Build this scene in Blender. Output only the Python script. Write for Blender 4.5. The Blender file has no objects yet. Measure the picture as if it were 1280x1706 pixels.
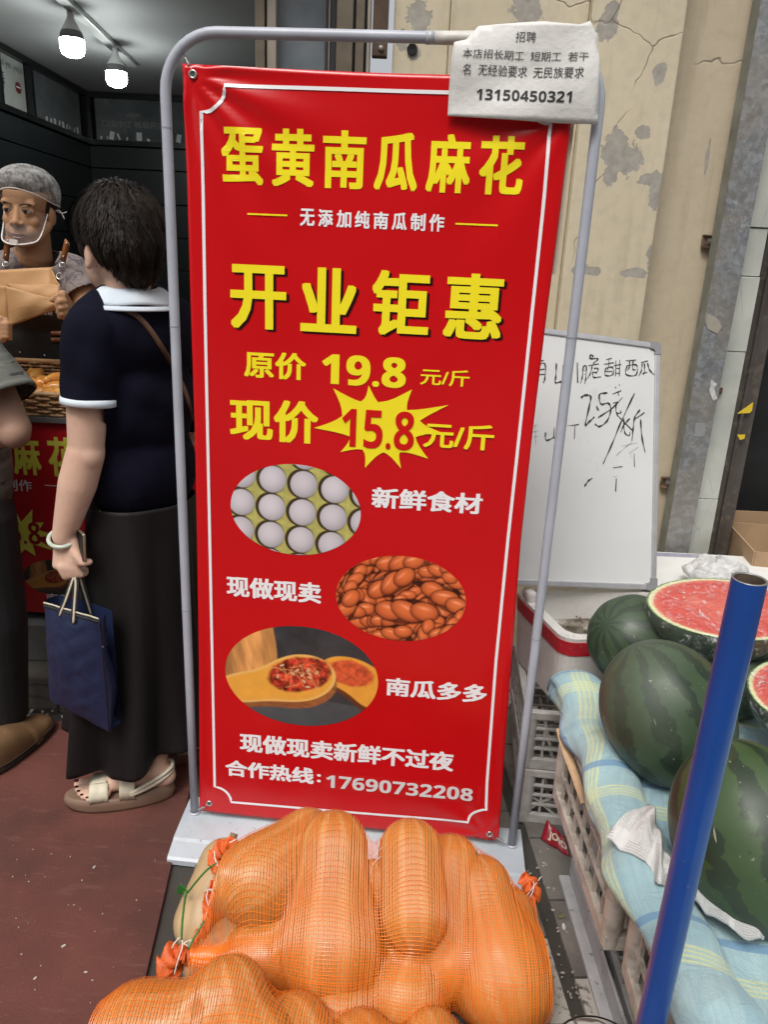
import bpy, bmesh, math, random
import numpy as np
from mathutils import Vector, Matrix, Euler
from math import radians, sin, cos, pi
random.seed(7); rng = np.random.default_rng(7)
SC = bpy.context.scene; COL = SC.collection

# ------------------------------------------------------------------ camera
F, PITCH, ROLL, CAMH = 1261.07, .3154, .0464, 1.4237
FW = Vector((0, cos(PITCH), -sin(PITCH))); _up = Vector((0, sin(PITCH), cos(PITCH))); _rt = Vector((1, 0, 0))
RT = _rt*cos(ROLL) + _up*sin(ROLL); UP = _up*cos(ROLL) - _rt*sin(ROLL)
CAM = Vector((0, 0, CAMH))
cd = bpy.data.cameras.new('camera'); cam = bpy.data.objects.new('camera', cd); COL.objects.link(cam)
cam.matrix_world = Matrix(((RT.x, UP.x, -FW.x, 0), (RT.y, UP.y, -FW.y, 0), (RT.z, UP.z, -FW.z, CAMH), (0, 0, 0, 1)))
cd.sensor_fit = 'VERTICAL'; cd.sensor_height = 36; cd.lens = 36*F/1706; cd.clip_start = .02; cd.clip_end = 400
SC.camera = cam

# ------------------------------------------------------------------ sky and sun (overcast)
w = bpy.data.worlds.new('World'); SC.world = w; w.use_nodes = True
wn = w.node_tree; wn.nodes.clear()
sky = wn.nodes.new('ShaderNodeTexSky'); sky.sky_type = 'NISHITA'; sky.sun_disc = False
sky.sun_elevation = radians(58); sky.sun_rotation = radians(200); sky.dust_density = 6; sky.air_density = 1.2
hs = wn.nodes.new('ShaderNodeHueSaturation'); hs.inputs['Saturation'].default_value = .22
bg = wn.nodes.new('ShaderNodeBackground'); bg.inputs[1].default_value = .13
wo = wn.nodes.new('ShaderNodeOutputWorld')
wn.links.new(sky.outputs[0], hs.inputs['Color']); wn.links.new(hs.outputs[0], bg.inputs[0]); wn.links.new(bg.outputs[0], wo.inputs[0])
sl = bpy.data.lights.new('sun', 'SUN'); sl.energy = 1.1; sl.angle = radians(18); sl.color = (1, .95, .88)
so = bpy.data.objects.new('sun', sl); COL.objects.link(so)
_el, _az = radians(58), radians(200)    # sun behind the photographer, a little to the left
_d = Vector((-sin(_az - pi)*-1*cos(_el)*-1, cos(_az)*cos(_el), sin(_el)))
_d = Vector((-.22, -.48, .85)).normalized()
so.rotation_euler = (-_d).to_track_quat('-Z', 'Y').to_euler()
SC.view_settings.view_transform = 'Standard'; SC.view_settings.look = 'None'
SC.view_settings.gamma = 1; SC.view_settings.exposure = 0.28; SC.view_settings.use_curve_mapping = False

# ------------------------------------------------------------------ finding real places from sight lines
def ray(u, v): return FW + RT*((u-640)/F) - UP*((v-853)/F)
def at_z(u, v, z=0.): d = ray(u, v); return CAM + d*((z-CAMH)/d.z)
def at_y(u, v, y): d = ray(u, v); return CAM + d*(y/d.y)
def at_x(u, v, x): d = ray(u, v); return CAM + d*(x/d.x)
def at_plane(u, v, p, n): d = ray(u, v); return CAM + d*((p-CAM).dot(n)/d.dot(n))

# ------------------------------------------------------------------ object helpers
def tag(o, label=None, cat=None, group=None, kind=None):
    if label: o['label'] = label
    if cat: o['category'] = cat
    if group: o['group'] = group
    if kind: o['kind'] = kind
    return o
def empty(name, loc, label, cat, group=None, rz=0):
    o = bpy.data.objects.new(name, None); COL.objects.link(o); o.location = loc; o.rotation_euler = (0, 0, rz)
    o.empty_display_size = .1
    return tag(o, label, cat, group)
def link(name, me, mat=None, parent=None, smooth=False):
    o = bpy.data.objects.new(name, me); COL.objects.link(o)
    if mat is not None and not me.materials:
        for m in (mat if isinstance(mat, (list, tuple)) else [mat]): me.materials.append(m)
    if smooth and len(me.polygons): me.polygons.foreach_set('use_smooth', [True]*len(me.polygons))
    if parent is not None:
        o.parent = parent; o.matrix_parent_inverse = parent_inv(parent)
    return o
def parent_inv(p):
    m = Matrix.LocRotScale(p.location, p.rotation_euler, p.scale)
    q = p.parent
    return m.inverted() if q is None else (q_world(p)).inverted()
def q_world(p):
    m = Matrix.LocRotScale(p.location, p.rotation_euler, p.scale)
    if p.parent is None: return m
    return q_world(p.parent) @ p.matrix_parent_inverse @ m
def copy_tree(o, parent=None):
    c = o.copy(); COL.objects.link(c); c.parent = parent
    for ch in list(o.children): copy_tree(ch, c)
    return c
class MB:
    """collects vertices and faces of one mesh"""
    def __init__(s): s.v = []; s.f = []; s.mi = []; s.cm = 0
    def add(s, vs, fs):
        b = len(s.v); s.v.extend([tuple(v) for v in vs]); s.f.extend([tuple(i+b for i in f) for f in fs]); s.mi.extend([s.cm]*len(fs)); return s
    def box(s, c, d, rot=None, taper=1., bev=0.):
        x, y, z = d[0]/2, d[1]/2, d[2]/2
        R = rot if rot is not None else Matrix.Identity(3)
        if isinstance(R, (int, float)): R = Matrix.Rotation(R, 3, 'Z')
        if bev:
            bm = bmesh.new(); bmesh.ops.create_cube(bm, size=1)
            for v in bm.verts:
                k = taper if v.co.z > 0 else 1
                v.co = Vector((v.co.x*d[0]*k, v.co.y*d[1]*k, v.co.z*d[2]))
            bmesh.ops.bevel(bm, geom=list(bm.edges), offset=bev, segments=2, affect='EDGES', profile=.6)
            vs = [Vector(c)+R@v.co for v in bm.verts]; fs = [[v.index for v in f.verts] for f in bm.faces]
            bm.free(); return s.add(vs, fs)
        vs = [Vector(c)+R@Vector((a*x*(taper if e > 0 else 1), b*y*(taper if e > 0 else 1), e*z)) for e in (-1, 1) for a, b in ((-1, -1), (1, -1), (1, 1), (-1, 1))]
        return s.add(vs, [(3, 2, 1, 0), (4, 5, 6, 7), (0, 1, 5, 4), (1, 2, 6, 5), (2, 3, 7, 6), (3, 0, 4, 7)])
    def tube(s, pts, r, n=10, closed=False, flat=1., up=Vector((0, 0, 1)), cap=True):
        pts = [Vector(p) for p in pts]; N = len(pts)
        rr = r if isinstance(r, (list, tuple)) else [r]*N
        vs = []; prev = None
        for i, p in enumerate(pts):
            a = pts[(i-1) % N] if (closed or i) else p; b = pts[(i+1) % N] if (closed or i < N-1) else p
            t = (b-a).normalized()
            if prev is None:
                u = up if abs(t.dot(up)) < .95 else Vector((1, 0, 0))
                x = t.cross(u).normalized()
            else:
                x = (prev - t*prev.dot(t)).normalized()
            prev = x; y = x.cross(t)
            for k in range(n):
                an = 2*pi*k/n; vs.append(p + x*(cos(an)*rr[i]) + y*(sin(an)*rr[i]*flat))
        fs = []
        for i in range(N if closed else N-1):
            j = (i+1) % N
            for k in range(n): l = (k+1) % n; fs.append((i*n+k, i*n+l, j*n+l, j*n+k))
        if cap and not closed: fs.append(tuple(range(n))[::-1]); fs.append(tuple((N-1)*n+k for k in range(n)))
        return s.add(vs, fs)
    def lathe(s, prof, c=(0, 0, 0), n=32, axis=None):
        q = Vector((0, 0, 1)).rotation_difference(Vector(axis)).to_matrix() if axis is not None else Matrix.Identity(3)
        vs = [Vector(c)+q@Vector((r*cos(2*pi*k/n), r*sin(2*pi*k/n), z)) for r, z in prof for k in range(n)]
        fs = [(i*n+k, i*n+(k+1) % n, (i+1)*n+(k+1) % n, (i+1)*n+k) for i in range(len(prof)-1) for k in range(n)]
        return s.add(vs, fs)
    def prism(s, poly, depth, M4):
        """poly in local xy extruded 0..depth in local z"""
        n = len(poly)
        vs = [M4 @ Vector((x, y, z)) for z in (0, depth) for x, y in poly]
        fs = [tuple(range(n))[::-1], tuple(range(n, 2*n))] + [(i, (i+1) % n, n+(i+1) % n, n+i) for i in range(n)]
        return s.add(vs, fs)
    def grid(s, fn, nu, nv, closed_u=False):
        vs = [fn(i/(nu-(0 if closed_u else 1)), j/(nv-1)) for j in range(nv) for i in range(nu)]
        fs = []
        for j in range(nv-1):
            for i in range(nu if closed_u else nu-1):
                k = (i+1) % nu; fs.append((j*nu+i, j*nu+k, (j+1)*nu+k, (j+1)*nu+i))
        return s.add(vs, fs)
    def sphere(s, c, r, n=16, m=10, rot=None):
        R = rot if rot is not None else Matrix.Identity(3)
        r = (r, r, r) if isinstance(r, (int, float)) else r
        return s.grid(lambda u, v: Vector(c)+R@Vector((r[0]*cos(2*pi*u)*sin(pi*v), r[1]*sin(2*pi*u)*sin(pi*v), -r[2]*cos(pi*v))), n, m, True)
    def build(s, name, mat=None, parent=None, smooth=False, solid=0.):
        me = bpy.data.meshes.new(name); me.from_pydata([tuple(v) for v in s.v], [], s.f); me.update()
        o = link(name, me, mat, parent, smooth)
        if isinstance(mat, (list, tuple)) and len(mat) > 1: me.polygons.foreach_set('material_index', s.mi)
        if solid: add_solid(o, solid)
        return o
def add_solid(o, t, off=0):
    m = o.modifiers.new('s', 'SOLIDIFY'); m.thickness = t; m.offset = off; return o
def sub(o, n=1, simple=False):
    m = o.modifiers.new('sub', 'SUBSURF'); m.levels = n; m.render_levels = n
    if simple: m.subdivision_type = 'SIMPLE'
    return o
def capsule(mb, a, b, ra, rb, n=14, ends=4):
    """round cone, closed"""
    a = Vector(a); b = Vector(b); t = (b-a); L = t.length or 1e-6; t = t/L
    pts = []; rr = []
    for k in range(ends+1):
        an = pi/2*(1-k/ends); pts.append(a - t*ra*sin(an)); rr.append(max(ra*cos(an), 1e-4))
    for k in range(ends+1):
        an = pi/2*k/ends; pts.append(b + t*rb*sin(an)); rr.append(max(rb*cos(an), 1e-4))
    return mb.tube(pts, rr, n)
def chain(mb, pts, rr, n=14):
    for i in range(len(pts)-1): capsule(mb, pts[i], pts[i+1], rr[i], rr[i+1], n)
def fuse(mb, vox, smooth_it=4, fac=.5):
    """voxel-unions every closed piece into one continuous surface; returns a mesh"""
    me = bpy.data.meshes.new('f'); me.from_pydata([tuple(v) for v in mb.v], [], mb.f); me.update()
    o = bpy.data.objects.new('f', me); COL.objects.link(o)
    m = o.modifiers.new('r', 'REMESH'); m.mode = 'VOXEL'; m.voxel_size = vox; m.use_smooth_shade = True
    if smooth_it:
        m = o.modifiers.new('s', 'SMOOTH'); m.iterations = smooth_it; m.factor = fac
    dg = bpy.context.evaluated_depsgraph_get(); r = bpy.data.meshes.new_from_object(o.evaluated_get(dg))
    bpy.data.objects.remove(o); bpy.data.meshes.remove(me); r.materials.clear()
    return r
def bez(p0, p1, p2, p3, n=16):
    p0, p1, p2, p3 = map(Vector, (p0, p1, p2, p3)); out = []
    for i in range(n+1):
        t = i/n; out.append(p0*(1-t)**3+p1*3*t*(1-t)**2+p2*3*t*t*(1-t)+p3*t**3)
    return out
def smoothpath(P, n=6):
    """Catmull-Rom through points"""
    P = [Vector(p) for p in P]; Q = [P[0]*2-P[1]]+P+[P[-1]*2-P[-2]]; out = []
    for i in range(1, len(Q)-2):
        for k in range(n):
            t = k/n; a, b, c, d = Q[i-1], Q[i], Q[i+1], Q[i+2]
            out.append(.5*((2*b)+(c-a)*t+(2*a-5*b+4*c-d)*t*t+(3*b-a-3*c+d)*t**3))
    return out+[P[-1]]

# smooth value noise for shapes and prints
_perm = rng.random((64, 64))
def vnoise(x, y):
    x = np.asarray(x, float); y = np.asarray(y, float)
    xi = np.floor(x).astype(int); yi = np.floor(y).astype(int); fx = x-xi; fy = y-yi
    fx = fx*fx*(3-2*fx); fy = fy*fy*(3-2*fy)
    g = lambda a, b: _perm[a % 64, b % 64]
    return (g(xi, yi)*(1-fx)+g(xi+1, yi)*fx)*(1-fy)+(g(xi, yi+1)*(1-fx)+g(xi+1, yi+1)*fx)*fy
def fbm(x, y, o=4):
    s = 0; a = .5
    for i in range(o): s = s+a*vnoise(x*2**i+i*7.3, y*2**i+i*3.1); a /= 2
    return s

# ------------------------------------------------------------------ materials
class NT:
    def __init__(s, name):
        s.m = bpy.data.materials.new(name); s.m.use_nodes = True; s.t = s.m.node_tree; s.t.nodes.clear()
        s.out = s.t.nodes.new('ShaderNodeOutputMaterial'); s.b = s.t.nodes.new('ShaderNodeBsdfPrincipled')
        s.t.links.new(s.b.outputs[0], s.out.inputs[0]); s.tc = s.t.nodes.new('ShaderNodeTexCoord'); s.co = s.tc.outputs['Object']
    def n(s, ty, **k):
        nd = s.t.nodes.new('ShaderNode'+ty)
        for a, b in k.items(): setattr(nd, a, b)
        return nd
    def l(s, a, b): s.t.links.new(a, b)
    def set(s, **k):
        for a, v in k.items():
            i = s.b.inputs[a.replace('_', ' ')]
            if hasattr(v, 'is_output') or isinstance(v, bpy.types.NodeSocket): s.l(v, i)
            else: i.default_value = (*v, 1) if isinstance(v, tuple) and len(v) == 3 else v
        return s
    def noise(s, scale, detail=4, rough=.55, co=None, dist=0.):
        nd = s.n('TexNoise'); nd.inputs['Scale'].default_value = scale; nd.inputs['Detail'].default_value = detail
        nd.inputs['Roughness'].default_value = rough; nd.inputs['Distortion'].default_value = dist
        s.l(co or s.co, nd.inputs['Vector']); return nd.outputs['Fac']
    def vor(s, scale, feature='F1', co=None, out='Distance', rnd=1.):
        nd = s.n('TexVoronoi', feature=feature); nd.inputs['Scale'].default_value = scale; nd.inputs['Randomness'].default_value = rnd
        s.l(co or s.co, nd.inputs['Vector']); return nd.outputs[out]
    def ramp(s, fac, stops, interp='LINEAR'):
        nd = s.n('ValToRGB'); cr = nd.color_ramp; cr.interpolation = interp
        while len(cr.elements) < len(stops): cr.elements.new(.5)
        for e, (p, c) in zip(cr.elements, stops):
            e.position = p; e.color = (*c, 1) if isinstance(c, tuple) else (c, c, c, 1)
        s.l(fac, nd.inputs[0]); return nd.outputs[0]
    def math(s, op, a, b=None, c=None, clamp=False):
        nd = s.n('Math', operation=op); nd.use_clamp = clamp
        for i, x in enumerate((a, b, c)):
            if x is None: continue
            if isinstance(x, (int, float)): nd.inputs[i].default_value = x
            else: s.l(x, nd.inputs[i])
        return nd.outputs[0]
    def mix(s, fac, a, b, blend='MIX'):
        nd = s.n('Mix', data_type='RGBA', blend_type=blend)
        for i, x in ((0, fac), (6, a), (7, b)):
            if isinstance(x, (int, float)) and i == 0: nd.inputs[0].default_value = x
            elif isinstance(x, tuple): nd.inputs[i].default_value = (*x, 1)
            else: s.l(x, nd.inputs[i])
        return nd.outputs[2]
    def bump(s, h, strength=.3, dist=.002, normal=None):
        nd = s.n('Bump'); nd.inputs['Strength'].default_value = strength; nd.inputs['Distance'].default_value = dist
        s.l(h, nd.inputs['Height'])
        if normal is not None: s.l(normal, nd.inputs['Normal'])
        s.l(nd.outputs[0], s.b.inputs['Normal']); return nd.outputs[0]
    def sep(s, co=None):
        nd = s.n('SeparateXYZ'); s.l(co or s.co, nd.inputs[0]); return nd.outputs
    def mapping(s, scale=(1, 1, 1), rot=(0, 0, 0), loc=(0, 0, 0), co=None):
        nd = s.n('Mapping'); nd.inputs['Scale'].default_value = scale; nd.inputs['Rotation'].default_value = rot; nd.inputs['Location'].default_value = loc
        s.l(co or s.co, nd.inputs[0]); return nd.outputs[0]
MATS = {}
def mat(name, col, rough=.5, metal=0., var=.12, vs=6., bump=.0, bs=80., bd=.001, coat=0., sss=0., spec=.5, rvar=.0, speck=None):
    """plain procedural surface: base colour mottled by noise, roughness variation, fine relief"""
    if name in MATS: return MATS[name]
    T = NT(name); n1 = T.noise(vs, 5)
    lo = tuple(max(0, c*(1-var)) for c in col); hi = tuple(min(1, c*(1+var)) for c in col)
    c = T.ramp(n1, [(.3, lo), (.7, hi)])
    if speck:
        k = T.ramp(T.noise(speck[0], 3), [(speck[1], 0.), (speck[1]+.05, 1.)]); c = T.mix(k, c, speck[2])
    T.set(Base_Color=c, Metallic=metal, Roughness=rough, Coat_Weight=coat)
    T.b.inputs['Specular IOR Level'].default_value = spec
    if rvar:
        T.set(Roughness=T.ramp(T.noise(vs*2.3, 4), [(.3, max(0, rough-rvar)), (.7, min(1, rough+rvar))]))
    if sss: T.set(Subsurface_Weight=sss); T.b.inputs['Subsurface Radius'].default_value = (.012, .005, .003); T.b.inputs['Subsurface Scale'].default_value = 1.
    if bump: T.bump(T.noise(bs, 4), bump, bd)
    MATS[name] = T.m; return T.m
def attrmat(name, rough=.5, coat=0., bump=0.):
    if name in MATS: return MATS[name]
    T = NT(name); a = T.n('Attribute', attribute_name='print'); T.set(Base_Color=a.outputs['Color'], Roughness=rough, Coat_Weight=coat)
    MATS[name] = T.m; return T.m
# text set in Blender's own font, as flat outlines fitted to a box
def text_mesh(s, bold=.0, sp=1., shear=0.):
    """outline of the words; returns 2-D points, a layer number per point, and faces. Weight comes from overprinting shifted copies."""
    cu = bpy.data.curves.new('t', 'FONT'); cu.body = s; cu.size = 1; cu.space_character = sp; cu.shear = shear
    cu.resolution_u = 3; cu.fill_mode = 'BOTH'
    o = bpy.data.objects.new('t', cu); COL.objects.link(o)
    dg = bpy.context.evaluated_depsgraph_get(); me = bpy.data.meshes.new_from_object(o.evaluated_get(dg))
    bpy.data.objects.remove(o)
    bm = bmesh.new(); bm.from_mesh(me); bmesh.ops.remove_doubles(bm, verts=bm.verts, dist=1e-5)
    xs_ = [v.co.x for v in bm.verts]; ys_ = [v.co.y for v in bm.verts]
    for ax, lo_, hi_ in ((0, min(xs_), max(xs_)), (1, min(ys_), max(ys_))):
        c_ = lo_+.2
        while c_ < hi_:
            bmesh.ops.bisect_plane(bm, geom=bm.verts[:]+bm.edges[:]+bm.faces[:], plane_co=(c_, 0, 0) if ax == 0 else (0, c_, 0), plane_no=(1, 0, 0) if ax == 0 else (0, 1, 0)); c_ += .2
    bm.verts.index_update()
    v0 = np.array([x.co[:2] for x in bm.verts]); f0 = [[x.index for x in y.verts] for y in bm.faces if y.calc_area() > 1e-9]
    bm.free(); bpy.data.meshes.remove(me)
    k = 8 if bold > 0 else 0; vs = [v0]; ly = [np.zeros(len(v0))]; fs = list(f0); n = len(v0)
    for i in range(k):
        vs.append(v0+np.array([(1, 1, 0, -1, -1, -1, 0, 1)[i]*1.1, (0, 1, 1, 1, 0, -1, -1, -1)[i]*.72])*bold); ly.append(np.full(n, i+1.)); fs += [[q+n*(i+1) for q in f] for f in f0]
    return np.vstack(vs), np.concatenate(ly), fs
def sheet_normal(fn, x, z):
    p = Vector(fn(x, z)); n = (Vector(fn(x+.001, z))-p).cross(Vector(fn(x, z+.001))-p).normalized()
    return n if n.dot(CAM-p) > 0 else -n
def lettering(parent, s, box, fn, m, bold=.02, sp=1., shear=0., name='lettering', off=None):
    """box (x0,x1,z0,z1) in the sheet's own metres; fn(x,z) gives the place on the sheet"""
    v, ly, f = text_mesh(s, bold, sp, shear)
    lo = v.min(0); hi = v.max(0); x0, x1, z0, z1 = box
    X = x0+(v[:, 0]-lo[0])/(hi[0]-lo[0])*(x1-x0)
    Z = z0+(v[:, 1]-lo[1])/(hi[1]-lo[1])*(z1-z0)
    mb = MB(); nrm = sheet_normal(fn, X[0], Z[0])
    mb.add([Vector(fn(a, b))+nrm*(.00004*c) for a, b, c in zip(X, Z, ly)], f)
    return mb.build(name, m, parent)
# ================================================================== ground
def S(o): o['kind'] = 'structure'; return o
M_road = mat('worn_asphalt', (.075, .07, .065), .85, var=.35, vs=9, bump=.5, bs=160, speck=(90, .64, (.25, .24, .22)))
g = MB(); g.add([(-60, -60, -.012), (60, -60, -.012), (60, 60, -.012), (-60, 60, -.012)], [(0, 1, 2, 3)])
S(g.build('ground', M_road))
# pavement of separate slabs
def tile_mat(name, c1, c2, stain):
    T = NT(name); a = T.noise(7, 6); b = T.noise(42, 5); c = T.ramp(a, [(.35, c1), (.65, c2)])
    k = T.ramp(b, [(stain, 0.), (stain+.1, 1.)]); c = T.mix(k, c, (.075, .068, .058))
    d = T.ramp(T.vor(70), [(.02, 1.), (.09, 0.)]); c = T.mix(T.math('MULTIPLY', d, .5), c, (.42, .40, .36))
    T.set(Base_Color=c, Roughness=.8); T.bump(T.noise(110, 5), .5, .003); return T.m
M_tA = tile_mat('dirty_stone_slab', (.11, .10, .09), (.19, .175, .155), .62)
M_tB = tile_mat('pale_stone_slab', (.36, .34, .30), (.50, .48, .43), .56)
M_tC = tile_mat('dark_granite', (.06, .062, .058), (.12, .12, .11), .58)
M_joint = mat('dirt_joint', (.05, .045, .038), .95, bump=.6, bs=200)
pav = MB(); pav.box((.35, .9, -.011), (1.75, 4.3, .012)); pav = S(pav.build('pavement', M_joint))
ang = math.atan2(.40, -.03) - pi/2   # the courses run a little askew of the facade
def slab(cx, cy, w_, d_, m, dz=0.):
    b = MB(); b.box((cx, cy, .0005+dz), (w_, d_, .013), rot=.07, bev=.002); b.build('paving_slab', m, pav)
rr = random.Random(3)
# gutter line through (.44,1.5): narrow slabs right of it, broad slabs left
y = -.2; k = 0
while y < 2.3:
    d_ = (.233, .10, .12, .205)[k % 4] if False else .205
    for j, (cx, w_) in enumerate(((-.32, .20), (-.09, .25), (.17, .25), (.355, .105), (.53, .19), (.70, .14), (.93, .30))):
        cyy = y + (j % 2)*.09
        base = M_tA
        if j in (0,): base = M_tC
        elif rr.random() < .16: base = M_tB
        if j == 3 and abs(cyy+.1-1.28) < .1: base = M_tB
        if j == 4 and abs(cyy+.1-1.22) < .1: base = M_tB
        X = cx + (cyy-1.3)*-.07
        slab(X, cyy+.1, w_-.006, d_-.006, base, rr.uniform(-.002, .0015))
    y += d_; k += 1
# red-brown carpet of the shop front
T = NT('red_brown_mat'); c = T.ramp(T.noise(3.5, 6), [(.3, (.085, .026, .019)), (.7, (.145, .045, .032))])
k = T.ramp(T.noise(140, 2), [(.70, 0.), (.76, 1.)]); c = T.mix(T.math('MULTIPLY', k, .5), c, (.30, .19, .15))
st = T.ramp(T.noise(2.2, 3, co=T.mapping((1, 1, 1), loc=(3, 1, 0))), [(.56, 0.), (.66, .55)]); c = T.mix(st, c, (.06, .022, .018)); sc2 = T.ramp(T.noise(9, 6, .7, co=T.mapping((1, 5, 1), rot=(0, 0, .5))), [(.56, 0.), (.66, .35)]); c = T.mix(sc2, c, (.19, .085, .065)); s3 = T.ramp(T.vor(3.1), [(.05, .5), (.11, 0.)]); c = T.mix(s3, c, (.045, .018, .015))
T.set(Base_Color=c, Roughness=.8); T.bump(T.math('ADD', T.noise(260, 3), T.math('MULTIPLY', T.noise(3, 4), 3.)), .5, .003)
M_mat = T.m
mb = MB()
e0 = at_z(300, 1380, .008); e1 = at_z(240, 1640, .008)
ed = (e0-e1).normalized()
A = e1 - ed*1.6; Bq = e0 + ed*.45
nn = 14
left = [A+(Bq-A)*(i/nn) + Vector((rng.uniform(-.002, .002), 0, 0)) for i in range(nn+1)]
top = [(p.x, p.y, .008) for p in left] + [(-2.6, Bq.y, .008), (-2.6, A.y, .008)]
n_ = len(top); mb.add(top+[(x, yy, -.006) for x, yy, z in top], [tuple(range(n_)), tuple(range(2*n_-1, n_-1, -1))]+[(i, n_+i, n_+(i+1) % n_, (i+1) % n_) for i in range(n_)])
tag(mb.build('carpet', M_mat), 'large flat red-brown carpet on the ground in front of the shop counter', 'carpet')

# ================================================================== facade of old painted plaster
WY = 2.75
def plaster(name, c1, c2, patches, thr=.1):
    T = NT(name); P = T.sep(); c = T.ramp(T.noise(2.3, 6), [(.3, c1), (.7, c2)])
    c = T.mix(T.math('MULTIPLY', T.ramp(T.noise(30, 5), [(.45, 0.), (.75, 1.)]), .22), c, (.30, .26, .19))
    drip = T.ramp(T.noise(4, 5, co=T.mapping((6, 1, .5))), [(.55, 0.), (.8, .4)]); c = T.mix(drip, c, (.28, .24, .17))
    wob = T.math('SUBTRACT', T.noise(22, 6, .7), .5); tot = None
    for cx, cz, rx, rz in patches:
        dx = T.math('DIVIDE', T.math('SUBTRACT', P[0], cx), rx); dz = T.math('DIVIDE', T.math('SUBTRACT', P[2], cz), rz)
        d = T.math('SQRT', T.math('ADD', T.math('MULTIPLY', dx, dx), T.math('MULTIPLY', dz, dz)))
        m_ = T.math('SUBTRACT', T.math('ADD', 1., T.math('MULTIPLY', wob, 2.6)), d)
        tot = m_ if tot is None else T.math('MAXIMUM', tot, m_)
    pits = T.math('SUBTRACT', T.noise(16, 8, .72, co=T.mapping((1, 1, 1), loc=(5, 2, 3))), .715)
    tot = T.math('MAXIMUM', tot, T.math('MULTIPLY', pits, 8))
    msk = T.ramp(tot, [(.0, 0.), (.03, 1.)]); grey = T.ramp(T.noise(40, 4), [(.3, (.29, .27, .235)), (.7, (.40, .375, .325))])
    c = T.mix(msk, c, grey)
    # hairline cracks
    cr = T.n('TexVoronoi', feature='DISTANCE_TO_EDGE'); cr.inputs['Scale'].default_value = 1.1
    ad = T.n('VectorMath', operation='ADD'); nz = T.n('TexNoise'); nz.inputs['Scale'].default_value = 9; T.l(T.co, nz.inputs['Vector'])
    sc_ = T.n('VectorMath', operation='SCALE'); sc_.inputs['Scale'].default_value = .12; T.l(nz.outputs['Color'], sc_.inputs[0]); T.l(T.co, ad.inputs[0]); T.l(sc_.outputs[0], ad.inputs[1])
    T.l(ad.outputs[0], cr.inputs['Vector'])
    ck = T.math('MULTIPLY', T.ramp(cr.outputs['Distance'], [(.0, .8), (.0022, 0.)]), T.ramp(T.noise(3.1, 3), [(.54, 0.), (.60, 1.)])); c = T.mix(ck, c, (.16, .13, .09))
    T.set(Base_Color=c, Roughness=.72)
    h = T.math('SUBTRACT', T.math('ADD', T.math('MULTIPLY', T.noise(35, 5), .35), T.math('MULTIPLY', T.noise(3.5, 3), .8)), T.math('ADD', msk, ck))
    T.bump(h, .55, .004); return T.m
def pz(u, v, Y=WY): p = at_y(u, v, Y); return (p.x, p.z)
patch = [(1025, 250, .045, .06), (1050, 268, .045, .05), (1018, 292, .022, .045), (1012, 45, .03, .04), (1100, 125, .02, .03), (1072, 222, .022, .02),
         (880, 10, .05, .05), (1095, 318, .022, .05), (1080, 300, .03, .018), (985, 452, .04, .014), (968, 450, .03, .02), (1060, 455, .04, .016), (1085, 430, .015, .04), (700, 20, .04, .045), (672, 60, .018, .03), (690, 80, .022, .02), (1020, 18, .02, .025)]
pl = [(*pz(u, v, 2.69), a, b) for u, v, a, b in patch]
M_wall = plaster('peeling_cream_paint', (.54, .475, .335), (.63, .56, .41), pl)
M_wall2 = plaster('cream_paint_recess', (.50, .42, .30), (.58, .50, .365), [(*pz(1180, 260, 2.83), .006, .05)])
fac = empty('building_facade', (.5, WY, 0), 'old building front of cream painted plaster flaking in grey patches behind the whiteboard', 'building')
def wallbox(name, x0, x1, y0, z0, z1, m, y1=3.1, bev=.006):
    b = MB(); b.box(((x0+x1)/2, (y0+y1)/2, (z0+z1)/2), (x1-x0, y1-y0, z1-z0), bev=bev); return b.build(name, m, fac, True)
def flat(o):
    o.data.polygons.foreach_set('use_smooth', [False]*len(o.data.polygons)); return o
xe = at_y(1107, 280, 2.69).x          # pilaster edge
xs = at_y(957, 290, 2.69).x
xw = at_y(655, 80, 2.75).x
flat(wallbox('pilaster', xs, xe, 2.69, -.01, 4.2, M_wall))
x757 = at_y(752, 20, 2.72).x
flat(wallbox('wall_strip', x757, xs-.001, 2.725, -.01, 4.2, M_wall))
flat(wallbox('wall_panel', xw, x757-.001, 2.74, -.01, 4.2, M_wall))
xt0 = at_y(1248, 0, 2.8).x
xm1 = at_y(1265, 491, 2.83).x
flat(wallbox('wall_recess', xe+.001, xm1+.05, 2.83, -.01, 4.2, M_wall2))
# ragged broken edge on the pilaster corner
mb = MB()
for i in range(26):
    z = .6+i*.07+rr.uniform(-.02, .02); mb.box((xe-.002, 2.69+rr.uniform(.0, .006), z), (.012, .010, rr.uniform(.01, .05)), rot=rr.uniform(-.4, .4))
# marble cladding strip in cracked pieces, dark jamb, galvanised trunking
T = NT('white_marble'); c = T.ramp(T.noise(5, 6), [(.3, (.42, .44, .40)), (.7, (.60, .61, .56))])
v = T.n('TexVoronoi', feature='DISTANCE_TO_EDGE'); v.inputs['Scale'].default_value = 5.5; T.l(T.mapping((1.5, 1, .6), rot=(0, .4, 0)), v.inputs['Vector'])
nz = T.noise(7, 5)
k = T.ramp(T.math('ADD', v.outputs['Distance'], T.math('MULTIPLY', nz, .03)), [(.010, .7), (.022, 0.)]); k = T.math('MULTIPLY', k, T.ramp(T.noise(4, 3), [(.45, 0.), (.55, 1.)])); c = T.mix(k, c, (.24, .25, .23))
c = T.mix(T.ramp(T.noise(1.7, 4, co=T.mapping((1, 1, 1), loc=(2, 0, 4))), [(.5, 0.), (.7, .5)]), c, (.33, .30, .24))
T.set(Base_Color=c, Roughness=.4); T.bump(T.math('SUBTRACT', 1., k), .4, .002); M_marble = T.m
xm0 = at_y(1149, 917, 2.8).x-.03; xm1 = at_y(1180, 917, 2.815).x; 
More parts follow.
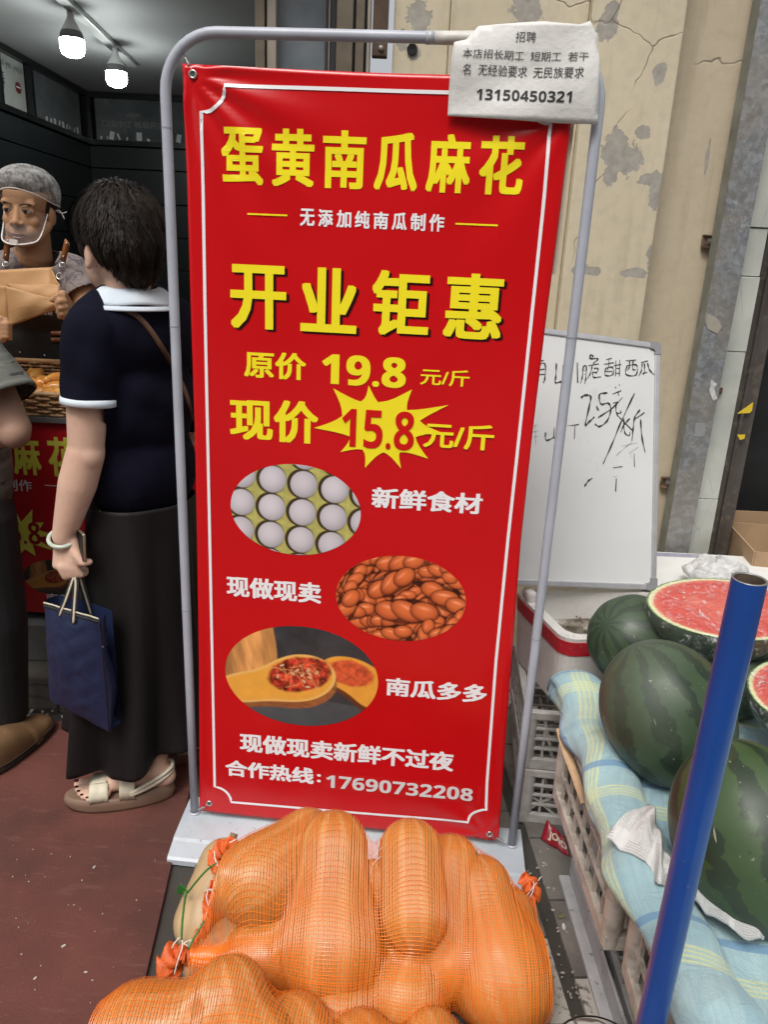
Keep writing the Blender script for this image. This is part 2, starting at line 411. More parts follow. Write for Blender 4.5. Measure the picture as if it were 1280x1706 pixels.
for (z0, z1, dy) in ((.0, .62, 0), (.622, 1.18, .002), (1.182, 1.44, 0), (1.443, 1.60, .008), (1.604, 2.3, .003), (2.303, 3.1, 0), (3.103, 4.1, .002)):
    b = MB(); b.box(((xm0+xm1)/2, 2.822+dy, (z0+z1)/2), (xm1-xm0, .03, z1-z0), bev=.002); b.build('marble_slab', M_marble, fac)
b = MB(); b.box((xm0+.115, 2.79, .0), (.01, .01, .01)); 
T = NT('galvanised_steel'); a = T.vor(55, out='Color'); sp_ = T.n('SeparateColor'); T.l(a, sp_.inputs[0])
c = T.ramp(sp_.outputs[0], [(0., (.24, .26, .28)), (1., (.36, .38, .40))]); dk = T.ramp(T.noise(38, 7, .75), [(.47, 0.), (.56, .7)]); c = T.mix(dk, c, (.21, .20, .185))
P = T.sep(); up_ = T.ramp(P[2], [(.0, 0.), (1., 1.)])
c = T.mix(T.math('MULTIPLY', T.ramp(T.noise(5, 5), [(.45, 0.), (.6, 1.)]), .35), c, (.34, .29, .22))
T.set(Base_Color=c, Metallic=.45, Roughness=T.ramp(sp_.outputs[1], [(0., .42), (1., .6)])); T.bump(T.noise(60, 4), .2, .001); M_galv = T.m
M_galvs = mat('aged_zinc_side', (.25, .26, .23), .6, .3, var=.3, vs=12, bump=.2)
tr = empty('cable_trunking', (1.1, 2.8, .0), 'tall spangled galvanised steel cable trunking fixed to the wall beside the marble strip', 'cable trunking')
tx0 = at_y(1210, 340, 2.73).x; tx1 = at_y(1259, 340, 2.73).x; tx0b = at_y(1108, 917, 2.73).x; tx1b = at_y(1149, 917, 2.73).x
zt = at_y(1210, 340, 2.73).z; zb = at_y(1108, 917, 2.73).z
def tx(a, b, z): return b+(a-b)*(z-zb)/(zt-zb)
z0, z1 = .15, 3.6
def quadbox(mb, x0a, x1a, x0b_, x1b_, ya, yb, z0, z1):
    vs = [(x0a, ya, z0), (x1a, ya, z0), (x1a, yb, z0), (x0a, yb, z0), (x0b_, ya, z1), (x1b_, ya, z1), (x1b_, yb, z1), (x0b_, yb, z1)]
    mb.add(vs, [(3, 2, 1, 0), (4, 5, 6, 7), (0, 1, 5, 4), (1, 2, 6, 5), (2, 3, 7, 6), (3, 0, 4, 7)])
mb = MB(); quadbox(mb, tx(tx0, tx0b, z0), tx(tx1, tx1b, z0), tx(tx0, tx0b, z1), tx(tx1, tx1b, z1), 2.732, 2.74, z0, z1); mb.build('front_cover', M_galv, tr)
mb = MB(); quadbox(mb, tx(tx0, tx0b, z0)+.002, tx(tx1, tx1b, z0)-.002, tx(tx0, tx0b, z1)+.002, tx(tx1, tx1b, z1)-.002, 2.7405, 2.805, z0, z1); mb.build('side_channel', M_galvs, tr)
M_tape = mat('clear_tape', (.55, .55, .55), .12, var=.3, vs=60, bump=.8, bs=90, bd=.003)
def wallpatch(name, poly, Y, m, parent, th=.0015):
    P3 = [at_y(u, v, Y) for u, v in poly]; mb = MB(); n = len(P3)
    mb.add([p for p in P3]+[p+Vector((0, th, 0)) for p in P3], [tuple(range(n)), tuple(range(2*n-1, n-1, -1))]+[(i, (i+1) % n, n+(i+1) % n, n+i) for i in range(n)])
    return mb.build(name, m, parent)
wallpatch('tape_scrap', [(1180, 522), (1196, 530), (1204, 545), (1196, 556), (1180, 548), (1176, 535)], 2.7302, mat('old_tape', (.34, .31, .26), .35, var=.2), tr)
wallpatch('tape_scrap', [(1186, 632), (1196, 640), (1191, 648), (1196, 664), (1189, 668), (1183, 652)], 2.7302, M_tape, tr)
wallpatch('tape_scrap', [(1160, 705), (1178, 704), (1174, 728), (1157, 727)], 2.7302, mat('old_tape2', (.27, .28, .28), .5, var=.2), tr)
# rusty brackets
M_rust = mat('rusty_steel', (.20, .13, .09), .7, .5, var=.5, vs=40, bump=.6, bs=150)
M_zinc = mat('bolt_zinc', (.42, .40, .37), .4, .8)
for (u, v, lab) in ((1182, 402, 'small rusty bracket with bolt beside the trunking, upper of the two'), (1112, 803, 'small rusty bracket with bolt beside the whiteboard edge, lower of the two')):
    c = at_y(u, v, 2.82); br = empty('wall_bracket', c, lab, 'bracket', 'brackets holding the trunking')
    mb = MB(); mb.box(c+Vector((.005, 0, 0)), (.06, .006, .042), bev=.001); mb.box(c+Vector((.033, -.018, 0)), (.006, .036, .042), bev=.001)
    mb.box(c+Vector((0, -.008, .019)), (.045, .012, .004)); mb.box(c+Vector((0, -.008, -.019)), (.045, .012, .004)); mb.build('plate', M_rust, br)
    mb = MB(); mb.lathe([(.0001, -.02), (.006, -.02), (.006, -.012), (.010, -.012), (.010, -.003), (.0145, -.003), (.0145, 0)], c+Vector((.006, -.002, 0)), 12, axis=(0, 1, 0)); mb.build('bolt', M_zinc, br, False)
# dark smudge over the top bracket, electrical remains
b = MB(); c = at_y(1201, 651, 2.80); b.box(c, (.014, .008, .024), bev=.001); o = b.build('metal_clip', M_rust, fac)
# dark steel jamb with torn yellow tape
T = NT('brown_steel_jamb'); c = T.ramp(T.noise(6, 6, co=T.mapping((1, 1, .5))), [(.3, (.10, .085, .075)), (.7, (.19, .17, .155))])
c = T.mix(T.ramp(T.noise(30, 5), [(.55, 0.), (.68, .7)]), c, (.26, .22, .18)); T.set(Base_Color=c, Metallic=.6, Roughness=.38); T.bump(T.noise(25, 4), .2, .001); M_jamb = T.m
jb = empty('steel_door_jamb', (1.3, 2.85, 0), 'dull brown steel door jamb with scraps of yellow tape right of the marble strip', 'door jamb')
jx = lambda u, v: at_y(u, v, 2.80)
ja, jb1, jc, jd = jx(1265, 491), jx(1180, 930), jx(1236, 710), jx(1205, 930)
kx = (ja.x-jb1.x)/(ja.z-jb1.z)
xL = lambda z: xm1+.002
wj = .075
mb = MB(); mb.box((xm1+.002+wj/2, 2.835, 2.0), (wj, .05, 4.2), bev=.003); mb.box((xm1+.002+wj*.3, 2.803, 2.0), (.012, .014, 4.2)); mb.build('post', M_jamb, jb)
M_yel = mat('yellow_tape', (.72, .52, .04), .45, var=.1)
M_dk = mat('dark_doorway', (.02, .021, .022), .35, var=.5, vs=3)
def jambpatch(poly, Y=2.809):
    wallpatch('tape_scrap', poly, Y, M_yel, jb, .0006)
jambpatch([(1256, 670), (1229, 689), (1250, 688), (1254, 684)], 2.7945)
jambpatch([(1229, 724), (1243, 724), (1241, 731), (1234, 733)], 2.7945)
dx0 = xm1+.002+wj
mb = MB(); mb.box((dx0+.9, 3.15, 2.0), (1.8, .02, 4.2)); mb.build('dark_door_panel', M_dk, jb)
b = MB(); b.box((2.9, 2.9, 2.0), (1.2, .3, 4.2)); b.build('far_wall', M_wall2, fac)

# ================================================================== window frame and opening jambs behind the stand
M_al = mat('brown_aluminium', (.20, .165, .125), .4, .6, var=.15, vs=20)
M_aldark = mat('dark_window_seal', (.03, .03, .035), .4)
M_alight = mat('champagne_aluminium', (.45, .40, .33), .35, .5, var=.1, vs=20)
M_wood = mat('weathered_wood', (.075, .045, .028), .75, var=.4, vs=14, bump=.5, bs=60)
T = NT('window_glass_film'); c = T.ramp(T.noise(5, 3), [(.3, (.14, .17, .19)), (.7, (.30, .34, .36))]); T.set(Base_Color=c, Roughness=.08); M_wglass = T.m
wf = empty('window', (-.3, 2.75, 0), 'tall narrow window in brown metal frame left of the cream wall above the banner', 'window')
WYf = 2.74
def vstrip(u0, u1, y0, dy, m, name, v=60):
    a = at_y(u0, v, y0).x; b_ = at_y(u1, v, y0).x
    mb = MB(); mb.box(((a+b_)/2, y0+dy/2, 2.1), (b_-a, dy, 4.2), bev=.002); return mb.build(name, m, wf)
vstrip(425, 441, 2.70, .08, M_al, 'frame_bar'); vstrip(441.5, 444, 2.72, .08, M_aldark, 'seal'); vstrip(444.5, 460, 2.71, .08, M_alight, 'frame_bar')
vstrip(461, 541, 2.76, .01, M_wglass, 'pane'); vstrip(541.5, 547, 2.72, .07, M_aldark, 'seal'); vstrip(547.5, 549.5, 2.715, .07, M_alight, 'frame_bar')
vstrip(550, 560, 2.72, .06, M_aldark, 'seal'); vstrip(560.5, 588, 2.70, .08, M_al, 'frame_bar'); vstrip(588.5, 592, 2.72, .05, M_aldark, 'seal'); vstrip(592.5, 607, 2.71, .08, M_al, 'frame_bar')
vstrip(607.5, 611, 2.73, .05, M_aldark, 'seal'); vstrip(611.5, 617, 2.715, .08, M_alight, 'frame_bar')
a = at_y(621, 60, 2.73); b_ = at_y(645, 98, 2.73)
brk = empty('timber_batten', (a.x, 2.72, a.z), 'dark weathered wooden batten fixed with a screw to the wall above the banner', 'batten')
mb = MB(); mb.box(((a.x+b_.x)/2, 2.72, (b_.z+4.2)/2), (abs(b_.x-a.x), .035, 4.2-b_.z), bev=.003); mb.build('plank', M_wood, brk)
mb = MB(); c = at_y(635, 80, 2.70); mb.lathe([(.0001, -.006), (.006, -.005), (.009, 0), (.009, .003)], c, 12, axis=(0, 1, 0)); mb.build('screw', M_zinc, brk)
mb = MB(); c = at_y(687, 82, 2.735); mb.lathe([(.0001, -.001), (.009, -.003), (.016, -.004), (.017, .002)], c, 14, axis=(0, 1, 0)); mb.build('anchor_hole', mat('hole_black', (.01, .01, .01), .9), fac)

# ================================================================== shop interior (left)
LX, BY, CZ = -2.05, 5.45, 2.40; SXR = at_y(425, 60, 2.75).x
M_ceil = mat('shop_ceiling_white', (.50, .51, .51), .75, var=.04, spec=.2)
M_blk = mat('charcoal_panel', (.018, .022, .024), .42, var=.25, vs=3, bump=.1, bs=40)
M_blkframe = mat('black_frame', (.01, .01, .011), .35)
T = NT('shop_floor'); T.set(Base_Color=T.ramp(T.noise(8, 4), [(.3, (.10, .09, .08)), (.7, (.16, .15, .13))]), Roughness=.5); M_sf = T.m
sh = empty('shop_room', (-1.3, 4, 0), 'shop room with white ceiling and black panelled walls behind the server', 'shop')
mb = MB(); mb.box(((LX-.1+SXR+.1)/2, 4.05, CZ+.03), (SXR-LX+.4, 3.0, .06)); mb.build('ceiling', M_ceil, sh)
mb = MB(); mb.box(((LX+SXR)/2, 4.1, .24), (SXR-LX+.3, 2.9, .06)); mb.build('floor', M_sf, sh)
# wall panels: wide horizontal boards with grooves
zs = [.27, .48, .69, .90, 1.11, 1.32, 1.53, 1.74, 1.95, 2.085]
for i in range(len(zs)-1):
    h = zs[i+1]-zs[i]-.006; zc = (zs[i]+zs[i+1])/2
    mb = MB(); mb.box((LX-.02, 4.02, zc), (.04, 2.85, h), bev=.003); mb.build('panel', M_blk, sh)
    mb = MB(); mb.box(((LX+SXR+.2)/2, BY+.02, zc), (SXR-LX+.2, .04, h), bev=.003); mb.build('panel', M_blk, sh)
mb = MB(); mb.box((LX-.045, 4.05, 1.3), (.01, 3.0, 2.6)); mb.box(((LX+SXR)/2, BY+.045, 1.3), (SXR-LX+.4, .01, 2.6)); mb.box((SXR+.03, 4.1, 1.3), (.05, 2.7, 2.6)); mb.build('backing_wall', M_blkframe, sh)
# clerestory strip: frames and glazed panes
T = NT('smoky_pane'); c = T.ramp(T.noise(2.6, 5, co=T.mapping((1, 1, 2))), [(.35, (.09, .10, .105)), (.7, (.20, .21, .215))])
c = T.mix(T.ramp(T.noise(14, 6, .7, co=T.mapping((1, 1, .6))), [(.6, 0.), (.72, .35)]), c, (.40, .43, .43)); T.set(Base_Color=c, Roughness=.12); M_smk = T.m
M_post = mat('pale_poster', (.42, .43, .40), .35, var=.2, vs=5)
zt0, zt1 = 2.115, 2.365
for y0, y1, m in ((2.8, 3.55, M_post), (3.6, 4.245, M_post), (4.29, 4.60, M_post), (4.65, 5.36, M_smk)):
    mb = MB(); mb.box((LX-.015, (y0+y1)/2, (zt0+zt1)/2), (.008, y1-y0, zt1-zt0)); mb.build('pane', m, sh)
for x0, x1 in ((-2.0, -1.32), (-1.27, -.55)):
    mb = MB(); mb.box(((x0+x1)/2, BY+.015, (zt0+zt1)/2), (x1-x0, .008, zt1-zt0)); mb.build('pane', M_smk, sh)
mb = MB()
mb.box((LX, 4.1, zt0-.012), (.05, 2.7, .03)); mb.box((LX, 4.1, zt1+.016), (.05, 2.7, .032)); mb.box(((LX+SXR)/2, BY, zt0-.012), (SXR-LX, .05, .03)); mb.box(((LX+SXR)/2, BY, zt1+.016), (SXR-LX, .05, .032))
for y_ in (3.575, 4.265, 4.625): mb.box((LX, y_, 2.24), (.05, .03, .25))
mb.box((LX+.005, BY-.005, 2.24), (.06, .06, .28)); mb.box((-1.295, BY, 2.24), (.03, .05, .25)); mb.build('window_frame', M_blkframe, sh)
# writing on the clerestory glass, and its bright reflections painted as white shapes
M_ink = mat('poster_ink', (.05, .05, .06), .5); M_whitemark = mat('white_print_and_reflection', (.75, .77, .77), .5); M_redp = mat('red_logo', (.16, .03, .03), .5)
fL = lambda x, z: Vector((LX-.0095, x, z)); fB = lambda x, z: Vector((x, BY+.0095, z))
lettering(sh, '春', (4.30, 4.375, 2.20, 2.285), fL, M_ink, .01)
lettering(sh, '.ltd yet .yetid', (4.32, 4.58, 2.30, 2.345), fL, mat('grey_print', (.2, .21, .2), .5), .01)
mb = MB(); mb.add([fL(4.52+.035*cos(a), 2.235+.028*sin(a)) for a in np.linspace(0, 2*pi, 24, endpoint=False)], [tuple(range(24))]); mb.build('logo', M_redp, sh)
mb = MB(); mb.box((LX-.0085, 4.52, 2.237), (.003, .045, .006)); mb.build('logo_bar', M_whitemark, sh)
mb = MB()
for i in range(9):
    p = fL(4.85+i*.055+rr.uniform(-.01, .01), 2.13+rr.uniform(0, .02)); mb.box(p, (.002, rr.uniform(.008, .03), rr.uniform(.015, .045)), rot=Matrix.Rotation(rr.uniform(-.5, .5), 3, 'X'))
for x_, w2, h_ in ((-1.90, .03, .05), (-1.855, .012, .04), (-1.80, .01, .02), (-1.72, .035, .05), (-1.97, .01, .02), (-1.93, .006, .02), (-1.46, .03, .05), (-1.66, .02, .015)):
    mb.box(fB(x_, 2.13+h_/2-.005), (w2, .002, h_), rot=Matrix.Rotation(rr.uniform(-.4, .4), 3, 'Y'))
mb.build('painted_reflections', M_whitemark, sh)
lettering(sh, '口田巾江 格局开次', (-1.96, -1.55, 2.20, 2.24), fB, mat('dim_print', (.24, .25, .25), .4), .015)
lettering(sh, 'VIEW', (-1.80, -1.71, 2.262, 2.285), fB, mat('dim_print', (.3, .25, .25), .4), .01)
# track and bulbs
ta = at_z(112, 0, CZ); tb = at_z(221, 104, CZ); td = (tb-ta).normalized(); ta = ta - td*.9
trk = empty('lamp_track', ta, 'slim white light track on the shop ceiling carrying two big bulbs', 'light track')
M_wplast = mat('white_plastic', (.62, .63, .62), .35, var=.03); M_gplast = mat('grey_bulb_collar', (.13, .13, .13), .5)
mb = MB(); mid = (ta+tb)/2; mb.box(mid-Vector((0, 0, .012)), (.05, (tb-ta).length, .022), rot=math.atan2(td.y, td.x)-pi/2, bev=.003); mb.build('rail', M_wplast, trk)
TE = NT('lit_bulb_glass'); TE.set(Base_Color=(.9, .9, .9)); TE.b.inputs['Emission Color'].default_value = (.93, 1, .97, 1); TE.b.inputs['Emission Strength'].default_value = 52; M_bulb = TE.m
for nm, (u, v) in (('lit white bulb hanging from the ceiling track, nearer and larger of the two', (116, 18)), ('lit white bulb hanging from the ceiling track, farther and smaller of the two', (191, 80))):
    c = at_z(u, v, CZ-.025); L = empty('ceiling_bulb', c, nm, 'light bulb', 'lit bulbs on the shop ceiling track')
    mb = MB(); mb.lathe([(.0001, 0), (.015, 0), (.016, -.02), (.019, -.035), (.037, -.068), (.047, -.085)], c, 28); mb.build('socket', M_wplast, L, True)
    mb = MB(); mb.lathe([(.047, -.085), (.053, -.098), (.0565, -.120)], c, 28); mb.build('collar', M_gplast, L, True)
    mb = MB(); mb.lathe([(.0565, -.120), (.0575, -.143), (.056, -.165), (.048, -.183), (.030, -.193), (.0001, -.197)], c, 28); mb.build('diffuser', M_bulb, L, True); L.scale = (.88,)*3

# kerb step under the kiosk
T = NT('grubby_step_stone'); c = T.ramp(T.noise(4, 6), [(.3, (.07, .063, .052)), (.7, (.17, .155, .13))]); c = T.mix(T.ramp(T.noise(14, 5, co=T.mapping((.6, 1, 4))), [(.5, 0.), (.65, .8)]), c, (.055, .048, .04))
T.set(Base_Color=c, Roughness=.8); T.bump(T.noise(30, 6), .7, .006); M_step = T.m
st = empty('shop_step', (-1.2, 2.3, 0), 'grimy stone step below the red counter poster at the carpet edge', 'step')
for (x0, x1, dz) in ((-2.1, -1.42, 0), (-1.415, -1.03, .004), (-1.025, -.48, -.003)):
    mb = MB(); mb.box(((x0+x1)/2, 2.45, .055), (x1-x0, .66, .13+dz), bev=.008); mb.build('stone', M_step, st)
    mb = MB(); mb.box(((x0+x1)/2+.03, 2.55, .19), (x1-x0, .66, .13+dz), bev=.006); mb.build('stone', mat('concrete_upper_step', (.19, .19, .18), .8, var=.35, vs=8, bump=.5), st)
mb = MB()
for i in range(40):
    x = rr.uniform(-1.25, -.7); mb.box((x, 2.095+rr.uniform(-.03, .015), .011), (rr.uniform(.004, .018), rr.uniform(.003, .01), .004), rot=rr.uniform(0, 3))
o = mb.build('litter_crumbs', mat('crumbs', (.5, .47, .42), .8)); tag(o, 'white crumbs of litter along the foot of the stone step', 'litter', kind='stuff')
mb = MB()
for i in range(42):
    p = at_z(rr.uniform(20, 300), rr.uniform(1400, 1690), .0095)
    if p.x > -.5: continue
    s_ = rr.uniform(.0006, .0018)*(2.5 if rr.random() < .12 else 1); mb.box(p, (s_*2, s_, .002), rot=rr.uniform(0, 3))
tag(mb.build('carpet_crumbs', mat('crumbs', (.5, .47, .42), .8)), 'tiny pale specks scattered on the red-brown carpet', 'litter', kind='stuff')

# ================================================================== unseen buildings added across the street to cut skylight and darken reflections
M_opp = mat('added_block_render', (.20, .19, .175), .8, var=.2, vs=.6); M_oppw = mat('added_block_glass', (.03, .035, .04), .1); M_oppf = mat('added_block_frame', (.4, .4, .38), .5)
for bx_, w_, h_, yy, lab in ((-9, 13, 11, -15, 'plain grey four storey building across the street, left as seen from its own door'), (5, 14, 13, -16, 'plain grey taller building across the street, middle of the row'), (19, 12, 10, -15, 'plain grey low building across the street, right end of the row')):
    ob = empty('added_sky_block', (bx_, yy, 0), lab, 'building', 'buildings across the street')
    mb = MB(); mb.box((bx_, yy-4, h_/2), (w_, 8, h_)); mb.build('wall', M_opp, ob)
    for fl_ in range(int(h_/2.9)):
        for k in range(int(w_/2.6)):
            x = bx_-w_/2+1.4+k*2.6; z = 1.9+fl_*2.9; mb = MB(); mb.box((x, yy+.01, z), (1.4, .06, 1.5)); o = mb.build('window', M_oppf, ob); mb = MB(); mb.box((x, yy+.05, z), (1.2, .03, 1.3)); mb.build('pane', M_oppw, o)
# ================================================================== banner stand
BA = Vector((-.4615, 1.6414, 0)); YAW = -.078
BX = Vector((cos(YAW), sin(YAW), 0)); BN = Vector((-BX.y, BX.x, 0))   # BN points away from the street
def bw(x, z, y=0.): return BA + BX*x + BN*y + Vector((0, 0, z))
T = NT('pole_paint'); c = T.ramp(T.noise(12, 5), [(.3, (.38, .40, .46)), (.7, (.46, .48, .54))]); c = T.mix(T.ramp(T.noise(75, 6, .7, co=T.mapping((1, 1, .22))), [(.66, 0.), (.72, .7)]), c, (.20, .19, .18)); T.set(Base_Color=c, Roughness=.36); T.bump(T.noise(150, 3), .08, .0005); M_pole = T.m
T = NT('base_paint'); c = T.ramp(T.noise(5, 6), [(.3, (.42, .47, .52)), (.7, (.56, .60, .64))]); c = T.mix(T.ramp(T.noise(60, 5, .7), [(.63, 0.), (.70, .8)]), c, (.14, .14, .13))
c = T.mix(T.math('MULTIPLY', T.ramp(T.noise(11, 5), [(.5, 0.), (.7, 1.)]), .3), c, (.25, .24, .22)); T.set(Base_Color=c, Roughness=.42); T.bump(T.noise(90, 4), .15, .001); M_base = T.m
M_chrome = mat('spring_steel', (.5, .5, .5), .25, .95)
stand = empty('banner_stand', BA, 'grey tubular stand with rounded top and pale metal base holding the red banner', 'banner stand')
W = .829; R_ = .0105; Hh = 1.826
pts = [bw(0, .022)]+[bw(0, z) for z in (.4, .85, 1.3, 1.62)]
cr_ = .105
pts += [bw(cr_-cr_*cos(a), Hh-cr_+cr_*sin(a)) for a in np.linspace(0, pi/2, 10)]
pts += [bw(x, Hh) for x in (.25, .41, .6)]
pts += [bw(W-cr_+cr_*sin(a), Hh-cr_+cr_*cos(a)) for a in np.linspace(0, pi/2, 10)]
pts += [bw(W, z) for z in (1.62, 1.3, .85, .4, .022)]
mb = MB(); mb.tube(pts, R_, 16); mb.build('tube_frame', M_pole, stand, True)
M_jr = mat('joint_grey', (.28, .29, .33), .5)
for x, z in ((0, .62), (0, 1.66), (W, .62), (W, 1.3), (0, 1.28)): mb = MB(); mb.tube([bw(x, z-.0012), bw(x, z+.0012)], R_+.0006, 16); mb.build('joint_ring', M_jr, stand)
for x, z in ((0, .036), (W, .036)): mb = MB(); mb.lathe([(R_+.004, -.006), (R_+.004, 0), (R_+.0005, .003)], bw(x, z), 16); mb.build('socket_collar', M_pole, stand)

# folded sheet base: flat top, sloped front lip
prof = [(-.150, .0), (-.150, .012), (-.143, .017), (-.108, .027), (-.10, .0295), (.165, .0295), (.175, .027), (.175, .0)]
prof = [(-.150, .0), (-.150, .014), (-.144, .019), (-.100, .027), (-.092, .031), (.055, .031), (.065, .028), (.065, .0)]
def base_pt(u, v):
    x0, x1 = -.105, W+.035
    i = v*(len(prof)-1); k = min(int(i), len(prof)-2); t = i-k
    y = prof[k][0]*(1-t)+prof[k+1][0]*t; z = prof[k][1]*(1-t)+prof[k+1][1]*t
    t2 = (y+.150)/.215
    xa = -.020-.012*min(1, t2); xb = W+.028
    return bw(xa+(xb-xa)*u, z + .0015*vnoise(u*9, v*3), y)
mb = MB(); mb.grid(base_pt, 40, len(prof)); n_ = 40
ends = [[j*n_ for j in range(len(prof))], [j*n_+n_-1 for j in range(len(prof))][::-1]]
mb.f += [tuple(e) for e in ends]; mb.mi += [0, 0]
o = mb.build('base_plate', M_base, stand, False)

# ------------------------------------------------------------------ printed banner
BXO = -.012    # sheet hangs just in front of the frame plane
xl = lambda z: float(np.interp(z, [.0515, .4865, .7995, 1.081, 1.336, 1.567, 1.77], [.018, .0302, .036, .0398, .0406, .0414, .0394]))
xr = lambda z: float(np.interp(z, [.056, .296, .581, .857, 1.10, 1.324, 1.507, 1.688, 1.77], [.7935, .785, .7766, .7690, .7690, .7719, .7763, .779, .781]))
def ydisp(x, z):
    u = x/.8; t = z/1.75
    d = -.006*math.sin(pi*u)*math.sin(pi*min(1, max(0, t))) - .0012*math.sin(x*19+z*5)*(t) 
    r = math.hypot(x-.05, z-1.755)      # pulled creases fanning from the top left eyelet
    if r < .42:
        a = math.atan2(1.755-z, x-.05); fall = max(0, 1-r/.42)
        d += .004*math.sin(a*13+.6)*fall*min(1, r/.06)
    r = math.hypot(x-.77, z-1.7)
    if r < .5:
        a = math.atan2(1.7-z, .77-x); d += .0026*math.sin(a*9)*max(0, 1-r/.5)*min(1, r/.06)
    r = math.hypot(x-.76, z-.07)
    if r < .3: a = math.atan2(z-.07, .76-x); d += .002*math.sin(a*9)*max(0, 1-r/.3)
    d += .004*math.exp(-((x-.03-.02*math.sin(z*3))/.012)**2)*(.6+.4*math.sin(z*6)) - .003*math.exp(-((x-.765)/.012)**2)
    return d
def sheet(x, z, off=.0009): return bw(x, z, BXO + ydisp(x, z) - off)
T = NT('red_banner_vinyl'); c = T.ramp(T.noise(3, 4), [(.3, (.56, .004, .007)), (.7, (.61, .006, .009))]); T.set(Base_Color=c, Roughness=.24)
T.b.inputs['Specular IOR Level'].default_value = .5
T.bump(T.math('ADD', T.noise(5, 4, co=T.mapping((1.6, 1, .45))), T.math('MULTIPLY', T.noise(38, 3, co=T.mapping((1, 1, .4))), .10)), .22, .012); M_red = T.m
zt_ = lambda u: 1.770+(1.688-1.770)*u if False else None
ban = empty('advertising_banner', bw(.4, .05, BXO), 'tall glossy red advertising banner printed with yellow and white Chinese text and food photos', 'banner')
def bsheet(u, v):
    z0 = .050+.004*u-.006*math.sin(pi*u)*.5
    zl, zr = 1.770, 1.765
    z1 = zl + (zr-zl)*u - .004*math.sin(pi*u)
    z = z0+(z1-z0)*v
    x = xl(z)+(xr(z)-xl(z))*u
    return sheet(x, z, 0)
mb = MB(); mb.grid(bsheet, 110, 220); o = mb.build('sheet', M_red, ban, True); add_solid(o, .0006, 1)
def pmat(name, col, r=.24):
    T = NT(name); T.set(Base_Color=col, Roughness=r); T.b.inputs['Specular IOR Level'].default_value = .42
    T.bump(T.noise(9, 4, co=T.mapping((1.6, 1, .5))), .12, .008); return T.m
M_Y = pmat('yellow_print', (.95, .80, .025)); M_W = pmat('white_banner_print', (.90, .88, .90)); M_K = pmat('black_print', (.03, .005, .005)); M_R2 = pmat('red_print', (.62, .008, .008)); M_G = pmat('pale_sticker_print', (.74, .70, .70))
S1 = lambda x, z: sheet(x, z, .0014); S2 = lambda x, z: sheet(x, z, .0022); S3 = lambda x, z: sheet(x, z, .0030)
# white frame line with scooped corners
def line_strip(path, wd, fn):
    mb = MB(); vs = []; n = len(path)
    for i, p in enumerate(path):
        a = np.array(path[(i-1) % n]); b = np.array(path[(i+1) % n]); t = (b-a)/np.linalg.norm(b-a)
        q = np.array([-t[1], t[0]])*wd/2; vs += [fn(p[0]+q[0], p[1]+q[1]), fn(p[0]-q[0], p[1]-q[1])]
    mb.add(vs, [(2*i, 2*i+1, (2*i+3) % (2*n), (2*i+2) % (2*n)) for i in range(n)]); return mb
def arc(cx, cy, r, a0, a1, n=9): return [(cx+r*cos(a), cy+r*sin(a)) for a in np.linspace(a0, a1, n)]
def seg(a, b, n): return [(a[0]+(b[0]-a[0])*i/n, a[1]+(b[1]-a[1])*i/n) for i in range(1, n)]
L0, L1, Tz, Bz, rc = .075, .742, 1.735, .090, .047
path = arc(L0-.0, Tz, rc, -pi/2, 0) + seg((L0+rc, Tz), (L1-rc, Tz-.002), 24)
path += arc(L1, Tz-.002, rc, pi, 1.5*pi) + [(float(np.interp(z, [.15, .22, .554, .856, 1.1, 1.55, 1.69], [.7535, .7495, .7414, .7405, .7420, .7438, .7410])), z) for z in np.linspace(Tz-rc-.02, Bz+.012+rc+.01, 46)]
path += arc(.7545, Bz+.012, rc*.9, pi/2, pi) + seg((.757-rc, Bz+.012), (.061+rc, Bz), 24)
path += arc(.061, Bz, rc*.9, 0, pi/2) + seg((.061, Bz+rc), (L0, Tz-rc), 48)
line_strip(path, .0065, S2).build('border_line', M_W, ban)
def bold_digits(s): return ''.join(chr(0x1D7EC+int(c)) if c.isdigit() else c for c in s)
def L(s, box, m=M_Y, bold=.02, fn=S1, sp=1., shear=0., par=None): return lettering(par or ban, s, box, fn, m, bold, sp, shear)
def spread(chars, x0, x1, cw, z0, z1, m, bold, fn=S1, dz=0., shear=0.):
    """one line set character by character, all joined as one printed line"""
    mb = MB(); n = len(chars); step = (x1-x0-cw)/(n-1)
    for i, ch in enumerate(chars):
        v, ly, f = text_mesh(ch, bold, 1, shear); lo = v.min(0); hi = v.max(0)
        a = x0+i*step; h0 = z0+dz*i; X = a+(v[:, 0]-lo[0])/(hi[0]-lo[0])*cw; Z = h0+(v[:, 1]-lo[1])/(hi[1]-lo[1])*(z1-z0)
        mb.add([fn(p, q)-BN*(.00004*c) for p, q, c in zip(X, Z, ly)], f)
    return mb.build('lettering', m, ban)
spread('蛋黄南瓜麻花', .112, .700, .084, 1.561, 1.664, M_Y, .030)
spread('无添加纯南瓜制作', .270, .556, .0295, 1.490, 1.522, M_W, .028)
for a, b, z in ((.163, .244, 1.508), (.578, .660, 1.506)): line = MB(); line.add([S1(a, z-.0016), S1(b, z-.0016), S1(b, z+.0016), S1(a, z+.0016)], [(0, 1, 2, 3)]); line.build('dash_line', M_Y, ban)
spread('开业钜惠', .131, .690, .118, 1.281, 1.408, M_K, .028, S1, .001, -.0)
spread('开业钜惠', .126, .684, .117, 1.285, 1.412, M_Y, .029, S2, .001, -.0)
L('原价', (.153, .286, 1.184, 1.240), bold=.026)
L(bold_digits('19.8'), (.320, .497, 1.180, 1.243), bold=.016)
L('元/斤', (.527, .629, 1.190, 1.224), bold=.014)
L('现价', (.120, .314, 1.048, 1.140), bold=.028)
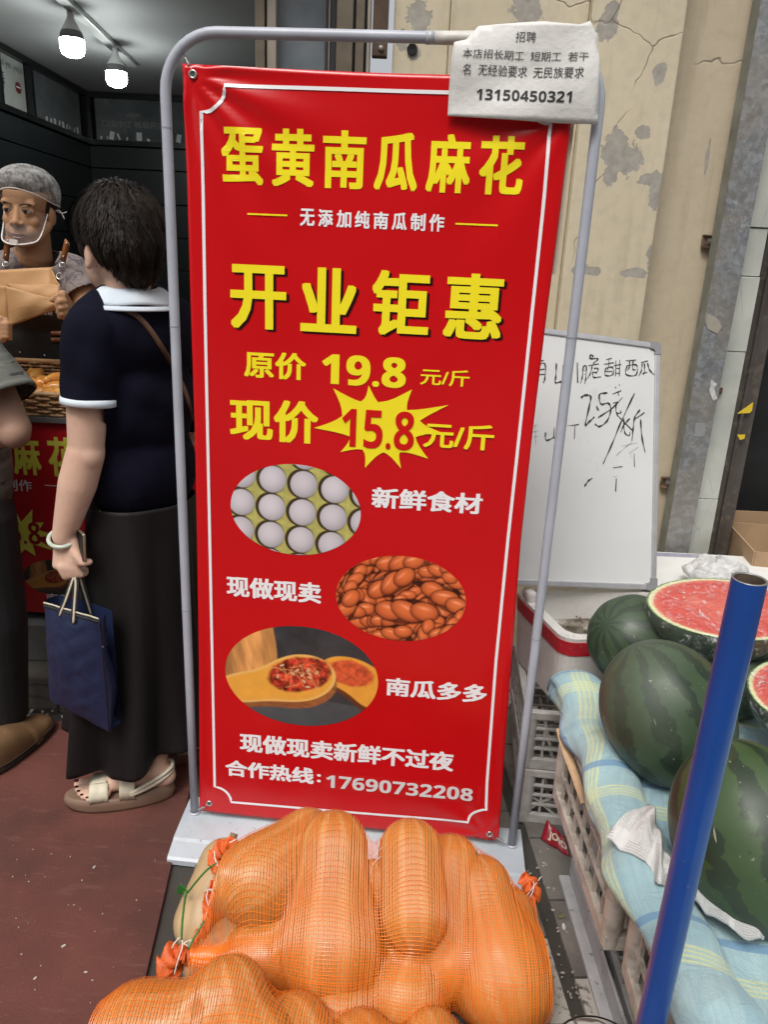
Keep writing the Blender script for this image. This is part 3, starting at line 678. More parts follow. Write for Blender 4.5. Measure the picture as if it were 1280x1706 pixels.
# starburst
burst = [(.303, 1.086), (.392, 1.104), (.352, 1.180), (.418, 1.152), (.444, 1.192), (.462, 1.154), (.517, 1.186), (.512, 1.140), (.592, 1.150), (.536, 1.106), (.566, 1.085), (.523, 1.076), (.552, 1.028), (.495, 1.052), (.492, 1.003), (.455, 1.040), (.412, 1.004), (.420, 1.052), (.362, 1.040), (.392, 1.070)]
burst = [(524, 712), (571, 692), (556, 646), (602, 668), (615, 641), (631, 669), (687, 648), (679, 682), (748, 674), (700, 700), (737, 720), (693, 727), (714, 763), (667, 752), (669, 779), (640, 752), (609, 778), (605, 748), (568, 752), (584, 726), (524, 712)][:-1]
P_, N_ = bw(0, 0, BXO), BN
def bl(u, v): p = at_plane(u, v, P_, N_) - BA; return (p.dot(BX), p.z)
burst = [bl(*p) for p in burst]
cxb = sum(p[0] for p in burst)/len(burst); czb = sum(p[1] for p in burst)/len(burst)
curve_b = []
for i in range(len(burst)):   # concave sides between the tips
    a = burst[i]; b = burst[(i+1) % len(burst)]
    for t in (0, .25, .5, .75):
        x = a[0]+(b[0]-a[0])*t; z = a[1]+(b[1]-a[1])*t; k = .010*math.sin(pi*t); r = math.hypot(x-cxb, z-czb)
        curve_b.append((x+(cxb-x)/r*k*.6, z+(czb-z)/r*k*.6))
mb = MB(); mb.add([S2(cxb, czb)]+[S2(*p) for p in curve_b], [(0, i+1, (i+1) % len(curve_b)+1) for i in range(len(curve_b))]); mb.build('starburst', M_Y, ban)
L(bold_digits('15.8'), (.366, .521, 1.048, 1.132), m=M_R2, bold=.004, fn=S3)
L('元/斤', (.541, .690, 1.058, 1.113), bold=.022, fn=S3)
L('新鲜食材', (.436, .678, .915, .962), m=M_W, bold=.030)
L('现做现卖', (.104, .328, .672, .724), m=M_W, bold=.030)
L('南瓜多多', (.488, .728, .446, .495), m=M_W, bold=.030)
L('现做现卖新鲜不过夜', (.129, .664, .247, .302), m=M_W, bold=.032)
L('合作热线', (.090, .318, .170, .218), m=M_W, bold=.032)
L(':', (.326, .336, .178, .202), m=M_W, bold=.02)
T = NT('sticker_film'); T.set(Base_Color=(.60, .010, .012), Roughness=.25); M_stk = T.m
mb = MB(); mb.grid(lambda u, v: S1(.342+.396*u, .158+.053*v), 8, 2); mb.build('number_sticker', M_stk, ban)
L(bold_digits('17690732208'), (.350, .718, .166, .204), m=M_G, bold=.008, fn=S3)

# ------------------------------------------------------------------ printed photographs (flat prints in vertex colour)
def print_oval(name, cx, cz, rx, rz, painter, parent=ban, fn=S1, nu=250, nv=170, m=None, rot=0., clip=None):
    U = np.linspace(-1, 1, nu); V = np.linspace(-1, 1, nv); u, v = np.meshgrid(U, V)
    # squash the grid into the oval so its outline is smooth
    k = np.sqrt(np.maximum(1e-9, 1-v**2)); X = u*k
    col = painter(X*rx/rz, v)
    px = cx+X*rx; pz_ = cz+v*rz + X*rx*rot
    if clip is not None:
        pass
    vs = [fn(a, b) for a, b in zip(px.ravel(), pz_.ravel())]
    fs = [(j*nu+i, j*nu+i+1, (j+1)*nu+i+1, (j+1)*nu+i) for j in range(nv-1) for i in range(nu-1)]
    mb = MB(); mb.add(vs, fs); o = mb.build(name, m or M_print, parent)
    at = o.data.color_attributes.new('print', 'FLOAT_COLOR', 'POINT')
    c4 = np.ones((nu*nv, 4), np.float32); c4[:, :3] = np.clip(col.reshape(-1, 3), 0, 1); at.data.foreach_set('color', c4.ravel()); return o
M_print = attrmat('printed_photo', .3)
def arr(c, sh): return np.broadcast_to(np.array(c, float), sh+(3,)).copy()
def lay(img, mask, c): img[:] = img*(1-mask[..., None])+np.asarray(c)*mask[..., None]
def sm(d, w=.02): return np.clip(.5-d/w, 0, 1)
def paint_eggs(x, y):
    r = np.random.default_rng(2); img = arr((.56, .52, .16), x.shape); n = fbm(x*7, y*7); img *= (.7+.55*n)[..., None]
    P = .655
    for j in range(-2, 3):
        for i in range(-3, 4):
            ex = i*P*1.0+.16+.02*j; ey = j*P*.94-(ex)*.10-.02
            lay(img, sm(np.maximum(np.abs(x-ex+.03)-.30, np.abs(y-ey)-.27), .10)*.75, (.40, .36, .09))
            lay(img, sm(np.hypot(x-ex+.035, y-ey-.01)-.325, .02), (.05, .03, .012))
            d = np.hypot(x-ex, y-ey); t = np.clip(1-((x-ex+.05)**2+(y-ey-.06)**2)/.13, 0, 1)
            base = np.array((.68, .63, .67))*r.uniform(.92, 1.04)
            lay(img, sm(d-.287, .02), (base*.55)[None, None]+(base*.5)[None, None]*t[..., None])
    return img
def paint_twist(x, y):
    r = np.random.default_rng(5); img = arr((.05, .012, .004), x.shape)
    it = [(r.uniform(-1.6, 1.6), r.uniform(-1.05, 1.05), r.uniform(0, pi), .40) for _ in range(70)]
    it += [(-1.15, .72, .9, .30), (-.75, .85, .1, .32), (-1.0, .38, 1.1, .34), (-.05, .85, .15, .46), (.75, .72, .2, .36), (1.2, .45, -.6, .34), (-1.2, -.35, 1.15, .46), (-.22, .35, .55, .50), (.15, .10, .6, .3), (.95, .10, -.55, .50), (.15, -.28, .04, .60), (1.3, -.35, .8, .34), (-.15, -.85, .3, .40), (.55, -.82, 1.2, .36), (-1.38, .35, 1.2, .28), (1.05, -.70, .3, .36)]
    for k, (cx, cy, a, L_) in enumerate(it):
        L_ = L_*1.22; ux, uy = cos(a), sin(a); sg = 1 if k % 2 else -1; n_l = 3
        blob = ((x-cx)*ux+(y-cy)*uy)/(L_*.98), (-(x-cx)*uy+(y-cy)*ux)/(L_*.42); lay(img, sm(np.hypot(*blob)-1, .14)*.8, (.030, .005, .002))
        order = list(range(n_l)) if k % 3 else list(range(n_l))[::-1]
        for j in order:      # fat strands wound across the axis one after another
            t = (j/(n_l-1)-.5)*1.05*L_; ex, ey = cx+ux*t, cy+uy*t; aa = a+sg*(.5 if j not in (0, n_l-1) else .25); rx_, ry_ = L_*(.50 if j not in (0, n_l-1) else .42), L_*.30
            X = (x-ex)*cos(aa)+(y-ey)*sin(aa); Y = -(x-ex)*sin(aa)+(y-ey)*cos(aa); q2 = (X/rx_)**2+(Y/ry_)**2; d = np.sqrt(q2)-1
            lay(img, sm(d-.07, .14)*.8, (.07, .010, .004))
            h = np.sqrt(np.clip(1-q2, 0, 1)); lt = np.clip(h*.80+.28*(y-ey)/ry_*.6, 0, 1.1)
            c = np.array((.20, .026, .008))[None, None]+lt[..., None]*np.array((.76, .19, .05))
            hl = np.exp(-(((X+.1*rx_)/(.42*rx_))**2+((Y-.36*ry_)/(.15*ry_))**2)); c = c+hl[..., None]*np.array((.36, .25, .17))*r.uniform(.3, 1.)
            lay(img, sm(d, .06), c)
    return img
def paint_pumpkin(x, y):
    n = fbm(x*5+3, y*5); img = np.array((.035, .038, .042))[None, None]*(.6+1.1*n)[..., None]
    lay(img, sm(y+.40+.10*x, .03), np.array((.075, .082, .088))[None, None]*(.8+.5*fbm(x*3, y*3))[..., None])
    def el(cx, cy, rx, ry, a=0.):
        X = (x-cx)*cos(a)+(y-cy)*sin(a); Y = -(x-cx)*sin(a)+(y-cy)*cos(a); return (np.sqrt((X/rx)**2+(Y/ry)**2)-1)*min(rx, ry)
    def un(d1, d2, k=.30): h = np.clip(.5+.5*(d2-d1)/k, 0, 1); return d2*(1-h)+d1*h-k*h*(1-h)
    # standing squash behind
    xr_ = -.44-.10*(y-.1)+.04*np.sin(y*3); d = np.maximum(x-xr_, -1.38-x+.12*y); d = np.maximum(d, -.12-y)
    st = fbm(x*15+y*3, y*2.5); tone = np.clip(1.25-np.abs(x+.85)*1.3, .35, 1.2)
    lay(img, sm(d, .03), np.array((.80, .36, .11))[None, None]*(.45+.9*st)[..., None]*tone[..., None])
    # far half
    f2 = un(el(.92, .12, .58, .34, -.28), el(1.32, -.22, .34, .30, -.3)); lay(img, sm(un(el(.94, .03, .58, .36, -.28), el(1.30, -.36, .32, .28, -.3)), .03), (.13, .04, .015))
    lay(img, sm(f2, .02), np.array((.86, .37, .05))[None, None]*(.88+.25*n)[..., None])
    lay(img, sm(el(.88, .16, .42, .25, -.2)+.05*(fbm(x*9, y*9)-.5), .05), np.array((.66, .10, .035))[None, None]*(.35+1.4*fbm(x*13, y*13))[..., None])
    # near half, neck to the left
    body = un(el(-.02, -.02, .64, .46, .22), el(-.86, -.28, .86, .31, .22)); skin_ = un(el(.02, -.17, .63, .45, .20), el(-.84, -.40, .84, .30, .20))
    lay(img, sm(skin_, .03), np.array((.36, .12, .04))[None, None]*(.5+.9*fbm(x*8, y*20))[..., None]); lay(img, sm(body-.006, .02), (.88, .50, .14))
    lay(img, sm(body+.035, .03), np.array((.90, .41, .06))[None, None]*(.88+.22*n)[..., None])
    cav = el(-.02, .05, .58, .34, .26)+.07*(fbm(x*8+5, y*8)-.5); f3 = fbm(x*11, y*11+9)
    lay(img, sm(cav, .04), np.array((.62, .050, .025))[None, None]*(.05+2.6*f3**2)[..., None]+np.array((.45, .16, .05))[None, None]*(np.clip(fbm(x*24, y*24)-.5, 0, 1)*2.4)[..., None])
    rr_ = np.random.default_rng(9)
    for _ in range(30):
        ex, ey, aa = -.10+rr_.uniform(-.34, .44), .02+rr_.uniform(-.24, .20), rr_.uniform(0, pi)
        u_ = (x-ex)*cos(aa)+(y-ey)*sin(aa); v_ = -(x-ex)*sin(aa)+(y-ey)*cos(aa)
        if rr_.random() < .3: lay(img, sm(np.sqrt((u_/.045)**2+(v_/.024)**2)-1, .3), (.72, .42, .24))
        else: lay(img, np.exp(-((v_-.9*u_*u_)/.009)**2)*(np.abs(u_) < .15)*.7, (.85, .36, .14))
    return img
print_oval('egg_photo', .2655, .895, .1475, .106, paint_eggs, rot=.0)
print_oval('twisted_pastry_photo', .5115, .700, .1490, .106, paint_twist)
print_oval('cut_pumpkin_photo', .2825, .475, .1865, .135, paint_pumpkin)
mb = MB(); mb.box(bw(.7815, 1.57, .004), (.012, .003, .30), rot=YAW); mb.build('paper_backing', mat('cream_paper', (.62, .55, .42), .7), ban)
# eyelets, spring hooks
M_eye = mat('eyelet_chrome', (.55, .55, .53), .25, .9)
def ring(c, nrm, r1, r2, mb): mb.lathe([(r1, -.001), (r1, .0012), ((r1+r2)/2, .0022), (r2, .001), (r2, -.001)], c, 20, axis=nrm)
M_hole = mat('eyelet_hole', (.04, .07, .05), .6)
for x, z in ((.060, 1.752), (.044, .077), (.769, .073), (.752, 1.748)):
    mb = MB(); ring(sheet(x, z, .0020), -BN, .0045, .0085, mb); mb.build('eyelet', M_eye, ban, True)
    mb = MB(); c = sheet(x, z, .0024); mb.add([c+BX*(.0047*cos(a))+Vector((0, 0, .0047*sin(a))) for a in np.linspace(0, 2*pi, 16, endpoint=False)], [tuple(range(16))]); mb.build('eyelet_hole', M_hole, ban)
def spring(a, b, r=.0035, turns=9):
    a, b = Vector(a), Vector(b); t = (b-a).normalized(); u = t.cross(Vector((0, 1, .2))).normalized(); w_ = t.cross(u); L_ = (b-a).length; pts = [a]
    n = turns*8
    for i in range(n+1):
        f_ = .3+.4*i/n; an = 2*pi*turns*i/n; pts.append(a+t*(L_*f_)+u*(r*cos(an))+w_*(r*sin(an)))
    pts.append(b); mb = MB(); mb.tube(pts, .0007, 6); return mb
for a, b in ((bw(.037, 1.790, -.0), sheet(.060, 1.756, .004)), (bw(.004, .045, -.010), sheet(.044, .074, .004)), (bw(W-.005, .042, -.012), sheet(.769, .070, .0)), (bw(W-.045, 1.80, 0), sheet(.752, 1.75, .004))):
    spring(a, b).build('spring_hook', M_chrome, stand, True)
# ------------------------------------------------------------------ hand-taped recruitment notice
T = NT('white_paper'); c = T.ramp(T.noise(6, 4), [(.3, (.66, .65, .62)), (.7, (.75, .74, .71))]); T.set(Base_Color=c, Roughness=.55)
v = T.vor(6, co=T.mapping((1, 1, 1.6), rot=(0, .5, 0))); T.bump(T.math('ADD', T.math('MULTIPLY', v, 1.2), T.noise(16, 5, .6)), .75, .006); M_paper = T.m
out = [(752, 98), (757, 70), (777, 66), (798, 42), (830, 38), (868, 35), (905, 34), (940, 38), (968, 40), (985, 33), (998, 60), (997, 78), (1001, 105), (999, 150), (998, 207), (960, 206), (900, 203), (830, 199), (746, 192), (749, 140)]
PN = -.030
def pl_(u, v): p = at_plane(u, v, bw(0, 0, PN), BN)-BA; return p.dot(BX), p.z
def paper(x, z, off=0.): 
    return bw(x, z, PN + .0035*math.sin(x*31+z*17) + .0025*math.sin(z*45-x*22) + .010*max(0, (x-.80)/.03)**2 + .004*max(0, (z-1.80)/.03) - off)
poly = [pl_(*p) for p in out]
from mathutils.geometry import tessellate_polygon
def fill_poly(poly, fn, step, jitter=0):
    """fine triangulated sheet inside an outline"""
    bm = bmesh.new(); vs = [bm.verts.new((x, z, 0)) for x, z in poly]; f = bm.faces.new(vs)
    xs_ = [p[0] for p in poly]; zs_ = [p[1] for p in poly]
    x = min(xs_)+step
    while x < max(xs_): bmesh.ops.bisect_plane(bm, geom=bm.verts[:]+bm.edges[:]+bm.faces[:], plane_co=(x, 0, 0), plane_no=(1, 0, 0)); x += step
    z = min(zs_)+step
    while z < max(zs_): bmesh.ops.bisect_plane(bm, geom=bm.verts[:]+bm.edges[:]+bm.faces[:], plane_co=(0, z, 0), plane_no=(0, 1, 0)); z += step
    bm.verts.index_update(); mb = MB(); mb.add([fn(v.co.x, v.co.y) for v in bm.verts], [[v.index for v in f.verts] for f in bm.faces]); bm.free(); return mb
note = empty('paper_notice', bw(.69, 1.7, PN), 'creased white recruitment notice with black print taped over the top right corner of the stand', 'notice')
o = fill_poly(poly, paper, .012).build('sheet', M_paper, note, True); add_solid(o, .0004, 1)
M_bk = mat('black_toner', (.02, .02, .022), .6)
PF = lambda x, z: paper(x, z, .0011)
def ptext(s, u0, v0, u1, v1, bold, sp=1.):
    a = pl_(u0, v0); b = pl_(u1, v1); c0 = pl_(u0, v1)
    lettering(note, s, (a[0], b[0], b[1], a[1]), PF, M_bk, bold, sp)
ptext('招聘', 861, 51, 893, 70, .0)
ptext('本店招长期工  短期工  若干', 772, 82, 980, 103, .0)
ptext('名  无经验要求  无民族要求', 772, 107, 972, 131, .0)
ptext(bold_digits('13150450321'), 795, 148, 952, 171, .0)
# tape wound round the bar
mb = MB(); mb.tube([bw(x, Hh) for x in (.515, .545, .58, .615)], [R_+.0008, R_+.001, R_+.0018, R_+.003], 14); o = mb.build('tape', mat('white_tape', (.62, .60, .55), .45, var=.1, vs=40, bump=.5), note, True)
mb = MB(); mb.tube([bw(x, Hh) for x in (.50, .516)], R_+.0011, 14); mb.build('clear_tape', mat('cloudy_tape', (.48, .50, .54), .2, bump=.4), note, True)
# ================================================================== plastic crates
def crate_mat(name, c1, c2, dirt):
    T = NT(name); c = T.ramp(T.noise(6, 5), [(.3, c1), (.7, c2)]); c = T.mix(T.math('MULTIPLY', T.ramp(T.noise(26, 6, .65), [(.42, 0.), (.62, 1.)]), dirt), c, (.16, .13, .095))
    T.set(Base_Color=c, Roughness=.5); T.bump(T.noise(70, 4), .2, .001); return T.m
M_cr1 = crate_mat('grey_white_crate', (.50, .49, .47), (.60, .59, .57), .3); M_cr2 = crate_mat('dirty_beige_crate', (.46, .42, .365), (.57, .53, .47), .5)
def crate(name, c, dims, yaw, label, m, group, nx=7, ny=5, nz=4, tilt=(0, 0), diag=False, mesh_=None):
    """lattice box: rims, corner posts, bars on four sides and floor; every side is a part"""
    L_, D_, H_ = dims; e = empty(name, c, label, 'crate', group)
    e.rotation_euler = (tilt[0], tilt[1], yaw)
    t = .010
    def side(ln, ax, sgn, n, nm):
        mb = MB(); off = (D_ if ax == 0 else L_)/2*sgn
        def P(a, h, th=0): return Vector((a, off-sgn*th, h)) if ax == 0 else Vector((off-sgn*th, a, h))
        def bar(a0, h0, a1, h1, w_=.006, d_=.010, inset=.006):
            p = P((a0+a1)/2, (h0+h1)/2, inset); dv = P(a1, h1)-P(a0, h0); Ln = dv.length; dv.normalize()
            nrm = Vector((0, 1, 0)) if ax == 0 else Vector((1, 0, 0)); s_ = dv.cross(nrm)
            R = Matrix((dv, nrm, s_)).transposed(); mb.box(p, (Ln, d_, w_), rot=R)
        z0, z1 = .030, H_-.022
        for i in range(1, n):
            a = -ln/2+ln*i/n; bar(a, z0, a, z1, .0055, .007, .0075)
        for i in range(1, nz): h = z0+(z1-z0)*i/nz; bar(-ln/2+.012, h, ln/2-.012, h, .005, .009, .006)
        if diag:
            for i in range(n//2): a = -ln/2+ln*2*i/n; bar(a+.01, z0, a+ln*2/n-.01, z0+(z1-z0)*.55, .005, .006, .0085); bar(a+.01, z0+(z1-z0)*.55, a+ln*2/n-.01, z0, .005, .005, .009)
        mb.build(nm, m, e)
        mb = MB(); p = P(0, H_-.011, .006); mb.box(p, (ln+(.0 if ax else .012), .020, .021) if ax == 0 else (.020, ln-.012, .021), bev=.003); mb.build('top_rim', m, e)
        mb = MB(); p = P(0, .015, .006); mb.box(p, (ln, .014, .030) if ax == 0 else (.014, ln-.016, .030), bev=.002); mb.build('bottom_rim', m, e)
    for sg in (-1, 1): side(L_, 0, sg, nx, 'side_lattice'); side(D_, 1, sg, ny, 'end_lattice')
    for a in (-1, 1):
        for b_ in (-1, 1): mb = MB(); mb.lathe([(.017, .004), (.019, .05), (.019, H_-.004)], (a*(L_/2-.014), b_*(D_/2-.014), 0), 12); mb.build('corner_post', m, e, True)
    mb = MB()
    for i in range(9): mb.box((-L_/2+L_*(i+.5)/9, 0, .010), (.008, D_-.02, .006))
    for i in range(7): mb.box((0, -D_/2+D_*(i+.5)/7, .0145), (L_-.02, .008, .003))
    mb.build('floor_grid', m, e)
    for ch in e.children: ch.matrix_parent_inverse = Matrix.Identity(4)
    return e
# the pair of crates under the foam box; their near left corner stands at (.43,1.67)
cy = -.10
def corner_crate(z, label, dx=0., dyaw=0., m=M_cr1, diag=False):
    L_, D_, H_ = .52, .37, .172
    yaw = cy+dyaw; q = Matrix.Rotation(yaw, 3, 'Z'); off = q@Vector((L_/2, D_/2, 0))
    return crate('plastic_crate', Vector((.405+dx, 1.700, z))+off, (L_, D_, H_), yaw, label, m, 'crates stacked under the stall', diag=diag, nx=10, ny=7)
corner_crate(.002, 'grey diagonally braced crate on the ground, bottom of the stack behind the pole', 0, .0, M_cr1, True)
corner_crate(.176, 'grey plastic lattice crate resting on another crate, right under the foam box', -.012, .03)
# rows of crates carrying the blanket
TX = .405
for i, (yc, lab) in enumerate(((1.265, 'dirty beige crate under the blanket beside the wooden stick, farther of the front row'), (.80, 'dirty beige crate under the blanket close to the blue pole, nearer of the front row'))):
    crate('plastic_crate', Vector((TX+.20+(.0 if i == 0 else .018), yc, .275)), (.36, .42, .215), 0.02 if i == 0 else -.04, lab, M_cr2, 'crates carrying the blanket', nx=6, ny=8, nz=3)
for yc, lab in ((1.27, 'grey crate on the ground at the back beneath the blanket crates'), (.78, 'grey crate on the ground nearest the camera beneath the blanket crates')):
    crate('plastic_crate', Vector((TX+.31, yc, .002)), (.36, .44, .26), 0.0, lab, M_cr1, 'crates on the ground under the blanket', nx=5, ny=6, nz=3)
# folded sheet-metal rail leaning at the foot of the crates
M_rail = mat('grey_rail_paint', (.42, .43, .44), .5, var=.2, vs=12, bump=.15, speck=(60, .64, (.2, .18, .15)))
a = at_z(955, 1435, .10); 
P1, P2 = Vector((.487, 1.50, .004)), Vector((.497, .92, .004))
mb = MB(); d = (P2-P1); Ln = d.length; yw = math.atan2(d.y, d.x)
mb.box((P1+P2)/2+Vector((0, 0, .008)), (Ln, .030, .012), rot=yw, bev=.002); mb.box((P1+P2)/2+Vector((.012, 0, .035)), (Ln, .006, .065), rot=yw, bev=.002)
rail = mb.build('metal_rail', M_rail); tag(rail, 'pale grey angled metal rail lying along the foot of the crates', 'rail')
# wooden stick poking from between crate and blanket
mb = MB(); a, b = at_y(932, 1215, 1.40), at_y(958, 1290, 1.30); mb.tube([a, (a+b)/2, b, b+(b-a)*.6], [.007, .010, .009, .008], 8, flat=.5)
tag(mb.build('wooden_stick', mat('raw_wood', (.50, .33, .19), .6, var=.2, vs=30), None, False), 'short raw wooden stick poking out between the crate and the blanket', 'stick')

# ================================================================== plaid blanket over the crates
T = NT('plaid_blanket'); uv = T.tc.outputs['UV']; P = T.sep(uv)
base = T.ramp(T.noise(5, 5, co=uv), [(.3, (.27, .42, .45)), (.7, (.38, .51, .52))])
th1 = T.noise(160, 3, co=T.mapping((1, .07, 1), co=uv)); base = T.mix(T.math('MULTIPLY', T.ramp(th1, [(.4, 0.), (.6, 1.)]), .35), base, (.20, .34, .42))
def band(co, pos, hw, per=None):
    x = co if per is None else T.math('SUBTRACT', T.math('MODULO', T.math('ADD', co, 10*per-pos), per), 0.)
    if per is None: d = T.math('ABSOLUTE', T.math('SUBTRACT', x, pos))
    else: d = T.math('MINIMUM', x, T.math('SUBTRACT', per, x))
    return T.math('LESS_THAN', d, hw)
wobu = T.math('ADD', P[0], T.math('MULTIPLY', T.math('SUBTRACT', T.noise(9, 2, co=uv), .5), .012)); wobv = T.math('ADD', P[1], T.math('MULTIPLY', T.math('SUBTRACT', T.noise(7, 2, co=uv), .5), .012))
for co, per in ((wobu, .30), (wobv, .34)):
    bl_ = band(co, .05, .0065, per); base = T.mix(T.math('MULTIPLY', bl_, .75), base, (.12, .25, .42))
    lb = band(co, .115, .016, per); base = T.mix(T.math('MULTIPLY', lb, .25), base, (.52, .62, .40))
    for k_ in range(4): yl = band(co, .103+.008*k_, .0017, per); base = T.mix(T.math('MULTIPLY', yl, .8), base, (.56, .58, .30))
    bl2 = band(co, .245, .012, per); base = T.mix(T.math('MULTIPLY', bl2, .35), base, (.20, .36, .45))
stn = T.ramp(T.noise(11, 5, .6, co=uv), [(.60, 0.), (.68, .45)]); base = T.mix(stn, base, (.22, .25, .22))
T.set(Base_Color=base, Roughness=.85); T.b.inputs['Sheen Weight'].default_value = .15
T.bump(T.math('ADD', T.math('MULTIPLY', T.noise(420, 2, co=uv), .15), T.noise(14, 6, .62, co=T.mapping((1, 1.6, 1), co=uv), dist=.8)), .8, .010); M_blk_t = T.m
def edge_x(y): return .418 + .012*math.sin(y*4.2+.6) + (.02 if y < .9 else 0)*min(1, (.9-y)*4)
def blanket(u, v):
    """u across (0 = hanging hem on the left), v along from the foam box towards the camera"""
    y = 1.62 - 1.42*v; ex = edge_x(y)
    hang = .022+.010*math.sin(y*5)+.008*math.sin(y*13)
    s = u*1.05
    roll = .036
    if s < hang: x = ex-.012+.008*math.sin(y*17); z = .515-(hang-s)
    else:
        q = s-hang; lenr = .13
        if q < lenr:
            a = pi*q/lenr; x = ex-.012+.055*(1-cos(a)); z = .515+roll*sin(a)+(.0)*q
        else: x = ex+.098+(q-lenr); z = .515-.004*min(1, (q-lenr)*8)
    w_ = min(1, max(0, (s-hang+.03)/.05))
    z += w_*(.006*math.sin(y*23+x*9)+.003*math.sin(y*47-x*15)+.012*(fbm(x*8, y*8)-.5)+.008*abs(fbm(x*14+3, y*11)-.5))
    x += (1-w_*.6)*.010*math.sin(y*31)+(.012*(fbm(y*9, s*6+3)-.5))
    # near the foam box the hem turns under
    if v < .05: z -= .05*(1-v/.05)**2; 
    return Vector((x, y, z))
nu, nv = 110, 190; mb = MB(); mb.grid(blanket, nu, nv)
bk = mb.build('plaid_blanket', M_blk_t, None, True); tag(bk, 'light blue checked blanket with yellow lines laid over the crates beneath the watermelons', 'blanket')
uvl = bk.data.uv_layers.new(name='UVMap'); li = np.empty(len(bk.data.loops), np.int32); bk.data.loops.foreach_get('vertex_index', li)
uu = (li % nu)/(nu-1)*1.05; vv = (li//nu)/(nv-1)*1.42; ca, sa_ = cos(.16), sin(.16)
uvl.data.foreach_set('uv', np.stack([uu*ca+vv*sa_, -uu*sa_+vv*ca], 1).ravel()); add_solid(bk, .006, 1)

# ================================================================== foam box and what lies round it
T = NT('worn_polystyrene'); c = T.ramp(T.noise(5, 5), [(.3, (.60, .58, .55)), (.7, (.76, .75, .72))]); c = T.mix(T.math('MULTIPLY', T.ramp(T.noise(18, 6, .7), [(.5, 0.), (.7, 1.)]), .3), c, (.30, .27, .22))
T.set(Base_Color=c, Roughness=.75); T.bump(T.vor(160), .25, .002); M_foam = T.m
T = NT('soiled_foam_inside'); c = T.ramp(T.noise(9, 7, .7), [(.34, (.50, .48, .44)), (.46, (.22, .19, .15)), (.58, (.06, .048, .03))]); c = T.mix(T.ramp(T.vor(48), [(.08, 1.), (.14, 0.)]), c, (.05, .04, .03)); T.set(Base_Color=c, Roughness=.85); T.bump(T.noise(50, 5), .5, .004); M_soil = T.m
T = NT('red_packing_tape'); c = T.ramp(T.noise(14, 4), [(.3, (.42, .012, .02)), (.7, (.55, .03, .045))]); c = T.mix(T.math('MULTIPLY', T.ramp(T.noise(50, 5, .7), [(.58, 0.), (.68, 1.)]), .4), c, (.55, .35, .33)); T.set(Base_Color=c, Roughness=.25); T.bump(T.noise(30, 4), .4, .003); M_redt = T.m
fy = .13   # box stands askew: its long side runs from the near corner back and slightly left
c0 = Vector((.462, 1.700, .352)); ax = Vector((cos(fy-.02), sin(fy-.02), 0)); ay = Vector((-sin(fy+.13), cos(fy+.13), 0))
FB = (.44, .31, .205)
foam = empty('foam_box', c0, 'open white foam fish box with red tape round its rim under the whiteboard', 'foam box')
def fpt(a, b, z, fl=0.): return c0 + ax*(a) + ay*(b) + Vector((0, 0, z))
def boxring(o, i, z0, z1, fl, mb):
    """hollow rounded wall, o outset"""
    def loop(ins, z):
        out = []; r = .035
        x0, x1, y0, y1 = ins, FB[0]-ins, ins, FB[1]-ins
        for cx_, cy_, a0 in ((x0+r, y0+r, pi), (x1-r, y0+r, 1.5*pi), (x1-r, y1-r, 0), (x0+r, y1-r, .5*pi)):
            for k in range(5): a = a0+pi/2*k/4; out.append(fpt(cx_+r*cos(a), cy_+r*sin(a), z))
        return out
    ls = [loop(o+fl, z0), loop(o, z1), loop(i, z1), loop(i, z0)]; n = 20
    mb.add(sum(ls, []), [(r_*n+k, r_*n+(k+1) % n, (r_+1) % 4*n+(k+1) % n, (r_+1) % 4*n+k) for r_ in range(4) for k in range(n)])
mb = MB(); boxring(0, .028, .004, FB[2], .012, mb); mb.build('body', M_foam, foam)
mb = MB(); boxring(-.0015, .0035, FB[2]-.048, FB[2]-.010, .0025, mb); mb.build('tape_band', M_redt, foam)
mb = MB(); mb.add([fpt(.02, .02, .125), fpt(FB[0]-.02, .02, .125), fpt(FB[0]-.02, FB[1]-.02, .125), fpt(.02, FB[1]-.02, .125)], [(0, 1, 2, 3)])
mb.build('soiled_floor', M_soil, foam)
mb = MB(); mb.box(fpt(.015, .24, FB[2]+.012), (.028, .05, .034), rot=Matrix.Rotation(.2, 3, 'Z'), bev=.009); mb.build('broken_edge', M_foam, foam, True)
mb = MB()
for i in range(130):
    a, b = rr.uniform(.03, .40), rr.uniform(.03, .28); p = fpt(a, b, .128+rr.uniform(0, .006)); s_ = rr.uniform(.003, .010)
    mb.box(p, (s_, s_*.5, .002), rot=Matrix.Rotation(rr.uniform(0, 3), 3, 'Z')@Matrix.Rotation(rr.uniform(-.3, .3), 3, 'X'))
tag(mb.build('dry_leaf_scraps', mat('dry_scraps', (.12, .095, .055), .9, var=.5, vs=60)), 'dark dried leaf scraps scattered inside the open foam box', 'scraps', kind='stuff')
# cling film lining over the near rim
T = NT('cling_film'); T.set(Base_Color=(.80, .80, .80), Roughness=.10, Alpha=T.ramp(T.noise(30, 6, .7, dist=2.5), [(.50, .04), (.60, .25), (.68, .7)])); T.b.inputs['Specular IOR Level'].default_value = .9; T.bump(T.noise(24, 5, dist=1.5), .9, .006); M_cling = T.m
mb = MB(); mb.grid(lambda u, v: fpt(.0+.20*u, .035*v-.004+.004*sin(u*30), FB[2]+.004+.004*sin(u*40+v*9)-.0*v), 40, 8); mb.build('film_lining', M_cling, foam, True)
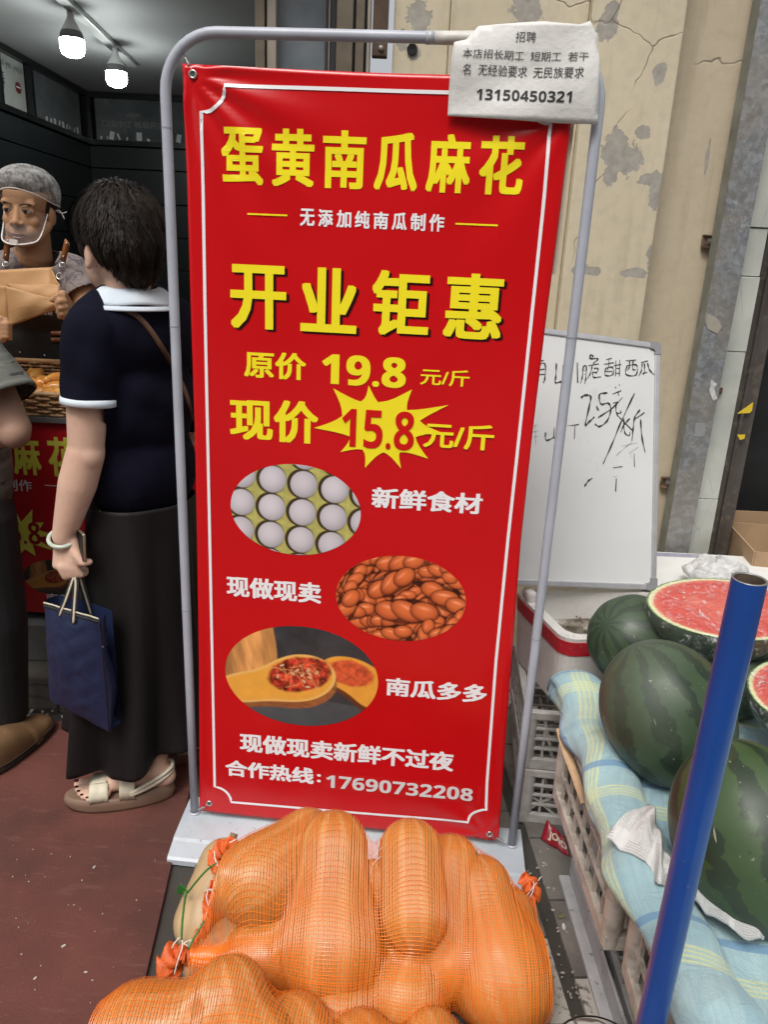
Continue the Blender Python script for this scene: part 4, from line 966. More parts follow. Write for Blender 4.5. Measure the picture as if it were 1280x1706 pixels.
# white foam lid under the far melons, right of the whiteboard, on its own stack
M_foamc = mat('clean_foam', (.72, .72, .70), .6, var=.05, vs=6, bump=.2, bs=120, speck=(30, .70, (.4, .38, .34)))
p = at_z(1190, 965, .555)
mb = MB(); mb.box((p.x+.16, 2.45, .315), (.85, .46, .26), rot=-.02, bev=.012); tag(mb.build('white_foam_chest', M_foamc, None), 'big clean white foam chest standing behind the watermelons beside the whiteboard', 'foam box')
mb = MB(); q = at_y(1130, 932, 2.66); mb.box((q.x-.02, 2.66, q.z+.0), (.20, .02, .040), rot=.0, bev=.003); mb.box((q.x-.02, 2.645, q.z+.021), (.20, .04, .003))
tag(mb.build('clear_plastic_tray', mat('frosted_plastic', (.32, .32, .40), .2, var=.2, vs=40, bump=.3), None), 'narrow frosted plastic tray edge at the foot of the steel trunking', 'tray')
# crumpled white carrier bag
T = NT('thin_white_plastic'); T.set(Base_Color=(.80, .80, .80), Roughness=.35, Subsurface_Weight=.0); T.b.inputs['Transmission Weight'].default_value = .25; T.bump(T.noise(34, 5, .65, dist=2), .9, .012); M_pbag = T.m
q = at_y(1192, 948, 2.36); mb = MB()
def bagp(u, v):
    th = 2*pi*u; ph = pi*.5*v; r = 1+.22*(fbm(u*7 if u < .999 else 0, v*4)-.5)*2+.10*sin(th*3+v*4)
    return Vector(q)+Vector((.105*cos(th)*cos(ph)*r, .07*sin(th)*cos(ph)*r, -.03+.062*sin(ph)*r**1.5+.006*sin(th*7)))
mb.grid(bagp, 72, 26, True); tag(mb.build('plastic_carrier_bag', M_pbag, None, True), 'crumpled white plastic carrier bag lying behind the cut watermelon half', 'plastic bag')

# ================================================================== whiteboard leaning on the wall
T = NT('whiteboard_surface'); c = T.ramp(T.noise(2.5, 4), [(.3, (.60, .62, .61)), (.7, (.68, .69, .68))]); sm_ = T.math('MULTIPLY', T.ramp(T.noise(9, 6, .7), [(.60, 0.), (.78, 1.)]), .35); c = T.mix(sm_, c, (.40, .41, .42)); T.set(Base_Color=c, Roughness=.22); M_wb = T.m
M_alu = mat('brushed_aluminium', (.55, .55, .56), .35, .6, var=.08, vs=30); M_corner = mat('grey_corner_plastic', (.24, .24, .25), .5)
Wb = at_z(1093, 983, .562); Wt = at_y(1100, 573, 2.30)
bU = (Wt-Wb); BH = bU.length; bU.normalize()
lb_ = at_z(868, 1002, .562); bR = (Wb-lb_); bR.z = bR.z; bR = (bR - bU*bR.dot(bU)).normalized(); bNn = bR.cross(bU).normalized()  # towards the wall if positive y
if bNn.y < 0: bNn = -bNn
BWd = .52
brd = empty('whiteboard', Wb-bR*.3, 'whiteboard with aluminium frame and black handwritten prices leaning behind the banner', 'whiteboard')
def wpt(a, h, d=0.): return Wb + bR*(a-BWd) + bU*h + bNn*d   # a from left edge
Rm = Matrix((bR, bNn, bU)).transposed()
fwd = .017
def bx(name, a0, a1, h0, h1, d0, d1, m, bev=0.):
    mb = MB(); mb.box(wpt((a0+a1)/2, (h0+h1)/2, (d0+d1)/2), (a1-a0, d1-d0, h1-h0), rot=Rm, bev=bev); return mb.build(name, m, brd)
bx('writing_surface', .004, BWd-.004, .004, BH-.004, .0, .012, M_wb)
bx('frame_bar', .03, BWd-.03, 0, fwd, -.005, .016, M_alu, .003); bx('frame_bar', .03, BWd-.03, BH-fwd, BH, -.005, .016, M_alu, .003)
bx('frame_bar', 0, fwd, .03, BH-.03, -.005, .016, M_alu, .003); bx('frame_bar', BWd-fwd, BWd, .03, BH-.03, -.005, .016, M_alu, .003)
for a0, h0, sa, sh_ in ((0, 0, 1, 1), (BWd, 0, -1, 1), (0, BH, 1, -1), (BWd, BH, -1, -1)):
    o_ = .0015; poly = [(-o_, -o_+.008), (-o_+.008, -o_), (.034, -o_), (.034, fwd+.002), (fwd+.008, fwd+.002), (fwd+.002, fwd+.008), (fwd+.002, .034), (-o_, .034)]
    M4 = Matrix.Translation(wpt(a0, h0, -.007)) @ Matrix((bR*sa, bU*sh_, bNn)).transposed().to_4x4()
    mb = MB(); mb.prism(poly, .024, M4); mb.build('corner_cap', M_corner, brd)
# handwriting: strokes in board metres, read off the photograph
def wl(X, Y): p = at_plane(820+X/2.783, 540+Y/2.783, wpt(0, 0, -.001), bNn) - wpt(0, 0, 0); return (p.dot(bR), p.dot(bU))
strokes = [
 (2.2, [(212, 172), (240, 168)]), (2.2, [(222, 168), (210, 190), (212, 188), (246, 184), (246, 250), (238, 272)]), (2, [(218, 200), (212, 240), (205, 270)]), (2, [(214, 212), (244, 208)]), (2, [(212, 234), (244, 232)]),
 (2.4, [(299, 180), (297, 240), (294, 270), (315, 268), (345, 262)]), (2.4, [(362, 180), (360, 255)]), (2.2, [(330, 190), (328, 250)]), (3, [(396, 178), (398, 272)]),
 # 脆 as quick strokes
 (2, [(424, 196), (420, 240), (412, 274)]), (2, [(424, 196), (438, 194), (436, 250), (430, 276)]), (1.6, [(424, 214), (436, 213)]), (1.6, [(422, 232), (436, 231)]),
 (2.4, [(472, 150), (460, 142), (455, 158), (492, 160), (470, 182)]), (2, [(448, 192), (496, 184)]), (2, [(466, 192), (458, 226), (444, 250)]), (2, [(474, 206), (492, 204), (486, 224), (470, 222), (472, 246), (506, 244)]),
 # 甜
 (2, [(530, 164), (556, 158)]), (2, [(520, 186), (566, 178)]), (2, [(544, 164), (542, 200)]), (2, [(528, 204), (526, 236), (560, 234), (560, 200), (528, 204)]), (1.8, [(528, 220), (558, 218)]), (1.8, [(540, 200), (536, 216)]),
 (2, [(566, 192), (600, 186)]), (2, [(576, 168), (574, 240)]), (2, [(594, 166), (592, 240)]), (1.8, [(574, 206), (594, 204)]), (1.8, [(574, 228), (594, 226)]),
 # 西
 (2.2, [(622, 170), (668, 166)]), (2, [(628, 190), (622, 232), (668, 236), (672, 190), (628, 192)]), (2, [(640, 170), (638, 198), (630, 214)]), (2, [(656, 168), (654, 208), (668, 210)]),
 # 瓜
 (2.2, [(692, 178), (724, 170)]), (2, [(698, 180), (694, 214), (682, 240)]), (2, [(708, 180), (708, 224), (700, 230), (720, 222)]), (2.4, [(722, 180), (732, 212), (752, 234)]),
 # 2.5 元/斤
 (3, [(413, 342), (430, 330), (458, 334), (452, 380), (434, 466), (452, 452), (476, 430)]), (4, [(486, 380), (494, 400)]), (2.6, [(536, 318), (500, 326), (506, 370), (540, 366), (552, 396), (536, 446), (500, 474), (478, 462)]),
 (2, [(492, 434), (560, 388), (606, 340)]), (2, [(560, 324), (600, 308)]), (2, [(572, 290), (576, 296)]), (2, [(590, 280), (594, 284)]), (2.2, [(562, 366), (590, 360)]), (2.2, [(576, 364), (578, 410), (598, 410), (596, 400)]), (2, [(584, 310), (588, 330)]),
 (2.4, [(662, 320), (600, 452), (560, 550), (516, 648)]),
 (2.4, [(578, 418), (650, 490)]), (2.4, [(640, 436), (612, 470), (598, 500)]), (2, [(612, 436), (616, 500), (636, 516), (642, 500)]), (2.6, [(688, 396), (664, 430), (656, 480), (650, 540)]), (2.4, [(664, 440), (708, 410)]), (2.6, [(690, 440), (696, 520), (711, 594)]),
 # faded half-erased strokes
 (1.6, [(190, 478), (212, 466)]), (1.6, [(188, 500), (214, 494)]), (1.6, [(200, 462), (204, 560)]), (1.6, [(184, 524), (214, 520)]), (2.2, [(248, 500), (252, 538), (290, 524)]), (2.4, [(290, 480), (286, 530)]),
 (1.5, [(340, 480), (338, 520)]), (1.5, [(336, 472), (372, 468)]), (1.8, [(366, 470), (404, 464)]), (1.8, [(386, 468), (382, 532)]),
 (1.3, [(576, 610), (620, 570), (652, 545)]), (1.3, [(600, 566), (672, 550)]), (1.3, [(634, 600), (680, 570)]), (1.8, [(660, 600), (662, 662)]), (1.3, [(644, 596), (646, 622)]),
 (1.8, [(562, 666), (606, 660)]), (2.6, [(430, 752), (446, 728), (466, 714)]), (2.8, [(578, 716), (574, 776)]), (1.2, [(560, 710), (584, 704)]), (1.6, [(450, 630), (453, 634)])]
M_mark = mat('black_marker', (.03, .03, .035), .4); 
def stroke(mb, pts, wd):
    P2 = smoothpath([Vector((*wl(*p), 0)) for p in pts], 5) if len(pts) > 2 else [Vector((*wl(*p), 0)) for p in pts]
    n = len(P2); vs = []
    for i, p in enumerate(P2):
        t = (P2[min(i+1, n-1)]-P2[max(i-1, 0)]).normalized(); q = Vector((-t.y, t.x, 0)); h = wd*.00040*(.75+.4*sin(i*1.3))*(.6 if i in (0, n-1) else 1)
        for s_ in (-1, 1): r = p+q*h*s_; vs.append(wpt(r.x, r.y, -.0016))
    mb.add(vs, [(2*i, 2*i+1, 2*i+3, 2*i+2) for i in range(n-1)])
for wd, pts_ in strokes:
    if max(p[0] for p in pts_) > 0: mb = MB(); stroke(mb, pts_, wd*2.5 if wd > 1.7 else wd*1.5); mb.build('handwriting_stroke', M_mark if wd > 1.7 else mat('faded_marker', (.26, .26, .27), .5), brd)

# ================================================================== watermelons
def melon_mat(name, light, dark, amt, bloom, nst=11):
    T = NT(name); P = T.sep(); an = T.math('ARCTAN2', P[1], P[0]); wn_ = T.noise(9, 5, .65); w2 = T.noise(34, 4, .6)
    ph = T.math('ADD', T.math('MULTIPLY', an, nst), T.math('ADD', T.math('MULTIPLY', T.math('SUBTRACT', wn_, .5), 7.5), T.math('MULTIPLY', T.math('SUBTRACT', w2, .5), 3.)))
    s_ = T.math('SINE', ph); st = T.ramp(s_, [(.02, 0.), (.18, .3), (.34, 1.)])
    cl = T.ramp(T.noise(22, 5), [(.3, tuple(c*.8 for c in light)), (.7, light)]); c = T.mix(T.math('MULTIPLY', st, amt), cl, dark)
    c = T.mix(T.math('MULTIPLY', T.ramp(T.noise(3.2, 4), [(.42, 0.), (.62, 1.)]), bloom), c, (.16, .19, .15))
    mud = T.ramp(T.noise(4.2, 5, co=T.mapping((1, 1, 1), loc=(4, 2, 7))), [(.58, 0.), (.72, .5)]); c = T.mix(mud, c, (.10, .075, .045))
    sc1 = T.n('TexNoise'); sc1.inputs['Scale'].default_value = 16; sc1.inputs['Detail'].default_value = 1; T.l(T.mapping((1, 7, 1), rot=(.6, .5, .8)), sc1.inputs['Vector']); k = T.ramp(sc1.outputs['Fac'], [(.775, 0.), (.80, .7)]); c = T.mix(k, c, (.42, .40, .28)); k3 = T.ramp(T.noise(60, 3, .6, co=T.mapping((1, .25, 1), rot=(1.1, .3, .2))), [(.705, 0.), (.73, .6)]); c = T.mix(k3, c, (.40, .38, .28)); k4 = T.ramp(T.noise(120, 2), [(.72, 0.), (.74, .5)]); c = T.mix(k4, c, (.45, .43, .33))
    T.set(Base_Color=c, Roughness=T.ramp(T.noise(9, 5), [(.3, .34), (.7, .62)])); T.bump(T.noise(60, 4), .06, .001); return T.m
M_m_dark = melon_mat('dark_watermelon_rind', (.030, .060, .022), (.009, .018, .009), .85, .16); M_m_dark2 = melon_mat('bloomy_watermelon_rind', (.036, .068, .028), (.010, .020, .010), .85, .26, 10)
M_m_light = melon_mat('striped_watermelon_rind', (.040, .080, .022), (.011, .023, .010), .88, .14, 9)
def melon(c, r, axis, label, m, spin=0., noise=.01):
    o = MB(); n, k = 56, 36; ax_ = Vector(axis).normalized()
    def f_(u, v):
        th = 2*pi*u; ph = pi*v; b = 1+.012*cos(th*9)*sin(ph)+noise*(fbm(2+2*cos(th), 2+2*sin(th)+v*3)-.5)*2
        return Vector((r[0]*cos(th)*sin(ph)*b, r[0]*sin(th)*sin(ph)*b, -r[1]*cos(ph)))
    o.grid(f_, n, k, True); ob = o.build('watermelon', m, None, True)
    q = Vector((0, 0, 1)).rotation_difference(ax_); ob.rotation_euler = (q@Euler((0, 0, spin)).to_quaternion()).to_euler(); ob.location = c
    st_ = MB(); st_.lathe([(.0001, r[1]+.006), (.005, r[1]+.005), (.006, r[1]-.002), (.016, r[1]-.003)], n=12); s2 = st_.build('stem_scar', mat('dry_stem', (.14, .12, .07), .8)); s2.parent = ob
    return tag(ob, label, 'watermelon', 'watermelons heaped on the blanket')
def place(u, v, z): return at_z(u, v, z)
m1 = melon(place(1062, 1070, .615), (.108, .125), (.5, .25, -.35), 'dark watermelon wedged against the foam box, farthest left of the heap', M_m_dark, .4)
m2 = melon(place(1112, 1188, .640), (.121, .142), (.45, -.30, -.85), 'large dark watermelon with whitish bloom and scratches in the middle of the heap', M_m_dark2, 1.2)
m3 = melon(place(1252, 1392, .625), (.115, .143), (-.25, .55, .75), 'big light green striped watermelon behind the blue pole, nearest of the heap', M_m_light, .2)
melon(Vector((.98, 1.62, .60)), (.105, .125), (.9, .2, .1), 'dark watermelon half hidden under the cut half right of the blue pole', M_m_dark, 2.)
melon(Vector((.80, 1.52, .59)), (.100, .12), (.2, .9, .1), 'dark watermelon in shadow directly below the cut watermelon half', M_m_dark, 3.)
# cut halves wrapped in film
T = NT('watermelon_flesh'); P = T.sep(); r_ = T.math('SQRT', T.math('ADD', T.math('MULTIPLY', P[0], P[0]), T.math('MULTIPLY', P[1], P[1])))
rn = T.math('ADD', r_, T.math('MULTIPLY', T.math('SUBTRACT', T.noise(18, 3), .5), .05))
c = T.ramp(rn, [(.0, (.62, .12, .08)), (.80, (.56, .055, .040)), (.90, (.62, .14, .09)), (.925, (.70, .58, .34)), (.965, (.66, .70, .42)), (.985, (.08, .16, .04))])
c2 = T.mix(T.math('MULTIPLY', T.ramp(T.noise(2.4, 5, .6), [(.50, 0.), (.6, 1.)]), T.ramp(rn, [(.35, .55), (.7, 0.)])), c, (.68, .20, .15))
seed = T.ramp(T.vor(7.5, rnd=1.), [(.07, 1.), (.10, 0.)]); sm2 = T.math('MULTIPLY', seed, T.ramp(rn, [(.35, 0.), (.45, 1.), (.78, 1.), (.84, 0.)])); c2 = T.mix(T.math('MULTIPLY', sm2, .75), c2, (.12, .02, .01))
T.set(Base_Color=c2, Roughness=.3, Subsurface_Weight=.0, Coat_Weight=.25, Coat_Roughness=.15); T.bump(T.noise(4, 6, .65), .5, .02); M_flesh = T.m
def half(c, r, nrm, up_l, label, rind):
    e = empty('watermelon_half', c, label, 'watermelon half', 'cut watermelon halves in cling film')
    q = Vector((0, 0, 1)).rotation_difference(Vector(nrm).normalized()).to_matrix()@Matrix.Rotation(up_l, 3, 'Z')
    mb = MB(); mb.grid(lambda u, v: Vector(c)+q@Vector((r[0]*cos(2*pi*u)*sin(pi/2*v), r[1]*sin(2*pi*u)*sin(pi/2*v), -r[2]*cos(pi/2*v))), 56, 18, True); mb.build('rind', rind, e, True)
    mb = MB()
    def fl(u, v):
        x, y = cos(2*pi*u)*v, sin(2*pi*u)*v; h = .006*(fbm(x*3+4, y*3+2)-.45)*(1-v**4)
        return Vector((x, y, .0005+h))
    mb.grid(fl, 64, 24, True); o = mb.build('flesh', M_flesh, e, True)
    o.parent = e; o.matrix_parent_inverse = Matrix.Identity(4); o.location = (0, 0, 0); o.scale = (r[0], r[1], 1); o.rotation_euler = q.to_euler()
    mb = MB()
    def film(u, v):
        a = 2*pi*u; k = 1.012+.02*abs(sin(a*9+v*7))*v
        if v < .5: t = v*2; p_ = Vector((r[0]*cos(a)*t*1.006, r[1]*sin(a)*t*1.006, .006+.002*sin(a*5+t*9)))
        else: t = (v-.5)*1.5*pi/2; p_ = Vector((r[0]*cos(a)*cos(t)*k, r[1]*sin(a)*cos(t)*k, -r[2]*sin(t)*k))
        return Vector(c)+q@p_
    mb.grid(film, 120, 30, True); mb.build('cling_film', M_cling, e, True)
    return e
hp = at_z(1212, 1012, .745)
half(hp, (.172, .122, .125), (-.04, -.15, 1), .0, 'cut red watermelon half facing up in cling film behind the top of the blue pole', M_m_dark)
hp2 = at_y(1262, 1165, 1.42)
half(at_z(1362, 1156, .672), (.125, .120, .11), (-.10, -.10, 1), .3, 'tilted red watermelon half at the right edge below the larger cut half', M_m_dark)
# ================================================================== newspaper under the near melon
T = NT('newsprint'); uv = T.tc.outputs['UV']; P = T.sep(uv); lines = T.math('GREATER_THAN', T.math('SINE', T.math('MULTIPLY', P[1], 1250)), .05)
wd_ = T.math('GREATER_THAN', T.noise(1, 2, co=T.mapping((420, 190, 1), co=uv)), .42); colm = T.math('GREATER_THAN', T.math('SINE', T.math('MULTIPLY', P[0], 70)), -.85)
blkm = T.math('GREATER_THAN', T.noise(9, 1, co=uv), .40)
k = T.math('MULTIPLY', T.math('MULTIPLY', lines, wd_), T.math('MULTIPLY', colm, blkm)); c = T.mix(T.math('MULTIPLY', k, .42), (.60, .59, .57), (.14, .14, .15)); T.set(Base_Color=c, Roughness=.8); T.bump(T.noise(20, 5, .6, co=uv, dist=1), .6, .006); M_news = T.m
def news(name, ptsA, ptsB, label, amp, lift=.012):
    A_ = smoothpath([at_z(*p) for p in ptsA], 10); B_ = smoothpath([at_z(*p) for p in ptsB], 10)
    n = min(len(A_), len(B_)); m_ = 22; mb = MB()
    def f_(u, v):
        i = u*(n-1); k_ = min(int(i), n-2); t = i-k_; a = A_[k_]*(1-t)+A_[k_+1]*t; b = B_[k_]*(1-t)+B_[k_+1]*t; p = a*(1-v)+b*v
        return p+Vector((0, 0, lift*sin(pi*v)+amp*(fbm(u*9+2, v*5)-.5)+amp*.5*sin(u*17+v*5)))
    mb.grid(f_, 70, m_); o = mb.build(name, M_news, None, True)
    L_ = o.data.uv_layers.new(name='UVMap'); li = np.empty(len(o.data.loops), np.int32); o.data.loops.foreach_get('vertex_index', li)
    L_.data.foreach_set('uv', np.stack([(li % 70)/69*.30, (li//70)/21*.12], 1).ravel()); add_solid(o, .0006, 1)
    return tag(o, label, 'newspaper', 'crumpled newspaper under the melons')
news('newspaper', [(1008, 1396, .555), (1030, 1408, .556), (1062, 1430, .556), (1088, 1450, .556), (1096, 1476, .552), (1116, 1473, .55)], [(1082, 1336, .575), (1092, 1350, .580), (1096, 1378, .580), (1104, 1400, .575), (1110, 1420, .568), (1122, 1440, .56)], 'crumpled newspaper scrap tucked between blanket and striped melon left of the blue pole', .010)
news('newspaper', [(1155, 1498, .545), (1180, 1520, .545), (1215, 1545, .545), (1258, 1566, .542), (1274, 1563, .54)], [(1163, 1468, .57), (1190, 1482, .575), (1218, 1505, .575), (1250, 1530, .565), (1275, 1552, .55)], 'twisted strip of newspaper under the striped melon right of the blue pole', .008)

# ================================================================== blue steel pole
T = NT('blue_pole_paint'); c = T.ramp(T.noise(6, 4), [(.3, (.008, .050, .24)), (.7, (.011, .065, .30))]); c = T.mix(T.ramp(T.noise(40, 6, .7, co=T.mapping((1, 1, .12))), [(.68, 0.), (.73, .6)]), c, (.035, .06, .14)); c = T.mix(T.ramp(T.noise(120, 2), [(.74, 0.), (.77, 1.)]), c, (.22, .30, .42)); T.set(Base_Color=c, Roughness=.28, Coat_Weight=.2); T.bump(T.noise(15, 4), .05, .001); M_bpole = T.m
M_pin = mat('pole_inside_rust', (.12, .085, .06), .7, .3, var=.4, vs=40); M_rim = mat('pole_cut_edge', (.30, .30, .29), .4, .6)
pr = .0172; pt_ = at_y(1250, 965, .71); pb_ = Vector((.362, .715, .0))
dv = (pt_-pb_).normalized()
bp = empty('blue_pole', pb_, 'upright blue painted steel pipe with open top standing among the watermelons', 'pole')
mb = MB(); mb.tube([pb_, pb_+(pt_-pb_)*.25, pb_+(pt_-pb_)*.5, pb_+(pt_-pb_)*.75, pt_], pr, 40, cap=False); mb.build('tube', M_bpole, bp, True)
mb = MB(); mb.tube([pt_-dv*.25, pt_+dv*.0002], pr-.0022, 40, cap=False); mb.build('bore', M_pin, bp, True)
q = Vector((0, 0, 1)).rotation_difference(dv).to_matrix()
mb = MB(); mb.lathe([(pr-.0024, 0), (pr-.0022, .0006), (pr, .0006), (pr+.0002, 0)], pt_, 40, axis=dv); mb.build('cut_rim', M_rim, bp, True)
# round cracked weight at the pole's foot
T = NT('cracked_white_top'); v = T.n('TexVoronoi', feature='DISTANCE_TO_EDGE'); v.inputs['Scale'].default_value = 9; ad = T.n('VectorMath', operation='ADD'); nz = T.n('TexNoise'); nz.inputs['Scale'].default_value = 12; T.l(T.co, nz.inputs['Vector']); sc_ = T.n('VectorMath', operation='SCALE'); sc_.inputs['Scale'].default_value = .10; T.l(nz.outputs['Color'], sc_.inputs[0]); T.l(T.co, ad.inputs[0]); T.l(sc_.outputs[0], ad.inputs[1]); T.l(ad.outputs[0], v.inputs['Vector'])
k = T.ramp(v.outputs['Distance'], [(.01, 1.), (.03, 0.)]); c = T.ramp(T.noise(14, 5), [(.3, (.30, .29, .27)), (.7, (.55, .54, .50))]); c = T.mix(k, c, (.12, .11, .09)); T.set(Base_Color=c, Roughness=.6); T.bump(T.math('SUBTRACT', T.noise(20, 4), k), .5, .004); M_ctop = T.m
wc = at_z(1005, 1760, .25); 
wd0 = empty('round_weight', wc, 'round cracked white disc with dark rim at the bottom edge beside the pumpkins', 'weight')
mb = MB(); mb.lathe([(.0001, .0), (.05, -.001), (.070, -.006), (.0755, -.012)], wc, 48); mb.build('cracked_top', M_ctop, wd0, True)
mb = MB(); mb.lathe([(.0757, -.010), (.079, -.012), (.079, -.22), (.075, -.245)], wc, 48); mb.build('dark_rim', mat('dark_rubber', (.03, .028, .026), .6), wd0, True)

# ================================================================== snack packet, litter by the crates
T = NT('red_packet'); T.set(Base_Color=T.ramp(T.noise(10, 3), [(.3, (.22, .008, .02)), (.7, (.32, .015, .03))]), Roughness=.3); T.bump(T.noise(35, 4), .6, .004); M_pk = T.m
pk0, pk1, pk2, pk3 = at_z(912, 1366, .05), at_z(940, 1395, .035), at_z(950, 1428, .008), at_z(902, 1398, .012)
pk = empty('snack_packet', pk3, 'torn dark red snack packet with cream letters lying against the grey crate', 'packet')
mb = MB(); mb.grid(lambda u, v: (pk0*(1-u)+pk1*u)*(1-v)+(pk3*(1-u)+pk2*u)*v+Vector((0, 0, .006*sin(pi*u)*sin(pi*v)+.002*sin(u*14))), 16, 12); o = mb.build('wrapper', M_pk, pk, True); add_solid(o, .004)
def pkf(x, z): 
    u, v = x, 1-z; p = (pk0*(1-u)+pk1*u)*(1-v)+(pk3*(1-u)+pk2*u)*v+Vector((0, 0, .006*sin(pi*u)*sin(pi*v)+.002*sin(u*14))); return p+Vector((-.001, -.0035, .0035))
lettering(pk, 'JOIO', (.22, .98, .15, .62), pkf, mat('cream_letters', (.62, .55, .42), .5), .03)
M_leafy = mat('dry_leaf', (.26, .18, .06), .8, var=.4, vs=60); M_leafr = mat('dark_red_petal', (.16, .01, .02), .6); M_scr = mat('white_scrap', (.6, .6, .57), .7)
def leaf(u, v, s_, m, lab, cat='leaf', asp=.6, grp=None):
    c = at_z(u, v, .010); a0 = rr.uniform(0, pi); mb = MB(); n = 14
    ring_ = [Vector((s_*cos(2*pi*k/n), s_*asp*sin(2*pi*k/n), .25*s_*(cos(2*pi*k/n)**2))) for k in range(n)]
    R = Matrix.Rotation(a0, 3, 'Z'); mb.add([c+R@p for p in ring_]+[c+Vector((0, 0, .001))], [(k, (k+1) % n, n) for k in range(n)])
    o = mb.build('fallen_leaf' if cat == 'leaf' else 'paper_scrap', m); add_solid(o, .001); return tag(o, lab, cat, grp)
leaf(966, 1552, .010, M_leafy, 'round yellow-brown leaf on the slabs, upper of two touching leaves'); leaf(970, 1561, .011, M_leafy, 'round yellow-brown leaf on the slabs, lower of two touching leaves')
leaf(995, 1653, .010, M_leafy, 'small yellow-brown leaf on the slabs closest to the round weight'); leaf(935, 1527, .009, mat('green_leaf_scrap', (.14, .15, .05), .7), 'dull green leaf scrap on the slabs right of the tied sack corner')
leaf(973, 1517, .012, M_leafr, 'dark red petal beside the metal rail'); leaf(940, 1545, .010, M_scr, 'white triangular paper scrap on the slabs', 'paper scrap', .35)
mb = MB()
for i in range(150):
    p = at_z(rr.uniform(880, 1010), rr.uniform(1390, 1700), .0085); s_ = rr.uniform(.0012, .005)
    if p.x > .47: continue
    mb.box(p, (s_*1.6, s_, .002), rot=rr.uniform(0, 3))
tag(mb.build('grit', mat('grit_pale', (.34, .31, .27), .9, var=.5, vs=90)), 'grit and tiny scraps between the sack and the crates', 'grit', kind='stuff')

# ================================================================== cardboard boxes of fruit at the far right
M_card = mat('cardboard', (.38, .25, .145), .8, var=.12, vs=8, bump=.15, bs=120); M_cardd = mat('cardboard_edge', (.30, .19, .10), .85)
def carton(c, dims, yaw, label, flap=.0):
    e = empty('cardboard_box', c, label, 'cardboard box', 'cardboard boxes by the dark door'); q = Matrix.Rotation(yaw, 3, 'Z'); L_, D_, H_ = dims; t = .006
    for nm, cc, dd in (('side', (0, -D_/2, H_/2), (L_, t, H_)), ('side', (0, D_/2, H_/2), (L_, t, H_)), ('side', (-L_/2, 0, H_/2), (t, D_-t*1.1, H_)), ('side', (L_/2, 0, H_/2), (t, D_-t*1.1, H_)), ('base', (0, 0, t/2), (L_-t*1.2, D_-t*1.2, t))):
        mb = MB(); mb.box(Vector(c)+q@Vector(cc), dd, rot=q); mb.build(nm, M_card, e)
    if flap:
        mb = MB(); mb.box(Vector(c)+q@Vector((0, D_/2+.03, H_+flap/2)), (L_, t, flap), rot=q@Matrix.Rotation(-.3, 3, 'X')); mb.build('flap', M_card, e)
    return e
cn_ = at_z(1259, 919, .50); cl_ = at_z(1213, 869, .50); yw_ = math.atan2((cl_-cn_).y, (cl_-cn_).x); dl_ = (cl_-cn_).length
qv = Matrix.Rotation(yw_, 3, 'Z'); ctr = (cn_+cl_)/2 + qv@Vector((0, -.17, 0)); ctr.z = .26
carton(ctr, (dl_, .34, .24), yw_, 'open brown cardboard box at the right edge, nearer of the boxes', .0)
c2 = at_z(1214, 851, .53)
carton(Vector((c2.x+.26, c2.y+.16, .33)), (.5, .30, .20), .0, 'brown cardboard box holding small red fruit, farther of the boxes', .10)
mb = MB(); mb.box((c2.x+.35, 3.0, .12), (.9, 1.1, .24)); tag(mb.build('box_stand', mat('dark_stand', (.05, .045, .04), .7)), 'low dark stand beneath the cardboard boxes at the right edge', 'stand')
M_rfruit = mat('red_fruit_skin', (.28, .012, .02), .3, var=.3, vs=20)
for i, (u, v, r, lab) in enumerate(((1247, 842, .020, 'small dark red fruit in the far cardboard box, leftmost of three'), (1264, 839, .030, 'larger red fruit in the far cardboard box, middle of three'), (1281, 842, .022, 'small red fruit in the far cardboard box at the photo edge'))):
    c = at_z(u, v, .50); mb = MB(); mb.grid(lambda a, b: c+Vector((r*cos(2*pi*a)*sin(pi*b), r*sin(2*pi*a)*sin(pi*b), -r*.85*cos(pi*b)-.15*r*math.exp(-((b-1)/.12)**2))), 20, 14, True); tag(mb.build('red_fruit', M_rfruit, None, True), lab, 'fruit', 'red fruit in the far box')
# ================================================================== net sacks of squash
def squash_mat(name, c1, c2, c3):
    T = NT(name); P = T.sep(); an = T.math('ARCTAN2', P[1], P[0]); st = T.math('SINE', T.math('ADD', T.math('MULTIPLY', an, 10), T.math('MULTIPLY', T.noise(5, 4), 3)))
    c = T.ramp(T.noise(6, 6), [(.3, c1), (.7, c2)]); c = T.mix(T.math('MULTIPLY', T.ramp(st, [(.2, 0.), (.9, 1.)]), .35), c, c3)
    c = T.mix(T.ramp(T.noise(34, 5, .7), [(.60, 0.), (.72, .5)]), c, tuple(x*.55 for x in c1)); T.set(Base_Color=c, Roughness=.5); T.bump(T.math('ADD', T.noise(40, 4), T.math('MULTIPLY', st, .4)), .15, .003); return T.m
M_sq = squash_mat('orange_squash_skin', (.43, .185, .045), (.54, .28, .085), (.70, .47, .22)); M_sqp = squash_mat('pale_tan_squash_skin', (.42, .27, .13), (.56, .40, .22), (.36, .25, .12))
T = NT('orange_net_thread'); T.set(Base_Color=T.ramp(T.noise(9, 3), [(.3, (.84, .17, .012)), (.7, (.92, .24, .02))]), Roughness=.30); T.b.inputs['Specular IOR Level'].default_value = .6
T.b.inputs['Transmission Weight'].default_value = 0.; M_net = T.m
M_hem = mat('orange_red_net_hem', (.66, .12, .02), .45, var=.2, vs=60, bump=.6, bs=400, bd=.002); M_str = mat('white_string', (.72, .68, .62), .7)
def pear(a, b, ra, rb): return (np.array(a, float), np.array(b, float), ra, rb)
def sd(P, q):
    a, b, ra, rb = q; ab = b-a; h = np.clip(((P-a)@ab)/(ab@ab), 0, 1); d = np.linalg.norm(P-a-h[..., None]*ab, axis=-1)
    hs = h*h*(3-2*h); return d-(ra+(rb-ra)*hs)
